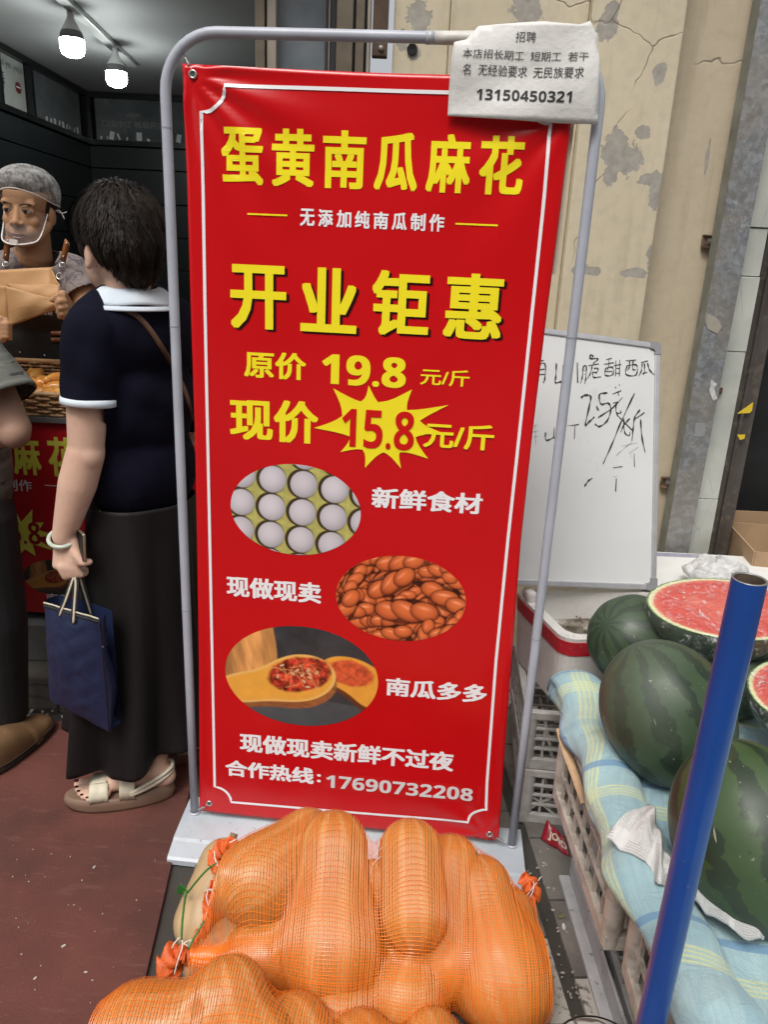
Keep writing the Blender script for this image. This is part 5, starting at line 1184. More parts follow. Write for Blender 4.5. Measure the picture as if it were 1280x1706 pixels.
def squash(q, label, m=M_sq, group='squash inside the net sacks'):
    a, b, ra, rb = q; ax_ = Vector(b-a); L_ = ax_.length; n, k = 36, 30; mb = MB(); rn = rng.uniform(0, 9)
    def f_(u, v):
        th = 2*pi*u; t = v*(L_+ra+rb)-ra
        h = min(1, max(0, t/L_)); hs = h*h*(3-2*h); R_ = ra+(rb-ra)*hs
        if t < 0: e = math.sqrt(max(0, ra*ra-t*t))
        elif t > L_: e = math.sqrt(max(0, rb*rb-(t-L_)**2))
        else: e = R_
        e *= 1+.018*cos(th*9)
        return Vector((e*cos(th), e*sin(th), t-L_*0))
    # parametrise ends by angle for round caps
    def g_(u, v):
        if v < .3: s_ = v/.3; ang = -pi/2+pi/2*s_; t = ra*sin(ang); e = ra*cos(ang)
        elif v > .7: s_ = (v-.7)/.3; ang = pi/2*s_; t = L_+rb*sin(ang); e = rb*cos(ang)
        else: h = (v-.3)/.4; t = L_*h; hs = h*h*(3-2*h); e = ra+(rb-ra)*hs
        th = 2*pi*u; e *= 1+.015*cos(th*9+rn); return Vector((e*cos(th), e*sin(th), t))
    mb.grid(g_, n, k, True); o = mb.build('squash', m, None, True); o.location = Vector(a); o.rotation_euler = Vector((0, 0, 1)).rotation_difference(ax_.normalized()).to_euler()
    if group: return tag(o, label, 'squash', group)
    s_ = MB(); s_.lathe([(.0001, L_+rb+.012), (.009, L_+rb+.011), (.008, L_+rb+.002), (.016, L_+rb-.004)], n=10); so_ = s_.build('stem', mat('corky_stem', (.22, .16, .08), .85)); so_.parent = o
    return tag(o, label, 'squash', group)
def net_sack(name, ax0, ax1, squashes, label, pitch=.0058, th_w=.00120, tail=((0, 0, 0), (0, 0, 0)), seed=1):
    """shrink a tube of netting on to the squashes: radius along rays from the sack's own axis"""
    A0, A1 = np.array(ax0, float), np.array(ax1, float); X = A1-A0; Ln = np.linalg.norm(X); X /= Ln
    Z = np.array([0, 0, 1.]); Y = np.cross(Z, X); Y /= np.linalg.norm(Y); Zp = np.cross(X, Y)
    ns, nt, nr = 90, 110, 110
    S_ = np.linspace(0, 1, ns); TH = np.linspace(-.35*pi, 1.35*pi, nt); RR = np.linspace(.002, .40, nr)
    c = A0+S_[:, None]*Ln*X; dr = np.cos(TH)[:, None]*Y+np.sin(TH)[:, None]*Zp
    Pt = c[:, None, None, :]+dr[None, :, None, :]*RR[None, None, :, None]
    D = None; K = .022
    for q in squashes:
        d = sd(Pt, q)
        if D is None: D = d
        else:
            h = np.clip(.5+.5*(d-D)/K, 0, 1); D = d*(1-h)+D*h-K*h*(1-h)
    ins = D < .004; idx = nr-1-np.argmax(ins[:, :, ::-1], axis=2); has = ins.any(2); R_ = np.where(has, RR[idx], .0)
    # tension: bridge hollows, first along the girth then along the length
    def blur(a, n, axis):
        for _ in range(n): b_ = np.pad(a, [(1, 1) if i == axis else (0, 0) for i in (0, 1)], mode='edge'); a = (b_.take(range(0, a.shape[axis]), axis)+b_.take(range(2, a.shape[axis]+2), axis)+2*a)/4
        return a
    base = R_.copy()
    for _ in range(3): R_ = np.maximum(base, blur(R_, 2, 1)*.996); R_ = np.maximum(base, blur(R_, 2, 0)*.990)
    R_ = blur(blur(R_, 2, 0), 2, 1)
    # gathered ends
    e = np.minimum(S_/.05, 1)[:, None]; R_ = np.maximum(R_, .012)
    def surf(s, t, off=0.):
        """bilinear lookup, s,t arrays in grid units"""
        s = np.clip(s, 0, ns-1.001); t = np.clip(t, 0, nt-1.001); i = s.astype(int); j = t.astype(int); fs, ft = s-i, t-j
        fs2 = fs; ft2 = ft
        r = (R_[i, j]*(1-fs2)+R_[i+1, j]*fs2)*(1-ft2)+(R_[i, j+1]*(1-fs2)+R_[i+1, j+1]*fs2)*ft2
        th = TH[0]+(TH[-1]-TH[0])*t/(nt-1); p = A0+(s/(ns-1)*Ln)[..., None]*X+((r+off)*np.cos(th))[..., None]*Y+((r+off)*np.sin(th))[..., None]*Zp
        p[..., 2] = np.maximum(p[..., 2], .009+.0*p[..., 2]); return p
    girth = float(np.mean(R_[15:-15].mean(1)))*1.7*pi*1.15; nL = int(girth/pitch); nG = int(Ln*1.15/pitch)
    r2 = np.random.default_rng(seed); V = []; Fc = []; base_i = 0
    def ribbon(s, t, off, wd):
        nonlocal base_i
        p = surf(s, t, off); tg = np.gradient(p, axis=0); tg /= np.linalg.norm(tg, axis=1)[:, None]+1e-9
        eps = .4
        # surface normal approx: radial
        th = TH[0]+(TH[-1]-TH[0])*t/(nt-1); rad = np.cos(th)[:, None]*Y+np.sin(th)[:, None]*Zp; sd_ = np.cross(tg, rad); sd_ /= np.linalg.norm(sd_, axis=1)[:, None]+1e-9
        m_ = len(s); vs = np.empty((2*m_, 3)); vs[0::2] = p+sd_*wd/2; vs[1::2] = p-sd_*wd/2; V.append(vs)
        k = np.arange(m_-1)*2+base_i; Fc.append(np.stack([k, k+1, k+3, k+2], 1)); base_i += 2*m_
    tt = np.linspace(0, nt-1, nL); ss = np.linspace(0, ns-1, nG)
    wobT = lambda x: r2.normal(0, .15)
    for t0 in tt:
        s = np.linspace(0, ns-1, 150); w_ = 1.2*(vnoise(s*.12+9*seed, np.full_like(s, t0*.10))-.5); ribbon(s, np.clip(t0+w_+r2.normal(0, .06), 0, nt-1), .0006, th_w*r2.uniform(.75, 1.1))
    for s0 in ss:
        t = np.linspace(0, nt-1, 170); w_ = 1.5*(vnoise(t*.09, np.full_like(t, s0*.08)+5*seed)-.5); ribbon(np.clip(s0+w_+r2.normal(0, .08), 0, ns-1), t, .0013, th_w*r2.uniform(.9, 1.25))
    V = np.vstack(V); Fc = np.vstack(Fc); me = bpy.data.meshes.new('netting'); me.vertices.add(len(V)); me.vertices.foreach_set('co', V.ravel()); me.loops.add(Fc.size); me.loops.foreach_set('vertex_index', Fc.ravel().astype(np.int32)); me.polygons.add(len(Fc)); me.polygons.foreach_set('loop_start', np.arange(0, Fc.size, 4, dtype=np.int32)); me.update(calc_edges=True)
    e = empty(name, Vector((A0+A1)/2), label, 'net sack', 'net sacks of squash in front of the stand'); e.location.z = 0
    o = link('netting', me, M_net, e, True); o['kind'] = 'stuff'
    print('net', len(Fc)); return e, surf
G_ = at_z
def sq(pa, za, pb, zb, ra, rb): a = G_(*pa, za); b = G_(*pb, zb); return pear(a, b, ra, rb)
bag1 = [sq((430, 1468), .215, (512, 1400), .240, .088, .066),       # upper left, nose to the left
        sq((552, 1580), .155, (556, 1410), .285, .104, .070),       # big one in the middle-left
        sq((690, 1525), .210, (684, 1420), .275, .070, .066),       # middle right, upper
        sq((672, 1660), .090, (690, 1590), .130, .080, .060),       # under it
        sq((742, 1600), .12, (752, 1440), .225, .070, .060),
        sq((838, 1635), .100, (800, 1478), .195, .098, .064),       # right, big
        sq((868, 1580), .110, (852, 1515), .145, .052, .044),
        sq((622, 1560), .14, (622, 1470), .225, .050, .044),
        sq((440, 1600), .100, (500, 1520), .120, .085, .060),       # left, low
        sq((352, 1600), .065, (400, 1560), .085, .060, .050),
        sq((560, 1690), .085, (600, 1600), .09, .078, .060)]
labs = ['squash with its nose pointing left at the upper left of the rear net sack', 'largest bright squash standing upright left of centre in the rear net sack', 'squash right of centre at the top of the rear net sack with round lower end', 'squash low in the middle of the rear net sack below the round-ended one', 'squash at the upper right shoulder of the rear net sack', 'big squash at the lower right bulge of the rear net sack', 'small squash by the tied right corner of the rear net sack', 'half buried squash in the valley between the two tallest humps of the rear sack', 'dim squash at the lower left of the rear net sack', 'small pale squash at the left tied end of the rear net sack', 'squash at the front bottom of the rear net sack near the nearer sack']
for q, l_ in zip(bag1, labs): squash(q, l_, M_sqp if 'pale' in l_ else M_sq)
a1, b1 = G_(318, 1610, .07), G_(905, 1590, .10)
sk1, sf1 = net_sack('net_sack', a1+Vector((-.0, 0, .03)), b1+Vector((-.01, -.02, .0)), bag1, 'full orange net sack of squash touching the stand base, rear of the two sacks', seed=1)
bag2 = [sq((235, 1725), .115, (330, 1700), .150, .086, .066), sq((400, 1750), .160, (382, 1662), .205, .098, .066), sq((520, 1790), .110, (490, 1725), .140, .080, .066), sq((640, 1800), .110, (600, 1745), .110, .075, .060), sq((750, 1800), .10, (720, 1735), .095, .070, .055), sq((850, 1830), .08, (800, 1780), .08, .065, .05)]
labs2 = ['squash at the left end of the nearer net sack', 'squash making the highest bump of the nearer net sack', 'squash behind the small tear in the nearer net sack', 'low squash in the middle of the nearer net sack at the photo bottom', 'low squash right of the middle in the nearer net sack', 'squash at the right end of the nearer net sack near the white disc']
for q, l_ in zip(bag2, labs2): squash(q, l_)
sk2, sf2 = net_sack('net_sack', G_(150, 1760, .08), G_(900, 1840, .06), bag2, 'orange net sack of squash cut off by the photo bottom, nearer of the two', seed=2)
# gathered corner with string on the right, hems and green ties on the left
def ruffle(name, pts, wd, m, parent, fold=.006, up=Vector((0, 0, 1))):
    P2 = smoothpath(pts, 8); n = len(P2); mb = MB(); vs = []
    for i, p in enumerate(P2):
        t = (P2[min(i+1, n-1)]-P2[max(i-1, 0)]).normalized(); s_ = t.cross((CAM-p).normalized()).normalized(); w_ = wd*(.6+.4*math.sin(pi*i/(n-1)))
        for k in range(5): a = (k/4-.5)*2; vs.append(p+s_*a*w_/2+Vector((0, 0, 1))*fold*math.sin(i*.9+k*1.3)+Vector((0, -1, 0))*fold*.6*math.cos(i*.7+k))
    mb.add(vs, [(i*5+k, i*5+k+1, i*5+k+6, i*5+k+5) for i in range(n-1) for k in range(4)]); o = mb.build(name, m, parent, True); add_solid(o, .0012); return o
ruffle('net_corner', [G_(868, 1462, .19), G_(882, 1472, .18), G_(886, 1485, .165), G_(880, 1500, .15), G_(872, 1520, .14)], .040, M_hem, sk1)
ruffle('net_corner', [G_(875, 1480, .178), G_(886, 1476, .178), G_(896, 1470, .178)], .024, M_hem, sk1)
def string(name, pts, r, m, parent): mb = MB(); mb.tube(smoothpath(pts, 6), r, 6); return mb.build(name, m, parent, True)
string('tie_string', [G_(868, 1508, .152), G_(880, 1490, .172), G_(892, 1474, .182), G_(903, 1460, .186)], .0009, M_str, sk1)
string('tie_string', [G_(872, 1510, .150), G_(884, 1494, .170), G_(890, 1478, .184), G_(888, 1462, .188)], .0009, M_str, sk1)
hem_pts = [(392, 1400, .25), (372, 1408, .235), (358, 1424, .225), (358, 1440, .21), (364, 1455, .20)]
ruffle('hem', [G_(*p) for p in hem_pts], .028, M_hem, sk1)
ruffle('hem', [G_(348, 1484, .18), G_(344, 1502, .165), G_(346, 1522, .15), (G_(342, 1545, .135)), G_(330, 1570, .12), G_(315, 1592, .11), G_(306, 1606, .10)], .020, M_hem, sk1)
ruffle('net_corner', [G_(310, 1590, .115), G_(292, 1590, .112), G_(280, 1604, .105), G_(284, 1618, .09), G_(300, 1622, .075)], .046, M_hem, sk1, .010)
ruffle('hem', [G_(364, 1455, .20), G_(356, 1470, .195), G_(348, 1484, .18)], .010, M_hem, sk1)
string('tie_string', [G_(290, 1624, .10), G_(296, 1600, .125), G_(304, 1575, .14), G_(300, 1562, .14), G_(290, 1572, .13), G_(286, 1580, .12)], .0013, M_str, sk1)
string('tie_string', [G_(304, 1572, .14), G_(318, 1566, .14), G_(314, 1576, .135), G_(306, 1572, .142)], .0012, M_str, sk1)
string('tie_string', [G_(361, 1462, .21), G_(363, 1446, .222), G_(358, 1430, .232), G_(357, 1418, .24)], .0013, M_str, sk1)
string('tie_string', [G_(348, 1512, .175), G_(344, 1496, .19), G_(347, 1482, .198), G_(352, 1484, .198)], .0012, M_str, sk1)
string('tie_string', [G_(382, 1404, .262), G_(390, 1400, .265), G_(396, 1397, .262)], .0012, M_str, sk1)
string('loose_thread', [G_(620, 1430, .315), G_(628, 1420, .325), G_(640, 1410, .32)], .0005, M_str, sk1)
string('loose_thread', [G_(616, 1462, .28), G_(622, 1440, .31), G_(636, 1426, .315)], .0005, M_str, sk1)
# pale squash outside the sack, behind its left end
squash(pear(G_(338, 1535, .075), G_(372, 1440, .145), .062, .055), 'pale tan striped squash lying loose behind the left end of the rear sack', M_sqp, None)
M_grn = mat('green_tie', (.025, .16, .025), .4, var=.3, vs=80)
gt = empty('green_tie', G_(310, 1500, .13), 'green plastic tie with a frayed tuft knotted beside the pale squash', 'tie')
string('strap', [G_(302, 1565, .145), G_(304, 1530, .16), G_(309, 1492, .175), G_(312, 1485, .18)], .0022, M_grn, gt)
string('strap', [G_(312, 1488, .18), G_(326, 1470, .205), G_(344, 1450, .23), G_(360, 1438, .245)], .0020, M_grn, gt)
string('strap', [G_(312, 1582, .14), G_(326, 1558, .155), G_(340, 1534, .17)], .0022, M_grn, gt)
string('strap', [G_(355, 1486, .205), G_(359, 1470, .215), G_(363, 1450, .23)], .0018, M_grn, gt)
mb = MB(); c = G_(306, 1484, .178)
for i in range(46):
    a = rr.uniform(0, 2*pi); d_ = Vector((cos(a)-.35, rr.uniform(-.3, .6), sin(a)*.9+.25)).normalized(); l_ = rr.uniform(.008, .021); s_ = Vector((0, 1, 0)).cross(d_).normalized()*.0012
    mb.add([c-s_, c+s_, c+d_*l_*.6+s_+Vector((0, 0, .002)), c+d_*l_], [(0, 1, 2, 3)])
mb.build('frayed_tuft', M_grn, gt)
# ================================================================== shop counter with poster, basket of pastries
CY = 2.25; cL, cR = -2.0, -.52; cz0, cz1 = .285, .925
ctr = empty('shop_counter', ((cL+cR)/2, CY+.2, cz0), 'counter wrapped in a red poster with yellow and white Chinese print on the stone step', 'counter')
mb = MB(); mb.box(((cL+cR)/2, CY+.2, (cz0+cz1)/2), (cR-cL, .38, cz1-cz0), bev=.004); mb.build('body', mat('counter_dark', (.05, .05, .05), .5), ctr)
mb = MB(); mb.box(((cL+cR)/2, CY+.19, cz1+.008), (cR-cL+.02, .40, .014)); mb.build('top', mat('counter_top_steel', (.30, .30, .30), .3, .7), ctr)
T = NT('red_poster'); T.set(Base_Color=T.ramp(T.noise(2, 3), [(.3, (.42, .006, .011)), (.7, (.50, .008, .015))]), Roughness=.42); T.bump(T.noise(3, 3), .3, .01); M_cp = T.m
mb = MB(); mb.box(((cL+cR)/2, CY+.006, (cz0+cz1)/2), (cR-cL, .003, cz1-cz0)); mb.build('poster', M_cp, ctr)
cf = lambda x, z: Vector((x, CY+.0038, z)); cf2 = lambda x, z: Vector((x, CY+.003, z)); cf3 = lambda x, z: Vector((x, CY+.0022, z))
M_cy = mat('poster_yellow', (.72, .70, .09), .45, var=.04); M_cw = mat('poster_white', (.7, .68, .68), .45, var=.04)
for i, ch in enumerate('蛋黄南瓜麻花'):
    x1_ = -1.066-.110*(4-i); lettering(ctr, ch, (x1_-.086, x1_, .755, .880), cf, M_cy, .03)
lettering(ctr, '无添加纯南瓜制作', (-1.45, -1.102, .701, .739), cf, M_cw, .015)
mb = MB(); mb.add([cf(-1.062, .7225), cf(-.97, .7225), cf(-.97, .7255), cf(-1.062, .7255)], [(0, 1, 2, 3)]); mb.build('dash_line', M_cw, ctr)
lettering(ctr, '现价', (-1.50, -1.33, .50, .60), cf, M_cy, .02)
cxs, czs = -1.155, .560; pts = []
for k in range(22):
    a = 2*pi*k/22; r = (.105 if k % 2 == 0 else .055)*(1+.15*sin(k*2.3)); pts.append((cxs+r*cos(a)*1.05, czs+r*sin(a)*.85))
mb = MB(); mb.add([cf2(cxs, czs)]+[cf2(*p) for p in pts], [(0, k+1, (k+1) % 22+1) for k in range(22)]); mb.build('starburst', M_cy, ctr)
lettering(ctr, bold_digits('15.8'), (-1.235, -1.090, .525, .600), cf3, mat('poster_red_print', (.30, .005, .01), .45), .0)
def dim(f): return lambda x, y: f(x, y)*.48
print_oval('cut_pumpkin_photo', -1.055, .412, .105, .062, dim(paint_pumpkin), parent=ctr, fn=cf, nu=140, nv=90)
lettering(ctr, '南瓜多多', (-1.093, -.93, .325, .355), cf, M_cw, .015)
# wicker basket
M_wick = mat('wicker', (.30, .17, .075), .55, var=.35, vs=30, bump=.3, bs=200); M_wrim = mat('wicker_rim', (.42, .25, .11), .5, var=.25, vs=40, bump=.4, bs=300)
bx0, bx1, by0, by1 = -1.55, -.80, CY+.01, CY+.30; bz = cz1+.016; hf, hb = .068, .125
bas = empty('wicker_basket', ((bx0+bx1)/2, (by0+by1)/2, bz), 'brown wicker basket of fried pastry twists on the counter', 'basket')
def bwall(name, A, B_, h0, h1, nrm, rows):
    A, B_ = Vector(A), Vector(B_); Ln = (B_-A).length; n = int(Ln/.036)
    for r_ in range(rows):
        mb = MB(); t = (r_+.5)/rows; pts = []
        m_ = n*6
        for i in range(m_+1):
            u = i/m_; h = (h0+(h1-h0)*u)*t; pts.append(A+(B_-A)*u+Vector((0, 0, h+.0012*sin(i*2.1+r_)))+Vector(nrm)*(.0042*sin(pi*u*n+pi*(r_ % 2))+.004*t))
        mb.tube(pts, .0056, 6, flat=.8); mb.build('withy', M_wick, bas, True)
    mb = MB()
    for i in range(n+1): u = i/n; p = A+(B_-A)*u; mb.tube([p, p+Vector((0, 0, h0+(h1-h0)*u))+Vector(nrm)*.004], .003, 6)
    mb.build('stakes', M_wick, bas, True); bas.children[-1]['kind'] = 'stuff'
    mb = MB(); mb.tube([A+Vector((0, 0, h0))+Vector(nrm)*.004, (A+B_)/2+Vector((0, 0, (h0+h1)/2+.001))+Vector(nrm)*.004, B_+Vector((0, 0, h1))+Vector(nrm)*.004], .0075, 10); mb.build('rim', M_wrim, bas, True)
bwall('f', (bx0, by0, bz), (bx1, by0, bz), hf, hf, (0, -1, 0), 7); bwall('b', (bx0, by1, bz), (bx1, by1, bz), hb, hb, (0, 1, 0), 11)
bwall('l', (bx0, by0, bz), (bx0, by1, bz), hf, hb, (-1, 0, 0), 8); bwall('r', (bx1, by0, bz), (bx1, by1, bz), hf, hb, (1, 0, 0), 8)
mb = MB(); mb.box(((bx0+bx1)/2, (by0+by1)/2, bz+.004), (bx1-bx0, by1-by0, .006)); mb.build('base', M_wick, bas)
T = NT('fried_pastry'); c = T.ramp(T.noise(12, 4), [(.25, (.50, .17, .025)), (.5, (.66, .28, .05)), (.75, (.80, .44, .12))]); T.set(Base_Color=c, Roughness=.26, Coat_Weight=.4); T.bump(T.noise(40, 3), .1, .002); M_past = T.m
def pastry_mesh(seed):
    r = random.Random(seed); mb = MB(); Ln = .115
    for ph in (0, pi):
        pts = []; rr_ = []
        for i in range(21):
            t = i/20; a = ph+2.2*pi*t; w_ = .0135*(.35+.65*sin(pi*min(1, max(0, t)))**.5); pts.append((Ln*(t-.5), w_*cos(a), w_*sin(a))); rr_.append(.0155*(.55+.6*sin(pi*t)**.6))
        mb.tube(pts, rr_, 12)
    mb.sphere((Ln*.5, 0, 0), (.015, .017, .014), 12, 8); mb.sphere((-Ln*.5, 0, 0), (.014, .015, .013), 12, 8)
    me = fuse(mb, .0022, 3); me.materials.append(M_past); return me
pm = [pastry_mesh(i) for i in range(2)]
plab = []
spots = [(35, 640, .04, .5, 'twist lying slantwise at the back left of the basket'), (48, 655, .05, -.6, 'long twist pointing right in the middle of the basket'), (62, 632, .07, -1.0, 'short twist standing against the basket back'), (99, 636, .07, 1.3, 'round fat twist at the back right of the basket'), (30, 668, .03, -.7, 'twist half hidden by the grey sleeve at the basket front'), (75, 665, .04, -.2, 'fat twist at the front middle of the basket'), (92, 655, .045, .9, 'small pale twist between the two fat ones'), (103, 662, .05, .4, 'twist at the front right corner of the basket'), (70, 648, .045, -.8, 'dark twist lying across the centre of the basket')]
for k, (u, v, dz, a, lb) in enumerate(spots):
    c = at_z(u, v, bz+dz); o = bpy.data.objects.new('pastry_twist', pm[k % 2]); COL.objects.link(o); o.location = c; o.rotation_euler = (rr.uniform(0, 6), rr.uniform(-.25, .25), a); s_ = rr.uniform(.95, 1.25); o.scale = (s_,)*3
    tag(o, 'golden fried '+lb, 'pastry', 'fried pastry twists in the basket')
for k in range(22):   # the rest of the heap
    x, y = rr.uniform(bx0+.05, bx1-.05), rr.uniform(by0+.04, by1-.05); o = bpy.data.objects.new('pastry_twist', pm[k % 2]); COL.objects.link(o); o.location = (x, y, bz+.030+.16*(y-by0)); o.rotation_euler = (rr.uniform(0, 6), 0, rr.uniform(0, 3))
    tag(o, 'golden fried pastry twist deep in the heap inside the wicker basket', 'pastry', 'fried pastry twists in the basket')
# things glimpsed behind the customer
mb = MB(); p0 = at_y(290, 525, 2.62); p1 = at_y(345, 780, 2.62); mb.box(((p0.x+p1.x)/2+.03, 2.72, (p0.z+p1.z)/2), (p1.x-p0.x+.06, .2, p0.z-p1.z), bev=.012); tag(mb.build('appliance', mat('grey_green_enamel', (.22, .24, .20), .4)), 'pale grey-green appliance glimpsed between stand pole and banner behind the customer', 'appliance')
c = at_y(158, 508, 2.75); mb = MB(); mb.lathe([(.0001, -.06), (.035, -.06), (.037, 0), (.03, .03), (.02, .035), (.02, .05), (.0001, .05)], c, 24); tag(mb.build('jar', mat('olive_jar', (.22, .24, .09), .25), None, True), 'olive green jar between the server and the customer', 'jar')
# ================================================================== people
from mathutils.bvhtree import BVHTree
def skin(name, c1, c2, red=(.5, .16, .10)):
    T = NT(name); c = T.ramp(T.noise(7, 5), [(.3, c1), (.7, c2)]); c = T.mix(T.math('MULTIPLY', T.ramp(T.noise(60, 4), [(.5, 0.), (.7, 1.)]), .12), c, red)
    T.set(Base_Color=c, Roughness=.55, Subsurface_Weight=.12); T.b.inputs['Specular IOR Level'].default_value = .3; T.b.inputs['Subsurface Radius'].default_value = (.012, .004, .002); T.b.inputs['Subsurface Scale'].default_value = .6
    T.bump(T.noise(180, 3), .12, .0008); return T.m
M_skF = skin('fair_skin', (.60, .385, .285), (.68, .45, .34)); M_skS = skin('tanned_skin', (.40, .215, .115), (.48, .275, .155)); M_skM = skin('brown_pink_skin', (.36, .22, .16), (.43, .27, .20))
def person(loc, label, group=None): return empty('person', loc, label, 'person', group)
def obj_of(name, me, m, par): return link(name, me, m, par, True)
def bvh(o):
    me = o.data; M_ = q_world(o); return BVHTree.FromPolygons([M_@v.co for v in me.vertices], [tuple(p.vertices) for p in me.polygons])
def on_surface(tree, u, v, off=.003):
    d = ray(u, v).normalized(); h = tree.ray_cast(CAM, d); 
    return None if h[0] is None else h[0]-d*off
def ribbon3(pts, nrm, w_, m, name, par, th=.002, stripe=None):
    n = len(pts); mb = MB(); vs = []
    for i, p in enumerate(pts):
        t = (pts[min(i+1, n-1)]-pts[max(i-1, 0)]).normalized(); s_ = t.cross(nrm).normalized()*w_/2; vs += [p-s_, p+s_]
    mb.add(vs, [(2*i, 2*i+1, 2*i+3, 2*i+2) for i in range(n-1)]); o = mb.build(name, m, par, True); add_solid(o, th, 0); return o
def hand(mb, wrist, palm_end, side, nrm, fingers, thumb, r=.0085):
    """palm slab plus five jointed digits; fingers = lists of points starting at the knuckles"""
    w0, p0 = Vector(wrist), Vector(palm_end)
    for k in range(5):
        f_ = (k-2)/2; a = w0+side*f_*.016; b = p0+side*f_*.030; capsule(mb, a, b, .0155, .0125, 12)
    for f in fingers:
        f = [Vector(q) for q in f]; n = len(f); chain(mb, [p0*.35+f[0]*.65]+f, [r*1.25]+[r*(1.1-.12*i) for i in range(n)], 10)
    t = [Vector(q) for q in thumb]; chain(mb, t, [.0155]+[.0118-.0012*i for i in range(len(t)-1)], 12)
def ell(mb, c, r, q=None): mb.sphere(c, r, 24, 16, rot=q)

# ------------------------------------------------------------------ customer seen from behind
fdir = Vector((-.80, .60, 0)); sdir = Vector((-.60, -.80, 0))   # forward, and towards her left shoulder
RB = Matrix((sdir, fdir, Vector((0, 0, 1)))).transposed()
Y = at_y
cu = person((-.62, 1.80, 0), 'woman with short dark hair in a navy polo and long black skirt, back to camera')
hc = Y(198, 398, 1.80); nk = Y(212, 478, 1.80); ch = Y(228, 600, 1.83); ws = Y(236, 790, 1.84); hp_ = Y(238, 880, 1.85)
lsh = Y(148, 560, 1.70); lel = Y(143, 752, 1.69); lwr = Y(106, 893, 1.685); rsh = Y(300, 558, 1.95); 
B = MB()
ell(B, hc, (.076, .095, .108), RB); ell(B, hc+fdir*.035-Vector((0, 0, .055)), (.058, .062, .070), RB)
ell(B, hc+fdir*.098-Vector((0, 0, .035)), (.012, .016, .018), RB); ell(B, hc+fdir*.085-Vector((0, 0, .085)), (.026, .022, .022), RB)
for s_ in (1, -1):   # ears
    ec = hc+sdir*.077*s_-Vector((0, 0, .036))+fdir*.0; ell(B, ec, (.010, .018, .031), RB@Matrix.Rotation(.25*s_, 3, 'Z')); ell(B, ec+sdir*.006*s_-fdir*.008, (.006, .008, .026), RB); ell(B, ec-Vector((0, 0, .022))+sdir*.003*s_, (.007, .009, .010), RB)
chain(B, [nk+Vector((0, 0, .05)), nk, nk-Vector((0, 0, .06))], [.052, .052, .060], 20)
ell(B, ch+Vector((0, 0, .05)), (.165, .098, .13), RB); ell(B, ch-Vector((0, 0, .10)), (.135, .095, .15), RB); ell(B, ws, (.125, .095, .12), RB); ell(B, hp_-Vector((0, 0, .0)), (.128, .098, .12), RB)
chain(B, [lsh, lsh*.5+lel*.5, lel], [.050, .047, .040], 18); ell(B, lel+Vector((.006, -.006, -.008)), (.036, .037, .040))
chain(B, [lel, lel*.62+lwr*.38, lwr], [.043, .044, .0275], 18)
chain(B, [rsh, Y(312, 700, 2.0), Y(292, 760, 2.12)], [.048, .043, .036], 16); chain(B, [Y(292, 760, 2.12), Y(262, 720, 2.22)], [.036, .026], 14); hand(B, Y(262, 720, 2.22), Y(250, 700, 2.28), Vector((0, 0, 1)), Vector((1, 0, 0)), [[Y(250, 700, 2.28)+Vector((0, 0, .012*k)), Y(240, 690, 2.33)+Vector((0, 0, .012*k)), Y(236, 694, 2.36)+Vector((0, 0, .012*k))] for k in (-1.5, -.5, .5, 1.5)], [Y(262, 718, 2.23), Y(252, 690, 2.25), Y(246, 682, 2.29)])
lank = at_y(262, 1285, 1.735); lkn = at_y(242, 1090, 1.84); lhip = hp_+sdir*.065
chain(B, [lhip, lkn, at_y(258, 1225, 1.775), lank], [.066, .050, .034, .030], 16); rank = lank+Vector((.10, .20, .02)); chain(B, [hp_-sdir*.065, lkn+Vector((.05, .10, .0)), rank], [.066, .050, .030], 16)
# feet on their platform soles
heel = Vector((-.565, 1.733, .062)); toe = Vector((-.775, 1.682, .052)); fd = (toe-heel); fd.z = 0; fd.normalize(); fs = Vector((fd.y, -fd.x, 0))
if fs.y > 0: fs = -fs      # fs points to the camera side
def foot(B, h, nails):
    t0 = h+fd*.215
    chain(B, [h+Vector((0, 0, .012)), h+fd*.07+Vector((0, 0, .018)), h+fd*.15+Vector((0, 0, .004))], [.030, .029, .024], 16); chain(B, [Vector((lank.x, lank.y, lank.z))+(h-heel), h+fd*.03+Vector((0, 0, .03))], [.031, .032], 16)
    for k, (sd_, ln, r_) in enumerate(((-.030, .022, .0135), (-.008, .020, .0100), (.010, .013, .0092), (.026, .003, .0086), (.039, -.012, .0080))):
        a = h+fd*.15+fs*sd_*.8+Vector((0, 0, -.003)); b = h+fd*(.205+ln)+fs*sd_+Vector((0, 0, -.010)); capsule(B, a, b, .0135 if k else .016, r_, 12)
        nails.append((b+Vector((0, 0, r_*.86))+fd*r_*.35, r_))
nails = []; foot(B, heel, nails); n_r = []; foot(B, heel+Vector((.10, .20, 0)), n_r)
# left hand: back of the hand to the camera, fingers curled round the handles, thumb over the phone
wr2 = Y(110, 900, 1.685); kn = Y(113, 938, 1.672); sd2 = (Y(130, 935, 1.672)-Y(98, 941, 1.68)).normalized()
fg = []
for k in range(4):
    x0 = 101+k*8.5; fg.append([Y(x0, 945+k*.5, 1.666), Y(x0+7, 961-k*1.0, 1.668), Y(x0+16, 962-k*2.5, 1.692), Y(x0+17, 952-k*2, 1.712)])
hand(B, wr2, kn, sd2, None, fg, [Y(118, 908, 1.682), Y(128, 926, 1.665), Y(138, 938, 1.660), Y(148, 936, 1.668)], .0092)
me = fuse(B, .0042, 5); body = obj_of('body', me, M_skF, cu)
# toenails
mb = MB()
M_nail = mat('dark_nail_varnish', (.05, .008, .012), .2)
for p, r_ in nails: mb = MB(); mb.sphere(p, (r_*.62, r_*.52, .0016), 10, 6); mb.build('toenail', M_nail, cu, True)
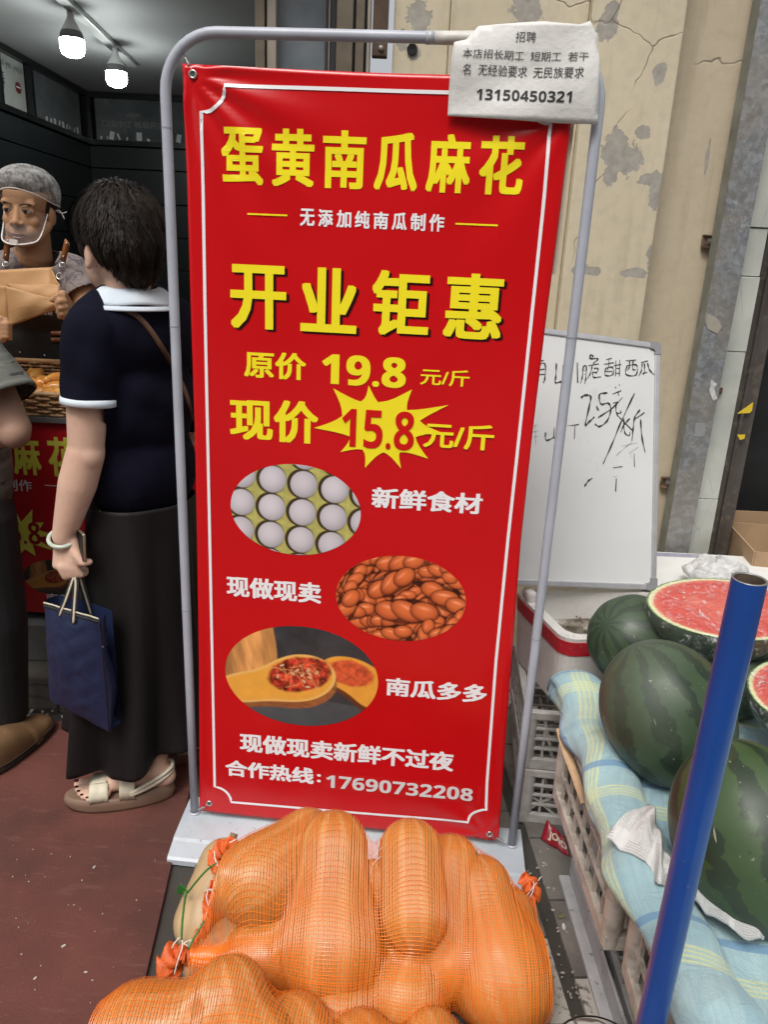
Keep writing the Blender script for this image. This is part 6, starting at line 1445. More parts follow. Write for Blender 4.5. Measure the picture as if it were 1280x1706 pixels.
# hair: inner volume and thousands of loose strands
T = NT('dark_brown_hair'); tcn = T.n('HairInfo') if False else None
c = T.ramp(T.noise(18, 4), [(.3, (.012, .009, .0075)), (.7, (.034, .025, .019))]); T.set(Base_Color=c, Roughness=.5); T.b.inputs['Specular IOR Level'].default_value = .16; T.b.inputs['Anisotropic'].default_value = .4; M_hair = T.m
HB = MB(); hcc = hc+Vector((0, 0, .018))-fdir*.008
ell(HB, hcc, (.093, .108, .103), RB); ell(HB, hcc-fdir*.046-Vector((0, 0, .022)), (.079, .064, .076), RB); ell(HB, hcc-fdir*.050-Vector((0, 0, .078)), (.050, .040, .044), RB); ell(HB, hcc+fdir*.05+Vector((0, 0, .012)), (.085, .065, .07), RB)
for s_ in (1, -1): ell(HB, hcc+sdir*.068*s_+fdir*.028-Vector((0, 0, .030)), (.018, .020, .040), RB)
hm = fuse(HB, .004, 3)
for v in hm.vertices:
    d_ = (v.co-hcc); k = 1+.045*(fbm(math.atan2(d_.y, d_.x)*5+9, d_.z*16+5)-.5)*2+.03*math.sin(math.atan2(d_.y, d_.x)*23+d_.z*30); v.co = hcc+d_*k
hair = obj_of('hair', hm, M_hair, cu); ht = bvh(hair)
def strands(tree, centre, axis_up, n, ln, name, par, m, zmin, lift=.006, seed=3, filt=None, wd=.0011):
    r = random.Random(seed); mb = MB(); crown = axis_up
    for i in range(n):
        # direction over the sphere
        th = r.uniform(0, 2*pi); ph = math.acos(r.uniform(-.75, 1)); d_ = Vector((sin(ph)*cos(th), sin(ph)*sin(th), cos(ph)))
        h = tree.ray_cast(centre+d_*.4, -d_); 
        if h[0] is None: continue
        p = h[0]; 
        if p.z < zl(p): continue
        # combed away from the crown, falling down
        away = (p-crown); nn_ = h[1]; t = (away-nn_*away.dot(nn_)).normalized()*.8+Vector((0, 0, -.65))+Vector((r.gauss(0, .22), r.gauss(0, .22), r.gauss(0, .14))); t = (t-nn_*t.dot(nn_)).normalized()
        L_ = ln*r.uniform(.5, 1.15); pts = [p-nn_*.003]; q = p; tt = t; cl = r.uniform(-.3, .3)
        for k in range(5):
            q = q+tt*L_/5; hh = tree.find_nearest(q)
            if hh[0] is None or hh[0].z < zl(hh[0])-.004: break
            nrm2 = hh[1]; q2 = hh[0]+nrm2*(lift*(.2+.3*k)*r.uniform(.5, 1.3)); tt = ((q2-pts[-1]).normalized()+Vector((0, 0, -.12))+nrm2.cross(tt)*cl*.3).normalized(); pts.append(q2); q = q2
        if len(pts) < 3: continue
        w_ = wd*r.uniform(.6, 1.4); vs = []
        for k, q in enumerate(pts):
            tg = (pts[min(k+1, len(pts)-1)]-pts[max(k-1, 0)]).normalized(); s_ = tg.cross((q-centre).normalized()); s_ = s_.normalized()*w_*(1-.8*(k/(len(pts)-1))**2); vs += [q-s_, q+s_]
        mb.add(vs, [(2*k, 2*k+1, 2*k+3, 2*k+2) for k in range(len(pts)-1)])
    o = mb.build(name, m, par, True); o['kind'] = 'stuff'; return o
crown = hc+Vector((0, 0, .12))-fdir*.02
def zl(p):
    f_ = (p-hc).dot(fdir); return hc.z + float(np.interp(f_, [-.10, -.060, -.038, -.024, .02, .05, .10], [-.120, -.112, -.075, -.016, -.008, -.016, .012]))
strands(ht, hcc, crown, 8500, .046, 'hair_strands', cu, M_hair, hc.z-.14)
# navy knitted polo
T = NT('navy_knit'); wv = T.n('TexWave'); wv.inputs['Scale'].default_value = 260; wv.inputs['Distortion'].default_value = .4; T.l(T.mapping((1, 1, .05), rot=(0, 0, .6)), wv.inputs['Vector'])
c = T.ramp(T.noise(6, 4), [(.3, (.0040, .0042, .0115)), (.7, (.0065, .0068, .0175))]); T.set(Base_Color=c, Roughness=.9); T.b.inputs['Specular IOR Level'].default_value = .12; T.bump(T.math('ADD', T.math('MULTIPLY', wv.outputs['Fac'], .12), T.noise(9, 4)), .5, .006); M_navy = T.m
SB = MB(); e_ = .010
ell(SB, ch+Vector((0, 0, .055)), (.172+e_, .100+e_, .128), RB); ell(SB, ch-Vector((0, 0, .10)), (.142+e_, .098+e_, .16), RB); ell(SB, ws+Vector((0, 0, .02)), (.138+e_, .106+e_, .15), RB)
chain(SB, [nk-Vector((0, 0, .085)), lsh*.7+nk*.3-Vector((0, 0, .010)), lsh+Vector((.004, 0, -.004))], [.066, .050, .055], 18); chain(SB, [nk-Vector((0, 0, .085)), rsh*.7+nk*.3-Vector((0, 0, .010)), rsh-Vector((0, 0, .004))], [.066, .050, .055], 18)
slv = Y(147, 672, 1.69); chain(SB, [lsh+Vector((.002, 0, .006)), (lsh+slv)/2, slv], [.0600, .060, .0565], 22); chain(SB, [rsh, Y(315, 690, 2.0)], [.058, .054], 18)
sm_e = fuse(SB, .0055, 8)
bm = bmesh.new(); bm.from_mesh(sm_e)
# square off the sleeve ends and the hem
dn = (slv-lsh).normalized()
hemz = Y(236, 836, 1.84).z
cutp = slv-dn*.004
bmesh.ops.bisect_plane(bm, geom=bm.verts[:]+bm.edges[:]+bm.faces[:], plane_co=(0, 0, hemz), plane_no=(0, 0, -1), clear_outer=True)
dl = [v for v in bm.verts if (v.co-cutp).dot(dn) > 0 and ((v.co-slv)-dn*(v.co-slv).dot(dn)).length < .0605 and (v.co-slv).dot(dn) < .075 and (v.co-slv).dot(Vector((.93, .36, 0))) < .028]
bmesh.ops.delete(bm, geom=dl, context='VERTS')
for v in bm.verts:   # soft drag folds
    q = v.co; v.co = q + (q-ch).normalized()*(.0035*math.sin(q.z*55+q.x*40)*math.exp(-((q.z-ch.z+.06)/.10)**2)+.002*math.sin(q.x*70-q.z*30))
bm.to_mesh(sm_e); bm.free(); shirt = obj_of('polo_shirt', sm_e, M_navy, cu); stree = bvh(shirt)
T = NT('white_knit_trim'); T.set(Base_Color=T.ramp(T.noise(9, 3), [(.3, (.60, .68, .76)), (.7, (.70, .77, .83))]), Roughness=.8); w3 = T.n('TexWave'); w3.inputs['Scale'].default_value = 110; T.l(T.co, w3.inputs['Vector']); T.bump(w3.outputs['Fac'], .3, .001); M_trim = T.m
# sleeve cuff
q = Vector((0, 0, 1)).rotation_difference(dn).to_matrix()
mb = MB(); mb.lathe([(.0545, -.012), (.0605, -.010), (.0610, .004), (.0555, .006), (.052, .0)], slv-dn*.002, 40, axis=dn); mb.build('sleeve_cuff', M_trim, cu, True)
# collar: stand and fall
cc = Y(216, 494, 1.812)
def collar(u, v):
    a = 2*pi*(u*.80+.10); rx = .064+.040*v; ry = .062+.036*v
    fwdness = cos(a)      # a=pi is the nape
    z = .020-.034*v*v+(.002*sin(a*5))+(-.03*max(0, fwdness))
    return cc+fdir*(ry*cos(a))*1.0+sdir*(rx*sin(a))+Vector((0, 0, z))
mb = MB(); mb.grid(collar, 60, 10); o = mb.build('collar', M_trim, cu, True); add_solid(o, .003)
def collar2(u, v):
    a = 2*pi*(u*.84+.08); return cc+fdir*((.100+.006*v)*cos(a))+sdir*((.106+.006*v)*sin(a))+Vector((0, 0, -.017-.009*v-.03*max(0, cos(a))))
mb = MB(); mb.grid(collar2, 60, 4); o = mb.build('collar_edge', M_trim, cu, True); add_solid(o, .003)
# shoulder strap of her crossbody bag laid over the knit
M_strap = mat('brown_leather_strap', (.13, .075, .045), .5, var=.15, vs=30)
pp = [on_surface(stree, u, v, .005) for u, v in ((204, 514), (224, 523), (242, 540), (256, 558), (270, 580), (282, 600), (294, 622), (306, 648), (314, 672), (318, 700))]
pp = [p for p in pp if p is not None]
if len(pp) > 4: ribbon3(smoothpath(pp, 3), -FW, .012, M_strap, 'bag_strap', cu, .002)
# long black skirt
T = NT('sheer_black_skirt'); c = T.ramp(T.noise(4, 5, co=T.mapping((4, 4, .6))), [(.3, (.0055, .0045, .0045)), (.7, (.013, .0105, .0105))]); T.set(Base_Color=c, Roughness=.62); T.b.inputs['Specular IOR Level'].default_value = .25; T.bump(T.noise(30, 4, co=T.mapping((2, 2, .5))), .45, .004); M_skirt = T.m
top = Y(236, 828, 1.84); botc = Y(234, 1218, 1.83)
def skirt(u, v):
    a = 2*pi*u; c_ = top+(botc-top)*v; fold = 1+(.015+.125*v)*math.sin(a*7+.7*math.sin(v*3)+1.2)+(.05*v)*math.sin(a*13+2)
    rx, ry = (.142+.050*v)*fold, (.112+.070*v)*fold; p = c_+sdir*(rx*cos(a))+fdir*(ry*sin(a))
    low = max(0, v-.86)/.14; p.z -= low*(.050*math.exp(-((math.atan2(sin(a-.25-pi*.0), cos(a-.25))/.35)**2))-.02*math.sin(a*3)); return p
mb = MB(); mb.grid(skirt, 150, 70, True); o = mb.build('skirt', M_skirt, cu, True); add_solid(o, .0015)
# platform sandals
T_s = mat('taupe_foam_sole', (.20, .125, .085), .6, var=.08, vs=10, bump=.1, bs=120); M_cream = mat('cream_padded_strap', (.62, .57, .44), .5, var=.05, vs=20, bump=.12, bs=90)
def sandal(h):
    def out(a):
        x = .118+.140*cos(a); w_ = .046*(1+.14*cos(a)); return x, w_*sin(a)*(1 if abs(cos(a)) < .8 else 1)
    prof = [(-.004, .985, .008), (0, 1., .016), (.0, 1.03, .030), (.0, 1.0, .046), (-.005, .93, .0475), (-.02, .80, .044), (0, .0, .043)]
    n = 48; mb = MB(); vs = []
    for dz_, k, z in prof:
        for i in range(n):
            a = 2*pi*i/n; x, y = out(a); zz = z+(.012*max(0, (.06-x)/.06)*(1 if z > .04 else 0))*(k > .5)+(.007*max(0, (x-.20)/.06) if z < .02 else 0); p = h+fd*(.118+(x-.118)*k)+fs*(y*k); vs.append(Vector((p.x, p.y, zz-.0)))
    mb.add(vs, [(r*n+i, r*n+(i+1) % n, (r+1)*n+(i+1) % n, (r+1)*n+i) for r in range(len(prof)-1) for i in range(n)]); mb.f.append(tuple(range(n))[::-1]); mb.mi.append(0)
    e = mb.build('sandal', T_s, cu, True)
    def band(x0, x1, nm2, hgt, lift=0., y0=-1.02, y1=1.02):
        def g(u, v):
            t = -1+2*u; t = y0+(y1-y0)*u; y = t*.047; z = .043+hgt*math.sqrt(max(0, 1-min(1, abs(t))**2.6))+lift+.003*abs(sin(v*pi*2))**.5; p = h+fd*(x0+(x1-x0)*v)+fs*y; return Vector((p.x, p.y, z))
        m = MB(); m.grid(g, 26, 12); o = m.build(nm2, M_cream, e, True); add_solid(o, .004, 1)
    band(.143, .192, 'toe_strap', .040); band(.146, .188, 'strap_flap', .040, .004, -.9, .45); band(.075, .115, 'instep_strap', .062); band(.080, .112, 'strap_flap', .062, .004, -.9, .35)
    for dz_ in (0, .012):
        pts = [h+fd*.085+fs*.047+Vector((0, 0, -.005+dz_*.4)), h+fd*.04+fs*.042+Vector((0, 0, .010+dz_)), h-fd*.005+fs*.026+Vector((0, 0, .028+dz_)), h-fd*.022+Vector((0, 0, .034+dz_)), h-fd*.005-fs*.028+Vector((0, 0, .028+dz_)), h+fd*.085-fs*.047+Vector((0, 0, 0+dz_*.4))]
        mb = MB(); mb.tube(smoothpath(pts, 6), .0052, 8); mb.build('heel_strap', M_cream, e, True)
sandal(heel); sandal(heel+Vector((.10, .20, 0)))
# jade bangle, phone
T = NT('pale_jade'); T.set(Base_Color=T.ramp(T.noise(40, 4), [(.3, (.40, .48, .38)), (.7, (.55, .60, .52))]), Roughness=.15, Subsurface_Weight=.1); M_jade = T.m
bc = Y(104, 896, 1.685); ax_b = (lwr-lel).normalized(); ax_b = (ax_b+Vector((.22, 0.55, -.2))).normalized(); s1_ = ax_b.cross(Vector((0, 1, 0))).normalized(); s2_ = ax_b.cross(s1_)
mb = MB(); mb.tube([bc+s1_*.0315*cos(a)+s2_*.0315*sin(a) for a in np.linspace(0, 2*pi, 40, endpoint=False)], .0052, 12, closed=True); tag(mb.build('bangle', M_jade, None, True), 'pale green jade bangle on the wrist of the woman in navy', 'bangle')
ph = empty('phone', Y(137, 912, 1.69), 'black smartphone with gold edge held in the hand with the bag', 'phone')
lx = Vector((-.62, .78, .04)).normalized(); nz_ = Vector((.78, .62, -.03)); nz_ = (nz_-lx*nz_.dot(lx)).normalized(); ly = nz_.cross(lx)
Rp = Matrix((nz_, lx, ly)).transposed(); pc = Y(142, 913, 1.655)+lx*.071-nz_*.002
mb = MB(); mb.box(pc, (.0080, .145, .070), rot=Rp, bev=.003); mb.build('gold_frame', mat('gold_edge', (.50, .42, .30), .25, .8), ph, True)
mb = MB(); mb.box(pc-nz_*.0045, (.001, .141, .066), rot=Rp); mb.build('back_glass', mat('black_glass', (.008, .008, .010), .45, spec=.2), ph)
# navy tote bag
T = NT('navy_nylon'); c = T.ramp(T.noise(5, 4), [(.3, (.010, .015, .046)), (.7, (.018, .027, .072))]); T.set(Base_Color=c, Roughness=.40); T.b.inputs['Specular IOR Level'].default_value = .4; vv_ = T.vor(7, co=T.mapping((1, 1, 1.3), rot=(.4, .2, .5))); T.bump(T.math('ADD', T.math('MULTIPLY', vv_, 1.), T.math('ADD', T.noise(16, 5), T.math('MULTIPLY', T.noise(500, 2), .05))), .6, .010); M_nyl = T.m
tb = empty('tote_bag', Y(130, 1110, 1.62), 'navy nylon tote bag with black and beige striped handles hanging from her left hand', 'bag')
TLb, TRb, BRb, BLb = Y(74, 1004, 1.66), Y(165, 1031, 1.60), Y(181, 1219, 1.60), Y(83, 1166, 1.66)
G1, G2, G3 = Y(178, 1076, 1.630), Y(195, 1142, 1.640), Y(187, 1208, 1.625)
def front(u, v):
    a = TLb*(1-u)+TRb*u; b = BLb*(1-u)+BRb*u; p = a*(1-v)+b*v; n_ = (TRb-TLb).cross(BLb-TLb).normalized(); n_ = n_ if n_.y < 0 else -n_
    cr = sin(pi*u)*sin(pi*v); return p+n_*(.018*cr**.7+.020*(abs(fbm(u*2.5+1, v*3.2+u)-.45))*min(1, cr*2)+.007*abs((v*5.5+u*2.2) % 1-.5)*u*min(1, cr*3)+.004*abs((v*2.3-u*3+3) % 1-.5))
mb = MB(); mb.grid(front, 40, 50); mb.build('front_panel', M_nyl, tb, True)
def gus(u, v):
    t = v; r0 = TRb*(1-t)+BRb*t; pts_ = [TRb+Vector((.008, .025, .003)), G1, G2, G3]; k = min(int(t*3), 2); f_ = t*3-k; r1 = pts_[k]*(1-f_)+pts_[k+1]*f_
    return r0*(1-u)+r1*u+Vector((.004, -.006, 0))*sin(pi*u)+Vector((0, -.004*sin(t*21)*u, 0))
mb = MB(); mb.grid(gus, 12, 40); mb.build('side_gusset', M_nyl, tb, False)
bk_off = Vector((.014, .045, .0))
mb = MB(); mb.grid(lambda u, v: (TLb*(1-u)+TRb*u)*(1-v)+(BLb*(1-u)+BRb*u)*v+bk_off+Vector((0, .01, 0))*sin(pi*u), 16, 16); mb.build('back_panel', M_nyl, tb, True)
mb = MB(); mb.grid(lambda u, v: (TLb*(1-v)+BLb*v)+bk_off*u+Vector((-.01, 0, 0))*sin(pi*u), 8, 16); mb.build('side_gusset', M_nyl, tb, True)
mb = MB(); mb.grid(lambda u, v: (BLb*(1-u)+BRb*u)+bk_off*v, 8, 4); mb.build('bottom', M_nyl, tb, True)
M_beige = mat('beige_webbing', (.50, .44, .33), .7); M_blkw = mat('black_webbing', (.012, .011, .011), .7, bump=.3, bs=400)
mb = MB(); mb.tube([front(u, .0)+Vector((0, -.001, .001)) for u in np.linspace(0, 1, 20)], .0022, 8); mb.build('beige_piping', M_beige, tb, True)
mb = MB(); mb.tube([front(u, .012)+Vector((0, -.0015, -.003)) for u in np.linspace(0, 1, 20)], .003, 8); mb.build('black_binding', M_blkw, tb, True)
mb = MB(); mb.tube([front(1, v)+Vector((.001, -.002, 0)) for v in np.linspace(0, 1, 26)], .0016, 6); mb.build('side_seam', mat('seam_navy', (.010, .013, .04), .7), tb, True)
mb = MB(); mb.tube([Y(170, 1078, 1.60), Y(175, 1073, 1.63), Y(178, 1072, 1.65)], .0022, 8); mb.build('beige_tab', M_beige, tb, True)
hk = Y(124, 957, 1.668)
for pts in ([Y(99, 1026, 1.632), Y(110, 998, 1.640), Y(119, 972, 1.655), hk], [Y(122, 1038, 1.612), Y(124, 1005, 1.630), Y(126, 975, 1.650), hk], [Y(152, 1025, 1.68), Y(143, 995, 1.675), Y(135, 970, 1.672), hk+Vector((.008, .01, 0))], [Y(128, 1016, 1.72), Y(126, 990, 1.70), hk+Vector((.004, .015, 0))]):
    P_h = smoothpath(pts, 6); ribbon3(P_h, -FW, .014, M_blkw, 'handle', tb, .002); ribbon3([p-FW*.0018 for p in P_h], -FW, .0045, M_beige, 'handle_stripe', tb, .001)

# ------------------------------------------------------------------ server
sv = person((-1.22, 2.66, .27), 'server in hairnet, clear mouth shield and black apron holding an open kraft bag')
SY = 2.64; H = Y(45, 350, SY)     # between the eyes, inside the skull
Rf = Matrix.Rotation(-.02, 3, 'Z')@Matrix.Rotation(.10, 3, 'X')@Matrix.Rotation(.06, 3, 'Y')
FX, FY, FZ = Rf@Vector((1, 0, 0)), Rf@Vector((0, 1, 0)), Rf@Vector((0, 0, 1))
def hpnt(x, y, z): return H+FX*x+FY*y+FZ*z
B = MB()
ell(B, hpnt(0, .012, .035), (.073, .088, .080), Rf); ell(B, hpnt(0, -.016, -.030), (.061, .063, .080), Rf); ell(B, hpnt(0, -.050, -.098), (.024, .020, .018), Rf)
for s_ in (-1, 1):
    ell(B, hpnt(.036*s_, -.047, -.030), (.024, .020, .024), Rf); ell(B, hpnt(.030*s_, -.050, -.058), (.022, .022, .026), Rf); chain(B, [hpnt(.062*s_, .0, -.045), hpnt(.042*s_, -.035, -.080), hpnt(.012*s_, -.055, -.096)], [.016, .017, .014], 12)
    ell(B, hpnt(.031*s_, -.0595, .024), (.026, .0095, .014), Rf); ell(B, hpnt(.030*s_, -.060, .002), (.022, .0105, .014), Rf)
    ec = hpnt(.075*s_, .012, -.015); ell(B, ec, (.009, .017, .029), Rf@Matrix.Rotation(-.35*s_, 3, 'Z'))
    ell(B, hpnt(.0135*s_, -.081, -.037), (.0092, .010, .0080), Rf)
    chain(B, [hpnt(.016*s_, -.0675, .0065), hpnt(.030*s_, -.070, .010), hpnt(.045*s_, -.061, .004)], [.0046, .0052, .0040], 8); chain(B, [hpnt(.016*s_, -.069, -.006), hpnt(.030*s_, -.0695, -.0095), hpnt(.045*s_, -.060, -.003)], [.004, .0045, .004], 8)
chain(B, [hpnt(0, -.067, .012), hpnt(0, -.076, -.014), hpnt(0, -.0865, -.033)], [.0095, .0110, .0128], 12)
ell(B, hpnt(0, -.064, -.066), (.032, .018, .022), Rf)
nb = Y(55, 425, 2.68); chain(B, [hpnt(0, .02, -.06), hpnt(.004, .024, -.10), nb], [.055, .052, .062], 20)
sl_, sr_ = Y(128, 458, 2.66), Y(-20, 458, 2.66); chs = Y(57, 520, 2.69)
ell(B, chs+Vector((0, 0, .03)), (.16, .095, .13)); ell(B, chs-Vector((0, 0, .22)), (.145, .10, .20)); ell(B, chs-Vector((0, 0, .42)), (.155, .11, .13))
eL = Y(156, 538, 2.60); wL = Y(118, 524, 2.44); chain(B, [sl_, eL], [.048, .038], 16); chain(B, [eL, wL], [.038, .025], 16)
eR = Y(-48, 560, 2.60); wR = Y(-12, 556, 2.42); chain(B, [sr_, eR], [.048, .038], 16); chain(B, [eR, wR], [.038, .025], 16)
kL = Y(103, 506, 2.395)
fL_ = [[Y(104, 494, 2.385), Y(96, 492, 2.372), Y(86, 500, 2.368)], [Y(107, 502, 2.380), Y(99, 502, 2.362), Y(94, 510, 2.372)], [Y(109, 511, 2.380), Y(101, 513, 2.364), Y(96, 520, 2.376)], [Y(110, 520, 2.385), Y(103, 523, 2.370), Y(99, 528, 2.382)]]
hand(B, wL, kL, Vector((.15, 0, 1)).normalized(), None, fL_, [Y(112, 512, 2.42), Y(104, 500, 2.415), Y(95, 500, 2.405)], .0095)
kR = Y(2, 548, 2.395); hand(B, wR, kR, Vector((0, 0, 1)), None, [[Y(4, 540+k*7, 2.39), Y(12, 540+k*7, 2.385), Y(17, 543+k*7, 2.395)] for k in range(4)], [Y(-6, 545, 2.42), Y(4, 534, 2.41), Y(12, 532, 2.40)])
hpz = chs-Vector((0, 0, .46))
for s_ in (-1, 1): chain(B, [hpz+Vector((.08*s_, 0, 0)), hpz+Vector((.09*s_, -.01, -.20)), Vector((hpz.x+.09*s_, hpz.y, .36))], [.082, .058, .038], 14); chain(B, [Vector((hpz.x+.09*s_, hpz.y+.03, .31)), Vector((hpz.x+.10*s_, hpz.y-.14, .30))], [.035, .030], 12)
me = fuse(B, .0034, 6); sb_ = obj_of('body', me, M_skS, sv)
# face details
M_lip = mat('lip_skin', (.30, .11, .085), .4, var=.1, vs=80); M_sclera = mat('eye_white', (.45, .42, .38), .2, var=.02); M_iris = mat('dark_iris', (.012, .008, .006), .1); M_brow = mat('eyebrow_hair', (.012, .009, .008), .8); M_nos = mat('nostril_dark', (.05, .018, .012), .8)
for s_ in (-1, 1):
    mb = MB(); ell(mb, hpnt(.030*s_, -.0650, .0005), (.0150, .0105, .0070), Rf); mb.build('eyeball', M_sclera, sv, True)
    mb = MB(); ell(mb, hpnt(.030*s_-.002, -.0752, -.0002), (.0060, .0018, .0052), Rf); mb.build('iris', M_iris, sv, True)
    mb = MB(); mb.tube([hpnt(.0165*s_, -.0715, .0008), hpnt(.024*s_, -.0757, .0046), hpnt(.032*s_, -.0763, .0050), hpnt(.040*s_, -.0720, .0035), hpnt(.0465*s_, -.066, .0005)], [.0007, .0012, .0014, .0013, .0007], 6); mb.build('lash_line', M_brow, sv, True)
    mb = MB(); mb.tube([hpnt(.013*s_, -.0765, .0175), hpnt(.024*s_, -.0775, .0225), hpnt(.038*s_, -.0725, .0240), hpnt(.052*s_, -.059, .0185)], [.0030, .0042, .0038, .0014], 8, flat=.5); mb.build('eyebrow', M_brow, sv, True)
    mb = MB(); ell(mb, hpnt(.0085*s_, -.0905, -.0445), (.0045, .0040, .0022), Rf); mb.build('nostril', M_nos, sv, True)
mb = MB(); mb.tube([hpnt(-.025, -.0735, -.0715), hpnt(-.010, -.0828, -.0675), hpnt(0, -.0835, -.0688), hpnt(.010, -.0828, -.0675), hpnt(.025, -.0735, -.0715)], [.001, .0044, .0040, .0044, .001], 8, flat=.8); mb.build('upper_lip', M_lip, sv, True)
mb = MB(); mb.tube([hpnt(-.023, -.0740, -.0735), hpnt(-.008, -.0825, -.0800), hpnt(.008, -.0825, -.0800), hpnt(.023, -.0740, -.0735)], [.001, .0055, .0055, .001], 8, flat=.8); mb.build('lower_lip', M_lip, sv, True)
mb = MB(); mb.tube([hpnt(-.024, -.0755, -.0722), hpnt(-.006, -.0862, -.0735), hpnt(.006, -.0862, -.0735), hpnt(.024, -.0755, -.0722)], .0014, 6); mb.build('mouth_line', M_nos, sv, True)
mb = MB(); ell(mb, hpnt(0, .014, .078), (.0765, .0890, .050), Rf); ell(mb, hpnt(0, .040, .020), (.077, .078, .080), Rf)
for s_ in (-1, 1): ell(mb, hpnt(.066*s_, .004, .022), (.0075, .018, .036), Rf)
hm2 = fuse(mb, .004, 2); obj_of('hair', hm2, M_hair, sv)
# hairnet with elastic band and ties
T = NT('white_hairnet'); al = T.ramp(T.noise(34, 6, .7, dist=1.), [(.34, .10), (.62, .58)]); fine = T.ramp(T.vor(420, 'DISTANCE_TO_EDGE'), [(.05, 1.), (.16, .55)]); T.set(Base_Color=(.84, .82, .79), Roughness=.7, Alpha=T.math('MULTIPLY', al, fine)); T.bump(T.noise(40, 5), .8, .004); M_hnet = T.m
hnc = hpnt(0, .028, .050)
def net_rim(a): # ring round the head: forehead high, ears low, nape low
    fy_ = -sin(a); x_ = .086*cos(a); y_ = -.1135*max(0, fy_)+.100*max(0, -fy_); z_ = (-.028+.046*max(0, fy_)**1.3) if fy_ > 0 else -.028-.015*(-fy_)
    return x_, y_, z_
def netf(u, v):
    a = 2*pi*u; x_, y_, z_ = net_rim(a); x_ *= 1.0; t = v; puff = 1+.17*sin(pi*t)*(1+.14*sin(a*9+t*5)+.08*sin(a*23+t*9)); k = math.cos(t*pi/2)**.7
    p = Vector((x_*k*puff, y_*k*puff*1.02, z_*(1-t)+(.088)*sin(t*pi/2))); return hnc+FX*p.x+FY*p.y+FZ*p.z+FZ*.003*(fbm(u*14 if u < .99 else 0, t*5)-.5)
mb = MB(); mb.grid(netf, 90, 30, True); mb.build('hairnet', M_hnet, sv, True)
mb = MB(); mb.tube([netf(u, 0) for u in np.linspace(0, 1, 70, endpoint=False)], .0022, 8, closed=True); mb.build('hairnet_band', mat('net_elastic', (.62, .53, .47), .7, bump=.6, bs=300), sv, True)
M_tiew = mat('white_tie', (.68, .65, .62), .7)
for pts in (((84, 352), (92, 350), (98, 354), (105, 355), (111, 353)), ((88, 354), (97, 350), (103, 357), (107, 365))):
    mb = MB(); mb.tube(smoothpath([Y(u, v, 2.68) for u, v in pts], 4), .0016, 6); mb.build('hairnet_tie', M_tiew, sv, True)
# mouth shield
gl = [hpnt(.072, -.012, -.004), hpnt(.066, -.040, -.052), hpnt(.058, -.068, -.084), hpnt(.035, -.098, -.095), hpnt(0, -.112, -.0985), hpnt(-.035, -.098, -.095), hpnt(-.058, -.068, -.084), hpnt(-.064, -.040, -.052), hpnt(-.070, -.012, -.004)]
gls = smoothpath(gl, 6); mb = MB(); mb.tube(gls, [.0016+.0016*sin(pi*i/(len(gls)-1)) for i in range(len(gls))], 8); mb.build('shield_frame', mat('white_shield_plastic', (.75, .68, .63), .4), sv, True)
mb = MB(); mb.box(hpnt(0, -.112, -.089), (.028, .003, .012), rot=Rf); mb.build('shield_clip', mat('white_shield_plastic', (.75, .68, .63), .4), sv)
T = NT('clear_shield'); T.set(Base_Color=(.7, .75, .75), Roughness=.05, Alpha=.09); M_clr = T.m
mb = MB()
def shf(u, v): i = u*(len(gls)-1); k = min(int(i), len(gls)-2); p = gls[k]*(1-(i-k))+gls[k+1]*(i-k); q = hpnt(0, -.10, -.040)+(p-hpnt(0, -.10, -.07))*.72; q = hpnt((p-H).dot(FX)*.86, -.100+abs((p-H).dot(FX))*.85, max((p-H).dot(FZ), -.038)); return p*(1-v)+q*v
mb.grid(shf, 30, 8); mb.build('shield_film', M_clr, sv, True)
# patterned T-shirt
T = NT('blotchy_tee'); c = T.ramp(T.noise(5, 4), [(.3, (.17, .135, .125)), (.7, (.24, .20, .185))]); bt = T.ramp(T.noise(16, 7, .68, dist=1.2), [(.50, 0.), (.58, 1.)]); c = T.mix(T.math('MULTIPLY', bt, .85), c, (.055, .045, .065)); b2_ = T.ramp(T.noise(24, 5, .6, dist=2), [(.60, 0.), (.66, 1.)]); c = T.mix(T.math('MULTIPLY', b2_, .6), c, (.035, .032, .055)); T.set(Base_Color=c, Roughness=.85); T.bump(T.noise(14, 4), .6, .008); M_tee = T.m
SB = MB(); ell(SB, chs+Vector((0, 0, .028)), (.172, .107, .130)); ell(SB, chs-Vector((0, 0, .20)), (.160, .114, .24)); ell(SB, chs-Vector((0, 0, .40)), (.165, .12, .12))
chain(SB, [nb-Vector((0, -.01, .012)), sl_+Vector((-.01, 0, .012))], [.052, .054], 16); chain(SB, [nb-Vector((0, -.01, .012)), sr_+Vector((.01, 0, .012))], [.052, .054], 16)
seL = Y(143, 494, 2.63); seR = Y(-36, 500, 2.63); chain(SB, [sl_+Vector((-.004, 0, .004)), seL], [.058, .064], 18); chain(SB, [sr_, seR], [.058, .064], 18)
tm = fuse(SB, .005, 6); bm = bmesh.new(); bm.from_mesh(tm)
for se, so_ in ((seL, sl_), (seR, sr_)):
    dn = (se-so_).normalized(); bmesh.ops.delete(bm, geom=[v for v in bm.verts if (v.co-se).dot(dn) > -.004 and (v.co-se).length < .09 and abs(v.co.x-chs.x) > .13], context='VERTS')
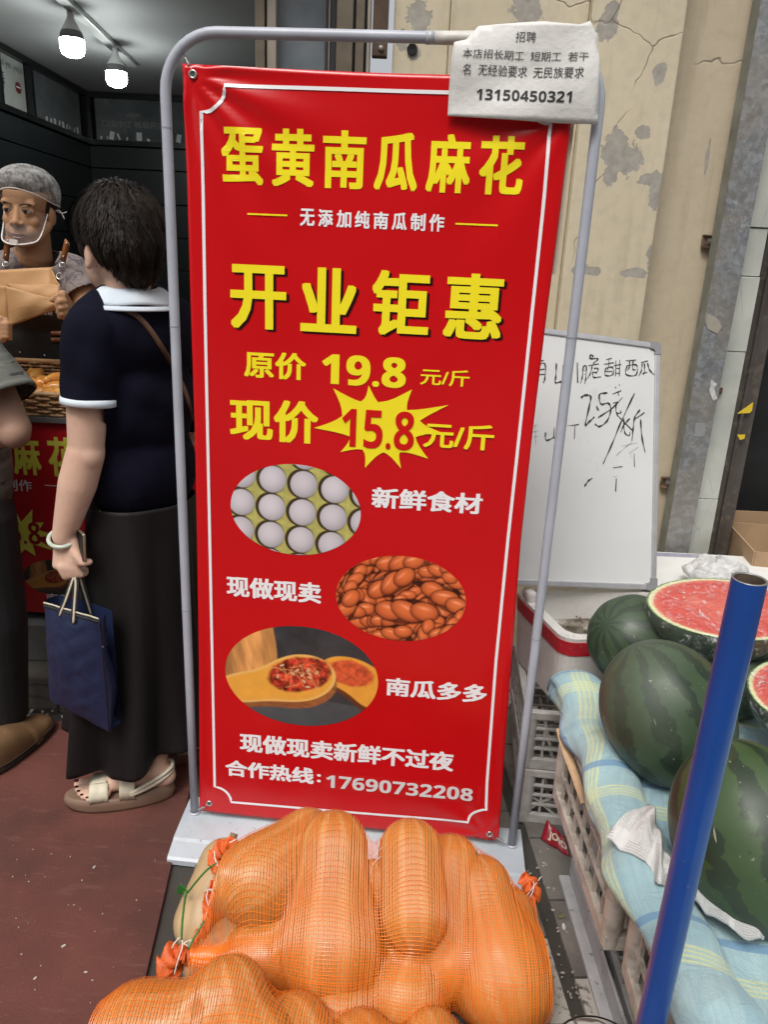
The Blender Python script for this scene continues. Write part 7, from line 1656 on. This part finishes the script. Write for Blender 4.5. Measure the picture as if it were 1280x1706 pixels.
# scooped neck opening
nc_ = Y(55, 424, 2.58); bmesh.ops.delete(bm, geom=[v for v in bm.verts if ((v.co.x-nc_.x)/.070)**2+((v.co.z-(nc_.z+.018))/.072)**2 < 1 and v.co.y < nb.y+.03], context='VERTS')
bm.to_mesh(tm); bm.free(); tee = obj_of('t_shirt', tm, M_tee, sv); add_solid(tee, .002); tt_ = bvh(tee)
ring_ = []
for a in np.linspace(pi*1.02, pi*1.98, 22):
    x_, z_ = nc_.x+.071*cos(a), nc_.z+.018+.073*sin(a); h = tt_.ray_cast(Vector((x_, 1.9, z_-.004)), Vector((0, 1, 0))); ring_.append(Vector((x_, (h[0].y if h[0] else nb.y-.05)-.001, z_)))
mb = MB(); mb.tube(ring_, .0048, 8, flat=.7); mb.build('neck_ribbing', mat('tee_rib', (.20, .165, .15), .85), sv, True)
# apron, straps, hardware
M_apr = mat('black_apron', (.012, .009, .008), .6, var=.4, vs=5, bump=.25, bs=12, bd=.01); M_lea = mat('tan_leather', (.26, .095, .03), .45, var=.15, vs=40); M_met = mat('shiny_nickel', (.62, .60, .56), .2, .95)
def apr(u, v):
    z0 = Y(55, 453, 2.58).z; z1 = .55; z = z0+(z1-z0)*v; hw = .112+(.17-.104)*min(1, max(0, (v-.07)/.16))**1.5 if v > .07 else .112
    x_ = chs.x+(u-.5)*2*hw; h = tt_.ray_cast(Vector((x_, 1.9, z)), Vector((0, 1, 0))); y = (h[0].y if h[0] else chs.y-.09+abs(u-.5)*.1); y = min(y, chs.y-.06); return Vector((x_, y-.007-.004*sin(u*9+v*14), z))
mb = MB(); mb.grid(apr, 36, 60); apo = mb.build('apron', M_apr, sv, True); add_solid(apo, .003); at_ = bvh(apo)
def front_pt(u, v, off=.004):
    d = ray(u, v).normalized(); hs = [t.ray_cast(CAM, d) for t in (at_, tt_)]; hs = [h for h in hs if h[0] is not None]
    return (min(hs, key=lambda h: h[3])[0] if hs else Y(u, v, 2.56))-d*off
for top_, bot_ in (((112, 402), (104, 435)), ((13, 396), (9, 434))):
    Pa, Pb = front_pt(*top_, .010), front_pt(*bot_, .010); Pb = Y(*bot_, min(Pb.y, 2.60)); Pa = Y(*top_, min(Pa.y, Pb.y+.05)); P0 = [Pa*(1-t)+Pb*t for t in np.linspace(0, 1, 6)]
    ribbon3(P0, -FW, .022, M_lea, 'leather_strap', sv, .003)
    for t in (.12, .78): c = Pa*(1-t)+Pb*t-FW*.003; mb = MB(); mb.sphere(c, .0032, 10, 6); mb.build('rivet', M_met, sv, True)
    c = Pb-UP*.012-FW*.002; mb = MB(); mb.tube([c+RT*.009+UP*.006, c+RT*.009-UP*.006, c-RT*.009-UP*.006, c-RT*.009+UP*.006], .0014, 6, closed=True); mb.build('buckle', M_met, sv, True)
    mb = MB(); c2_ = front_pt(bot_[0]-3, bot_[1]+20, .010); mb.tube([c-UP*.006, (c+c2_)/2, c2_], .0018, 6); mb.build('snap_hook', M_met, sv, True)
    c3 = front_pt(bot_[0]-5, bot_[1]+25, .009); mb = MB(); mb.tube([c3+RT*.0105*cos(a)+UP*.0105*sin(a) for a in np.linspace(0, 2*pi, 22, endpoint=False)], .0018, 8, closed=True); mb.build('ring', M_met, sv, True)
for v_ in (555, 566):
    P0 = [front_pt(u, v_, .006) for u in (84, 90, 96, 102, 108)]; ribbon3(P0, -FW, .0145, M_lea, 'leather_tab', sv, .003)
    for u in (88, 105): mb = MB(); mb.sphere(front_pt(u, v_, .009), .0028, 10, 6); mb.build('rivet', M_met, sv, True)
for u, v_ in ((103, 588), (74, 592), (54, 606), (33, 587)): mb = MB(); mb.sphere(front_pt(u, v_, .006), .0035, 10, 6); mb.build('rivet', M_met, sv, True)
a0 = front_pt(56, 524, .003); a1_ = front_pt(92, 512, .003)
fa = lambda x, z: Vector((x, min(a0.y, a1_.y)-.004, z)); lettering(sv, 'NANMING', (a0.x, a1_.x, a0.z, a1_.z), fa, mat('apron_print', (.6, .58, .54), .6), .01)
# kraft bag
T = NT('kraft_paper'); c = T.ramp(T.noise(5, 4), [(.3, (.42, .22, .085)), (.7, (.50, .28, .12))]); T.set(Base_Color=c, Roughness=.6, ); T.bump(T.math('ADD', T.vor(9, co=T.mapping((1, 1, 2), rot=(.3, .5, .2))), T.noise(20, 4)), .4, .006); M_kraft = T.m
kb = empty('kraft_bag', Y(40, 500, 2.42), 'open brown kraft paper bag held tilted in both hands of the server', 'paper bag')
def sheet4(name, a, b, c, d, bulge=.0, n=14):
    A_, B_, C_, D_ = [Y(*p) for p in (a, b, c, d)]; nn_ = (B_-A_).cross(D_-A_).normalized(); nn_ = nn_ if nn_.y < 0 else -nn_
    mb = MB(); mb.grid(lambda u, v: (A_*(1-u)+B_*u)*(1-v)+(D_*(1-u)+C_*u)*v+nn_*(bulge*sin(pi*u)*sin(pi*v)+.002*sin(u*11+v*7)*u), n, n); o = mb.build(name, M_kraft, kb, True); add_solid(o, .0008); return o
sheet4('back_panel', (-45, 452, 2.52), (86, 445, 2.50), (84, 505, 2.46), (-40, 530, 2.50), -.004)
sheet4('inner_flap', (8, 473, 2.44), (98, 474, 2.425), (99, 500, 2.41), (40, 498, 2.42), .006)
sheet4('front_panel', (8, 476, 2.395), (92, 499, 2.405), (97, 514, 2.408), (15, 544, 2.39), .010)
sheet4('front_panel', (-48, 472, 2.43), (8, 476, 2.395), (15, 544, 2.39), (-40, 512, 2.42), .004)
sheet4('side_panel', (84, 446, 2.50), (98, 474, 2.425), (97, 514, 2.41), (84, 505, 2.46), .0)
sheet4('bottom_panel', (-40, 512, 2.42), (15, 543, 2.392), (97, 514, 2.41), (84, 505, 2.462), .0)

# ------------------------------------------------------------------ man cut by the left edge
mn = person((-1.30, 1.98, 0), 'man at the left photo edge in loose grey shirt, black trousers and brown shoes')
mfd = Vector((.45, .89, 0)); msd = Vector((.89, -.45, 0)); RM = Matrix((msd, mfd, Vector((0, 0, 1)))).transposed()
mc = Y(-104, 655, 2.02); B = MB()
msh = Y(-40, 584, 1.96); mel = Y(22, 712, 1.93); mwr = Y(-70, 742, 1.98)
ell(B, mc+Vector((0, 0, .50)), (.078, .098, .115), RM); chain(B, [mc+Vector((0, 0, .42)), mc+Vector((0, 0, .30))], [.058, .062], 18); ell(B, mc+Vector((0, 0, .52))+mfd*.10-Vector((0, 0, .04)), (.013, .016, .02), RM)
for s_ in (-1, 1): ell(B, mc+Vector((0, 0, .48))+msd*.08*s_, (.009, .018, .03), RM)
ell(B, mc+Vector((0, 0, .14)), (.19, .115, .17), RM); ell(B, mc-Vector((0, 0, .12)), (.165, .12, .20), RM); ell(B, mc-Vector((0, 0, .30)), (.165, .125, .14), RM)
chain(B, [msh, mel], [.052, .044], 16); ell(B, mel+Vector((.006, -.01, -.012)), (.040, .040, .042)); chain(B, [mel, mwr], [.045, .030], 16)
hand(B, mwr, mwr+Vector((-.02, .08, .01)), msd, None, [[mwr+Vector((-.02, .10, .01))+msd*(.02*k-.03), mwr+Vector((-.02, .13, .0))+msd*(.02*k-.03), mwr+Vector((-.02, .145, -.02))+msd*(.02*k-.03)] for k in range(4)], [mwr+Vector((-.01, .02, 0)), mwr+Vector((.02, .06, 0)), mwr+Vector((.03, .09, -.01))])
ml = mc-msd*.20+mfd*.02+Vector((0, 0, .20)); chain(B, [ml, ml+Vector((-.05, 0, -.26)), ml+Vector((.02, .20, -.34))], [.052, .042, .028], 14); hand(B, ml+Vector((.02, .20, -.34)), ml+Vector((.04, .27, -.34)), msd, None, [[ml+Vector((.04, .29, -.34))+msd*(.02*k-.03), ml+Vector((.045, .32, -.35))+msd*(.02*k-.03), ml+Vector((.045, .33, -.37))+msd*(.02*k-.03)] for k in range(4)], [ml+Vector((.03, .22, -.34)), ml+Vector((.06, .26, -.33)), ml+Vector((.07, .29, -.34))])
shH = at_z(-12, 1262, .04); shT = at_z(56, 1212, .035); sank = Y(6, 1208, 1.96)
mh = mc-Vector((.0, 0, .34))
chain(B, [mh+msd*.08, (mh+msd*.10+sank)/2+Vector((0, 0, .03)), sank], [.088, .058, .034], 14); chain(B, [sank, shH*.45+shT*.55+Vector((0, 0, .01)), shT-(shT-shH).normalized()*.02], [.032, .034, .026], 12)
chain(B, [mh-msd*.08, mh-msd*.12-Vector((0, 0, .32)), sank-msd*.24], [.088, .058, .034], 14); chain(B, [sank-msd*.24, shT-msd*.24], [.032, .028], 12)
me = fuse(B, .006, 4); obj_of('body', me, M_skM, mn)
hb = MB(); ell(hb, mc+Vector((0, 0, .53))-mfd*.012, (.085, .10, .10), RM); obj_of('hair', fuse(hb, .006, 1), M_hair, mn)
T = NT('grey_brushed_shirt'); sx = T.noise(5, 5, co=T.mapping((1, 1, 7), rot=(.4, .5, 0))); c = T.ramp(sx, [(.35, (.09, .095, .083)), (.6, (.17, .175, .155)), (.8, (.28, .285, .26))]); k = T.ramp(T.noise(10, 6, .7, co=T.mapping((1, 1, 9), rot=(.3, .55, 0))), [(.56, 0.), (.61, 1.)]); c = T.mix(T.math('MULTIPLY', k, .85), c, (.02, .02, .02)); T.set(Base_Color=c, Roughness=.85); T.bump(T.noise(9, 4), .5, .01); M_gsh = T.m
SB = MB(); ell(SB, mc+Vector((0, 0, .13)), (.205, .13, .18), RM); ell(SB, mc-Vector((0, 0, .18)), (.185, .150, .30), RM)
slE = Y(2, 664, 1.93); chain(SB, [msh+Vector((-.01, 0, -.01)), slE], [.072, .090], 18); chain(SB, [mc+Vector((0, 0, .24)), msh], [.07, .064], 16); chain(SB, [mc+Vector((0, 0, .24)), ml, ml+Vector((-.03, 0, -.14))], [.07, .064, .07], 16)
tm = fuse(SB, .006, 6); bm = bmesh.new(); bm.from_mesh(tm); dn = (slE-msh).normalized(); bmesh.ops.delete(bm, geom=[v for v in bm.verts if (v.co-slE).dot(dn) > .002 and (v.co-slE).length < .12 and (v.co-mc).dot(msd) > .10], context='VERTS')
zc = Y(20, 874, 1.96).z; bmesh.ops.bisect_plane(bm, geom=bm.verts[:]+bm.edges[:]+bm.faces[:], plane_co=(0, 0, zc), plane_no=(0, 0, -1), clear_outer=True); bm.to_mesh(tm); bm.free(); o = obj_of('shirt', tm, M_gsh, mn); add_solid(o, .003)
mb = MB(); mb.lathe([(.086, -.004), (.0905, -.003), (.091, .012), (.086, .014)], slE-dn*.010, 36, axis=dn); mb.build('sleeve_hem', M_gsh, mn, True)
M_trou = mat('black_trousers', (.008, .008, .009), .8, var=.3, vs=5, bump=.4, bs=9, bd=.015)
TB = MB(); chain(TB, [mh+Vector((0, 0, .16)), mh-Vector((0, 0, .02))], [.150, .155], 24); tE = sank+Vector((.0, .0, .045)); chain(TB, [mh+msd*.085, (mh+msd*.12+tE)/2, tE], [.108, .092, .072], 20); chain(TB, [mh-msd*.085, (mh-msd*.12+tE-msd*.24)/2, tE-msd*.24], [.108, .092, .070], 20)
tm = fuse(TB, .006, 5); bm = bmesh.new(); bm.from_mesh(tm); bmesh.ops.bisect_plane(bm, geom=bm.verts[:]+bm.edges[:]+bm.faces[:], plane_co=(0, 0, tE.z-.012), plane_no=(0, 0, -1), clear_outer=True); bm.to_mesh(tm); bm.free(); o = obj_of('trousers', tm, M_trou, mn); add_solid(o, .003)
mb = MB(); M_sock = mat('pale_blue_sock', (.36, .40, .47), .85, bump=.4, bs=60)
mb.tube([sank+Vector((0, 0, .10)), sank+Vector((0, 0, .05)), sank+Vector((0, 0, .02)), sank+Vector((.004, .002, -.02)), sank+Vector((.008, .004, -.05))], [.040, .041, .0425, .042, .045], 20); mb.build('sock', M_sock, mn, True)
sdv = (shT-shH); sdv.z = 0; sdv.normalize(); svv = Vector((sdv.y, -sdv.x, 0)); M_shoe = mat('brown_suede_shoe', (.15, .085, .038), .6, var=.2, vs=14, bump=.15, bs=150); M_sole = mat('dark_shoe_sole', (.035, .024, .018), .7)
def shoe(off):
    c0_ = shH+off-sdv*.06; c0_.z = 0; L_ = .285
    def up_(u, v):
        a = pi*v; t = u; w_ = .036+.014*sin(pi*min(1, t*1.15))+(.006 if t > .6 else 0); w_ *= math.sqrt(max(0, 1-(2*abs(t-.5))**7)); hh = (.088-.045*max(0, min(1, (t-.38)/.4)))*math.sqrt(max(0, 1-(2*abs(t-.5))**9)); p = c0_+sdv*(L_*t)+svv*(w_*cos(a)*1.08); return Vector((p.x, p.y, .022+hh*abs(sin(a))**.55))
    mb = MB(); mb.grid(up_, 44, 24); e = mb.build('shoe', M_shoe, mn, True)
    mb = MB(); n = 44; vs = []
    for z, k in ((.0, .96), (.006, 1.0), (.022, 1.02), (.024, .9)):
        for i in range(n): a = 2*pi*i/n; t = .5+.5*math.copysign(abs(cos(a))**.8, cos(a)); w_ = .055*math.copysign(abs(sin(a))**.75, sin(a)); p = c0_+sdv*(L_*(.5+(t-.5)*1.03*k))+svv*w_*k; vs.append((p.x, p.y, z+.0085))
    mb.add(vs, [(r*n+i, r*n+(i+1) % n, (r+1)*n+(i+1) % n, (r+1)*n+i) for r in range(3) for i in range(n)]); mb.build('sole', M_sole, e, True)
    mb = MB(); mb.tube([c0_+sdv*(L_*(.5+.51*math.copysign(abs(cos(a))**.8, cos(a))))+svv*(.0565*math.copysign(abs(sin(a))**.75, sin(a)))+Vector((0, 0, .034)) for a in np.linspace(0, 2*pi, 40, endpoint=False)], .0022, 6, closed=True); mb.build('welt', M_sole, e, True)
shoe(Vector((0, 0, 0))); shoe(-msd*.24)
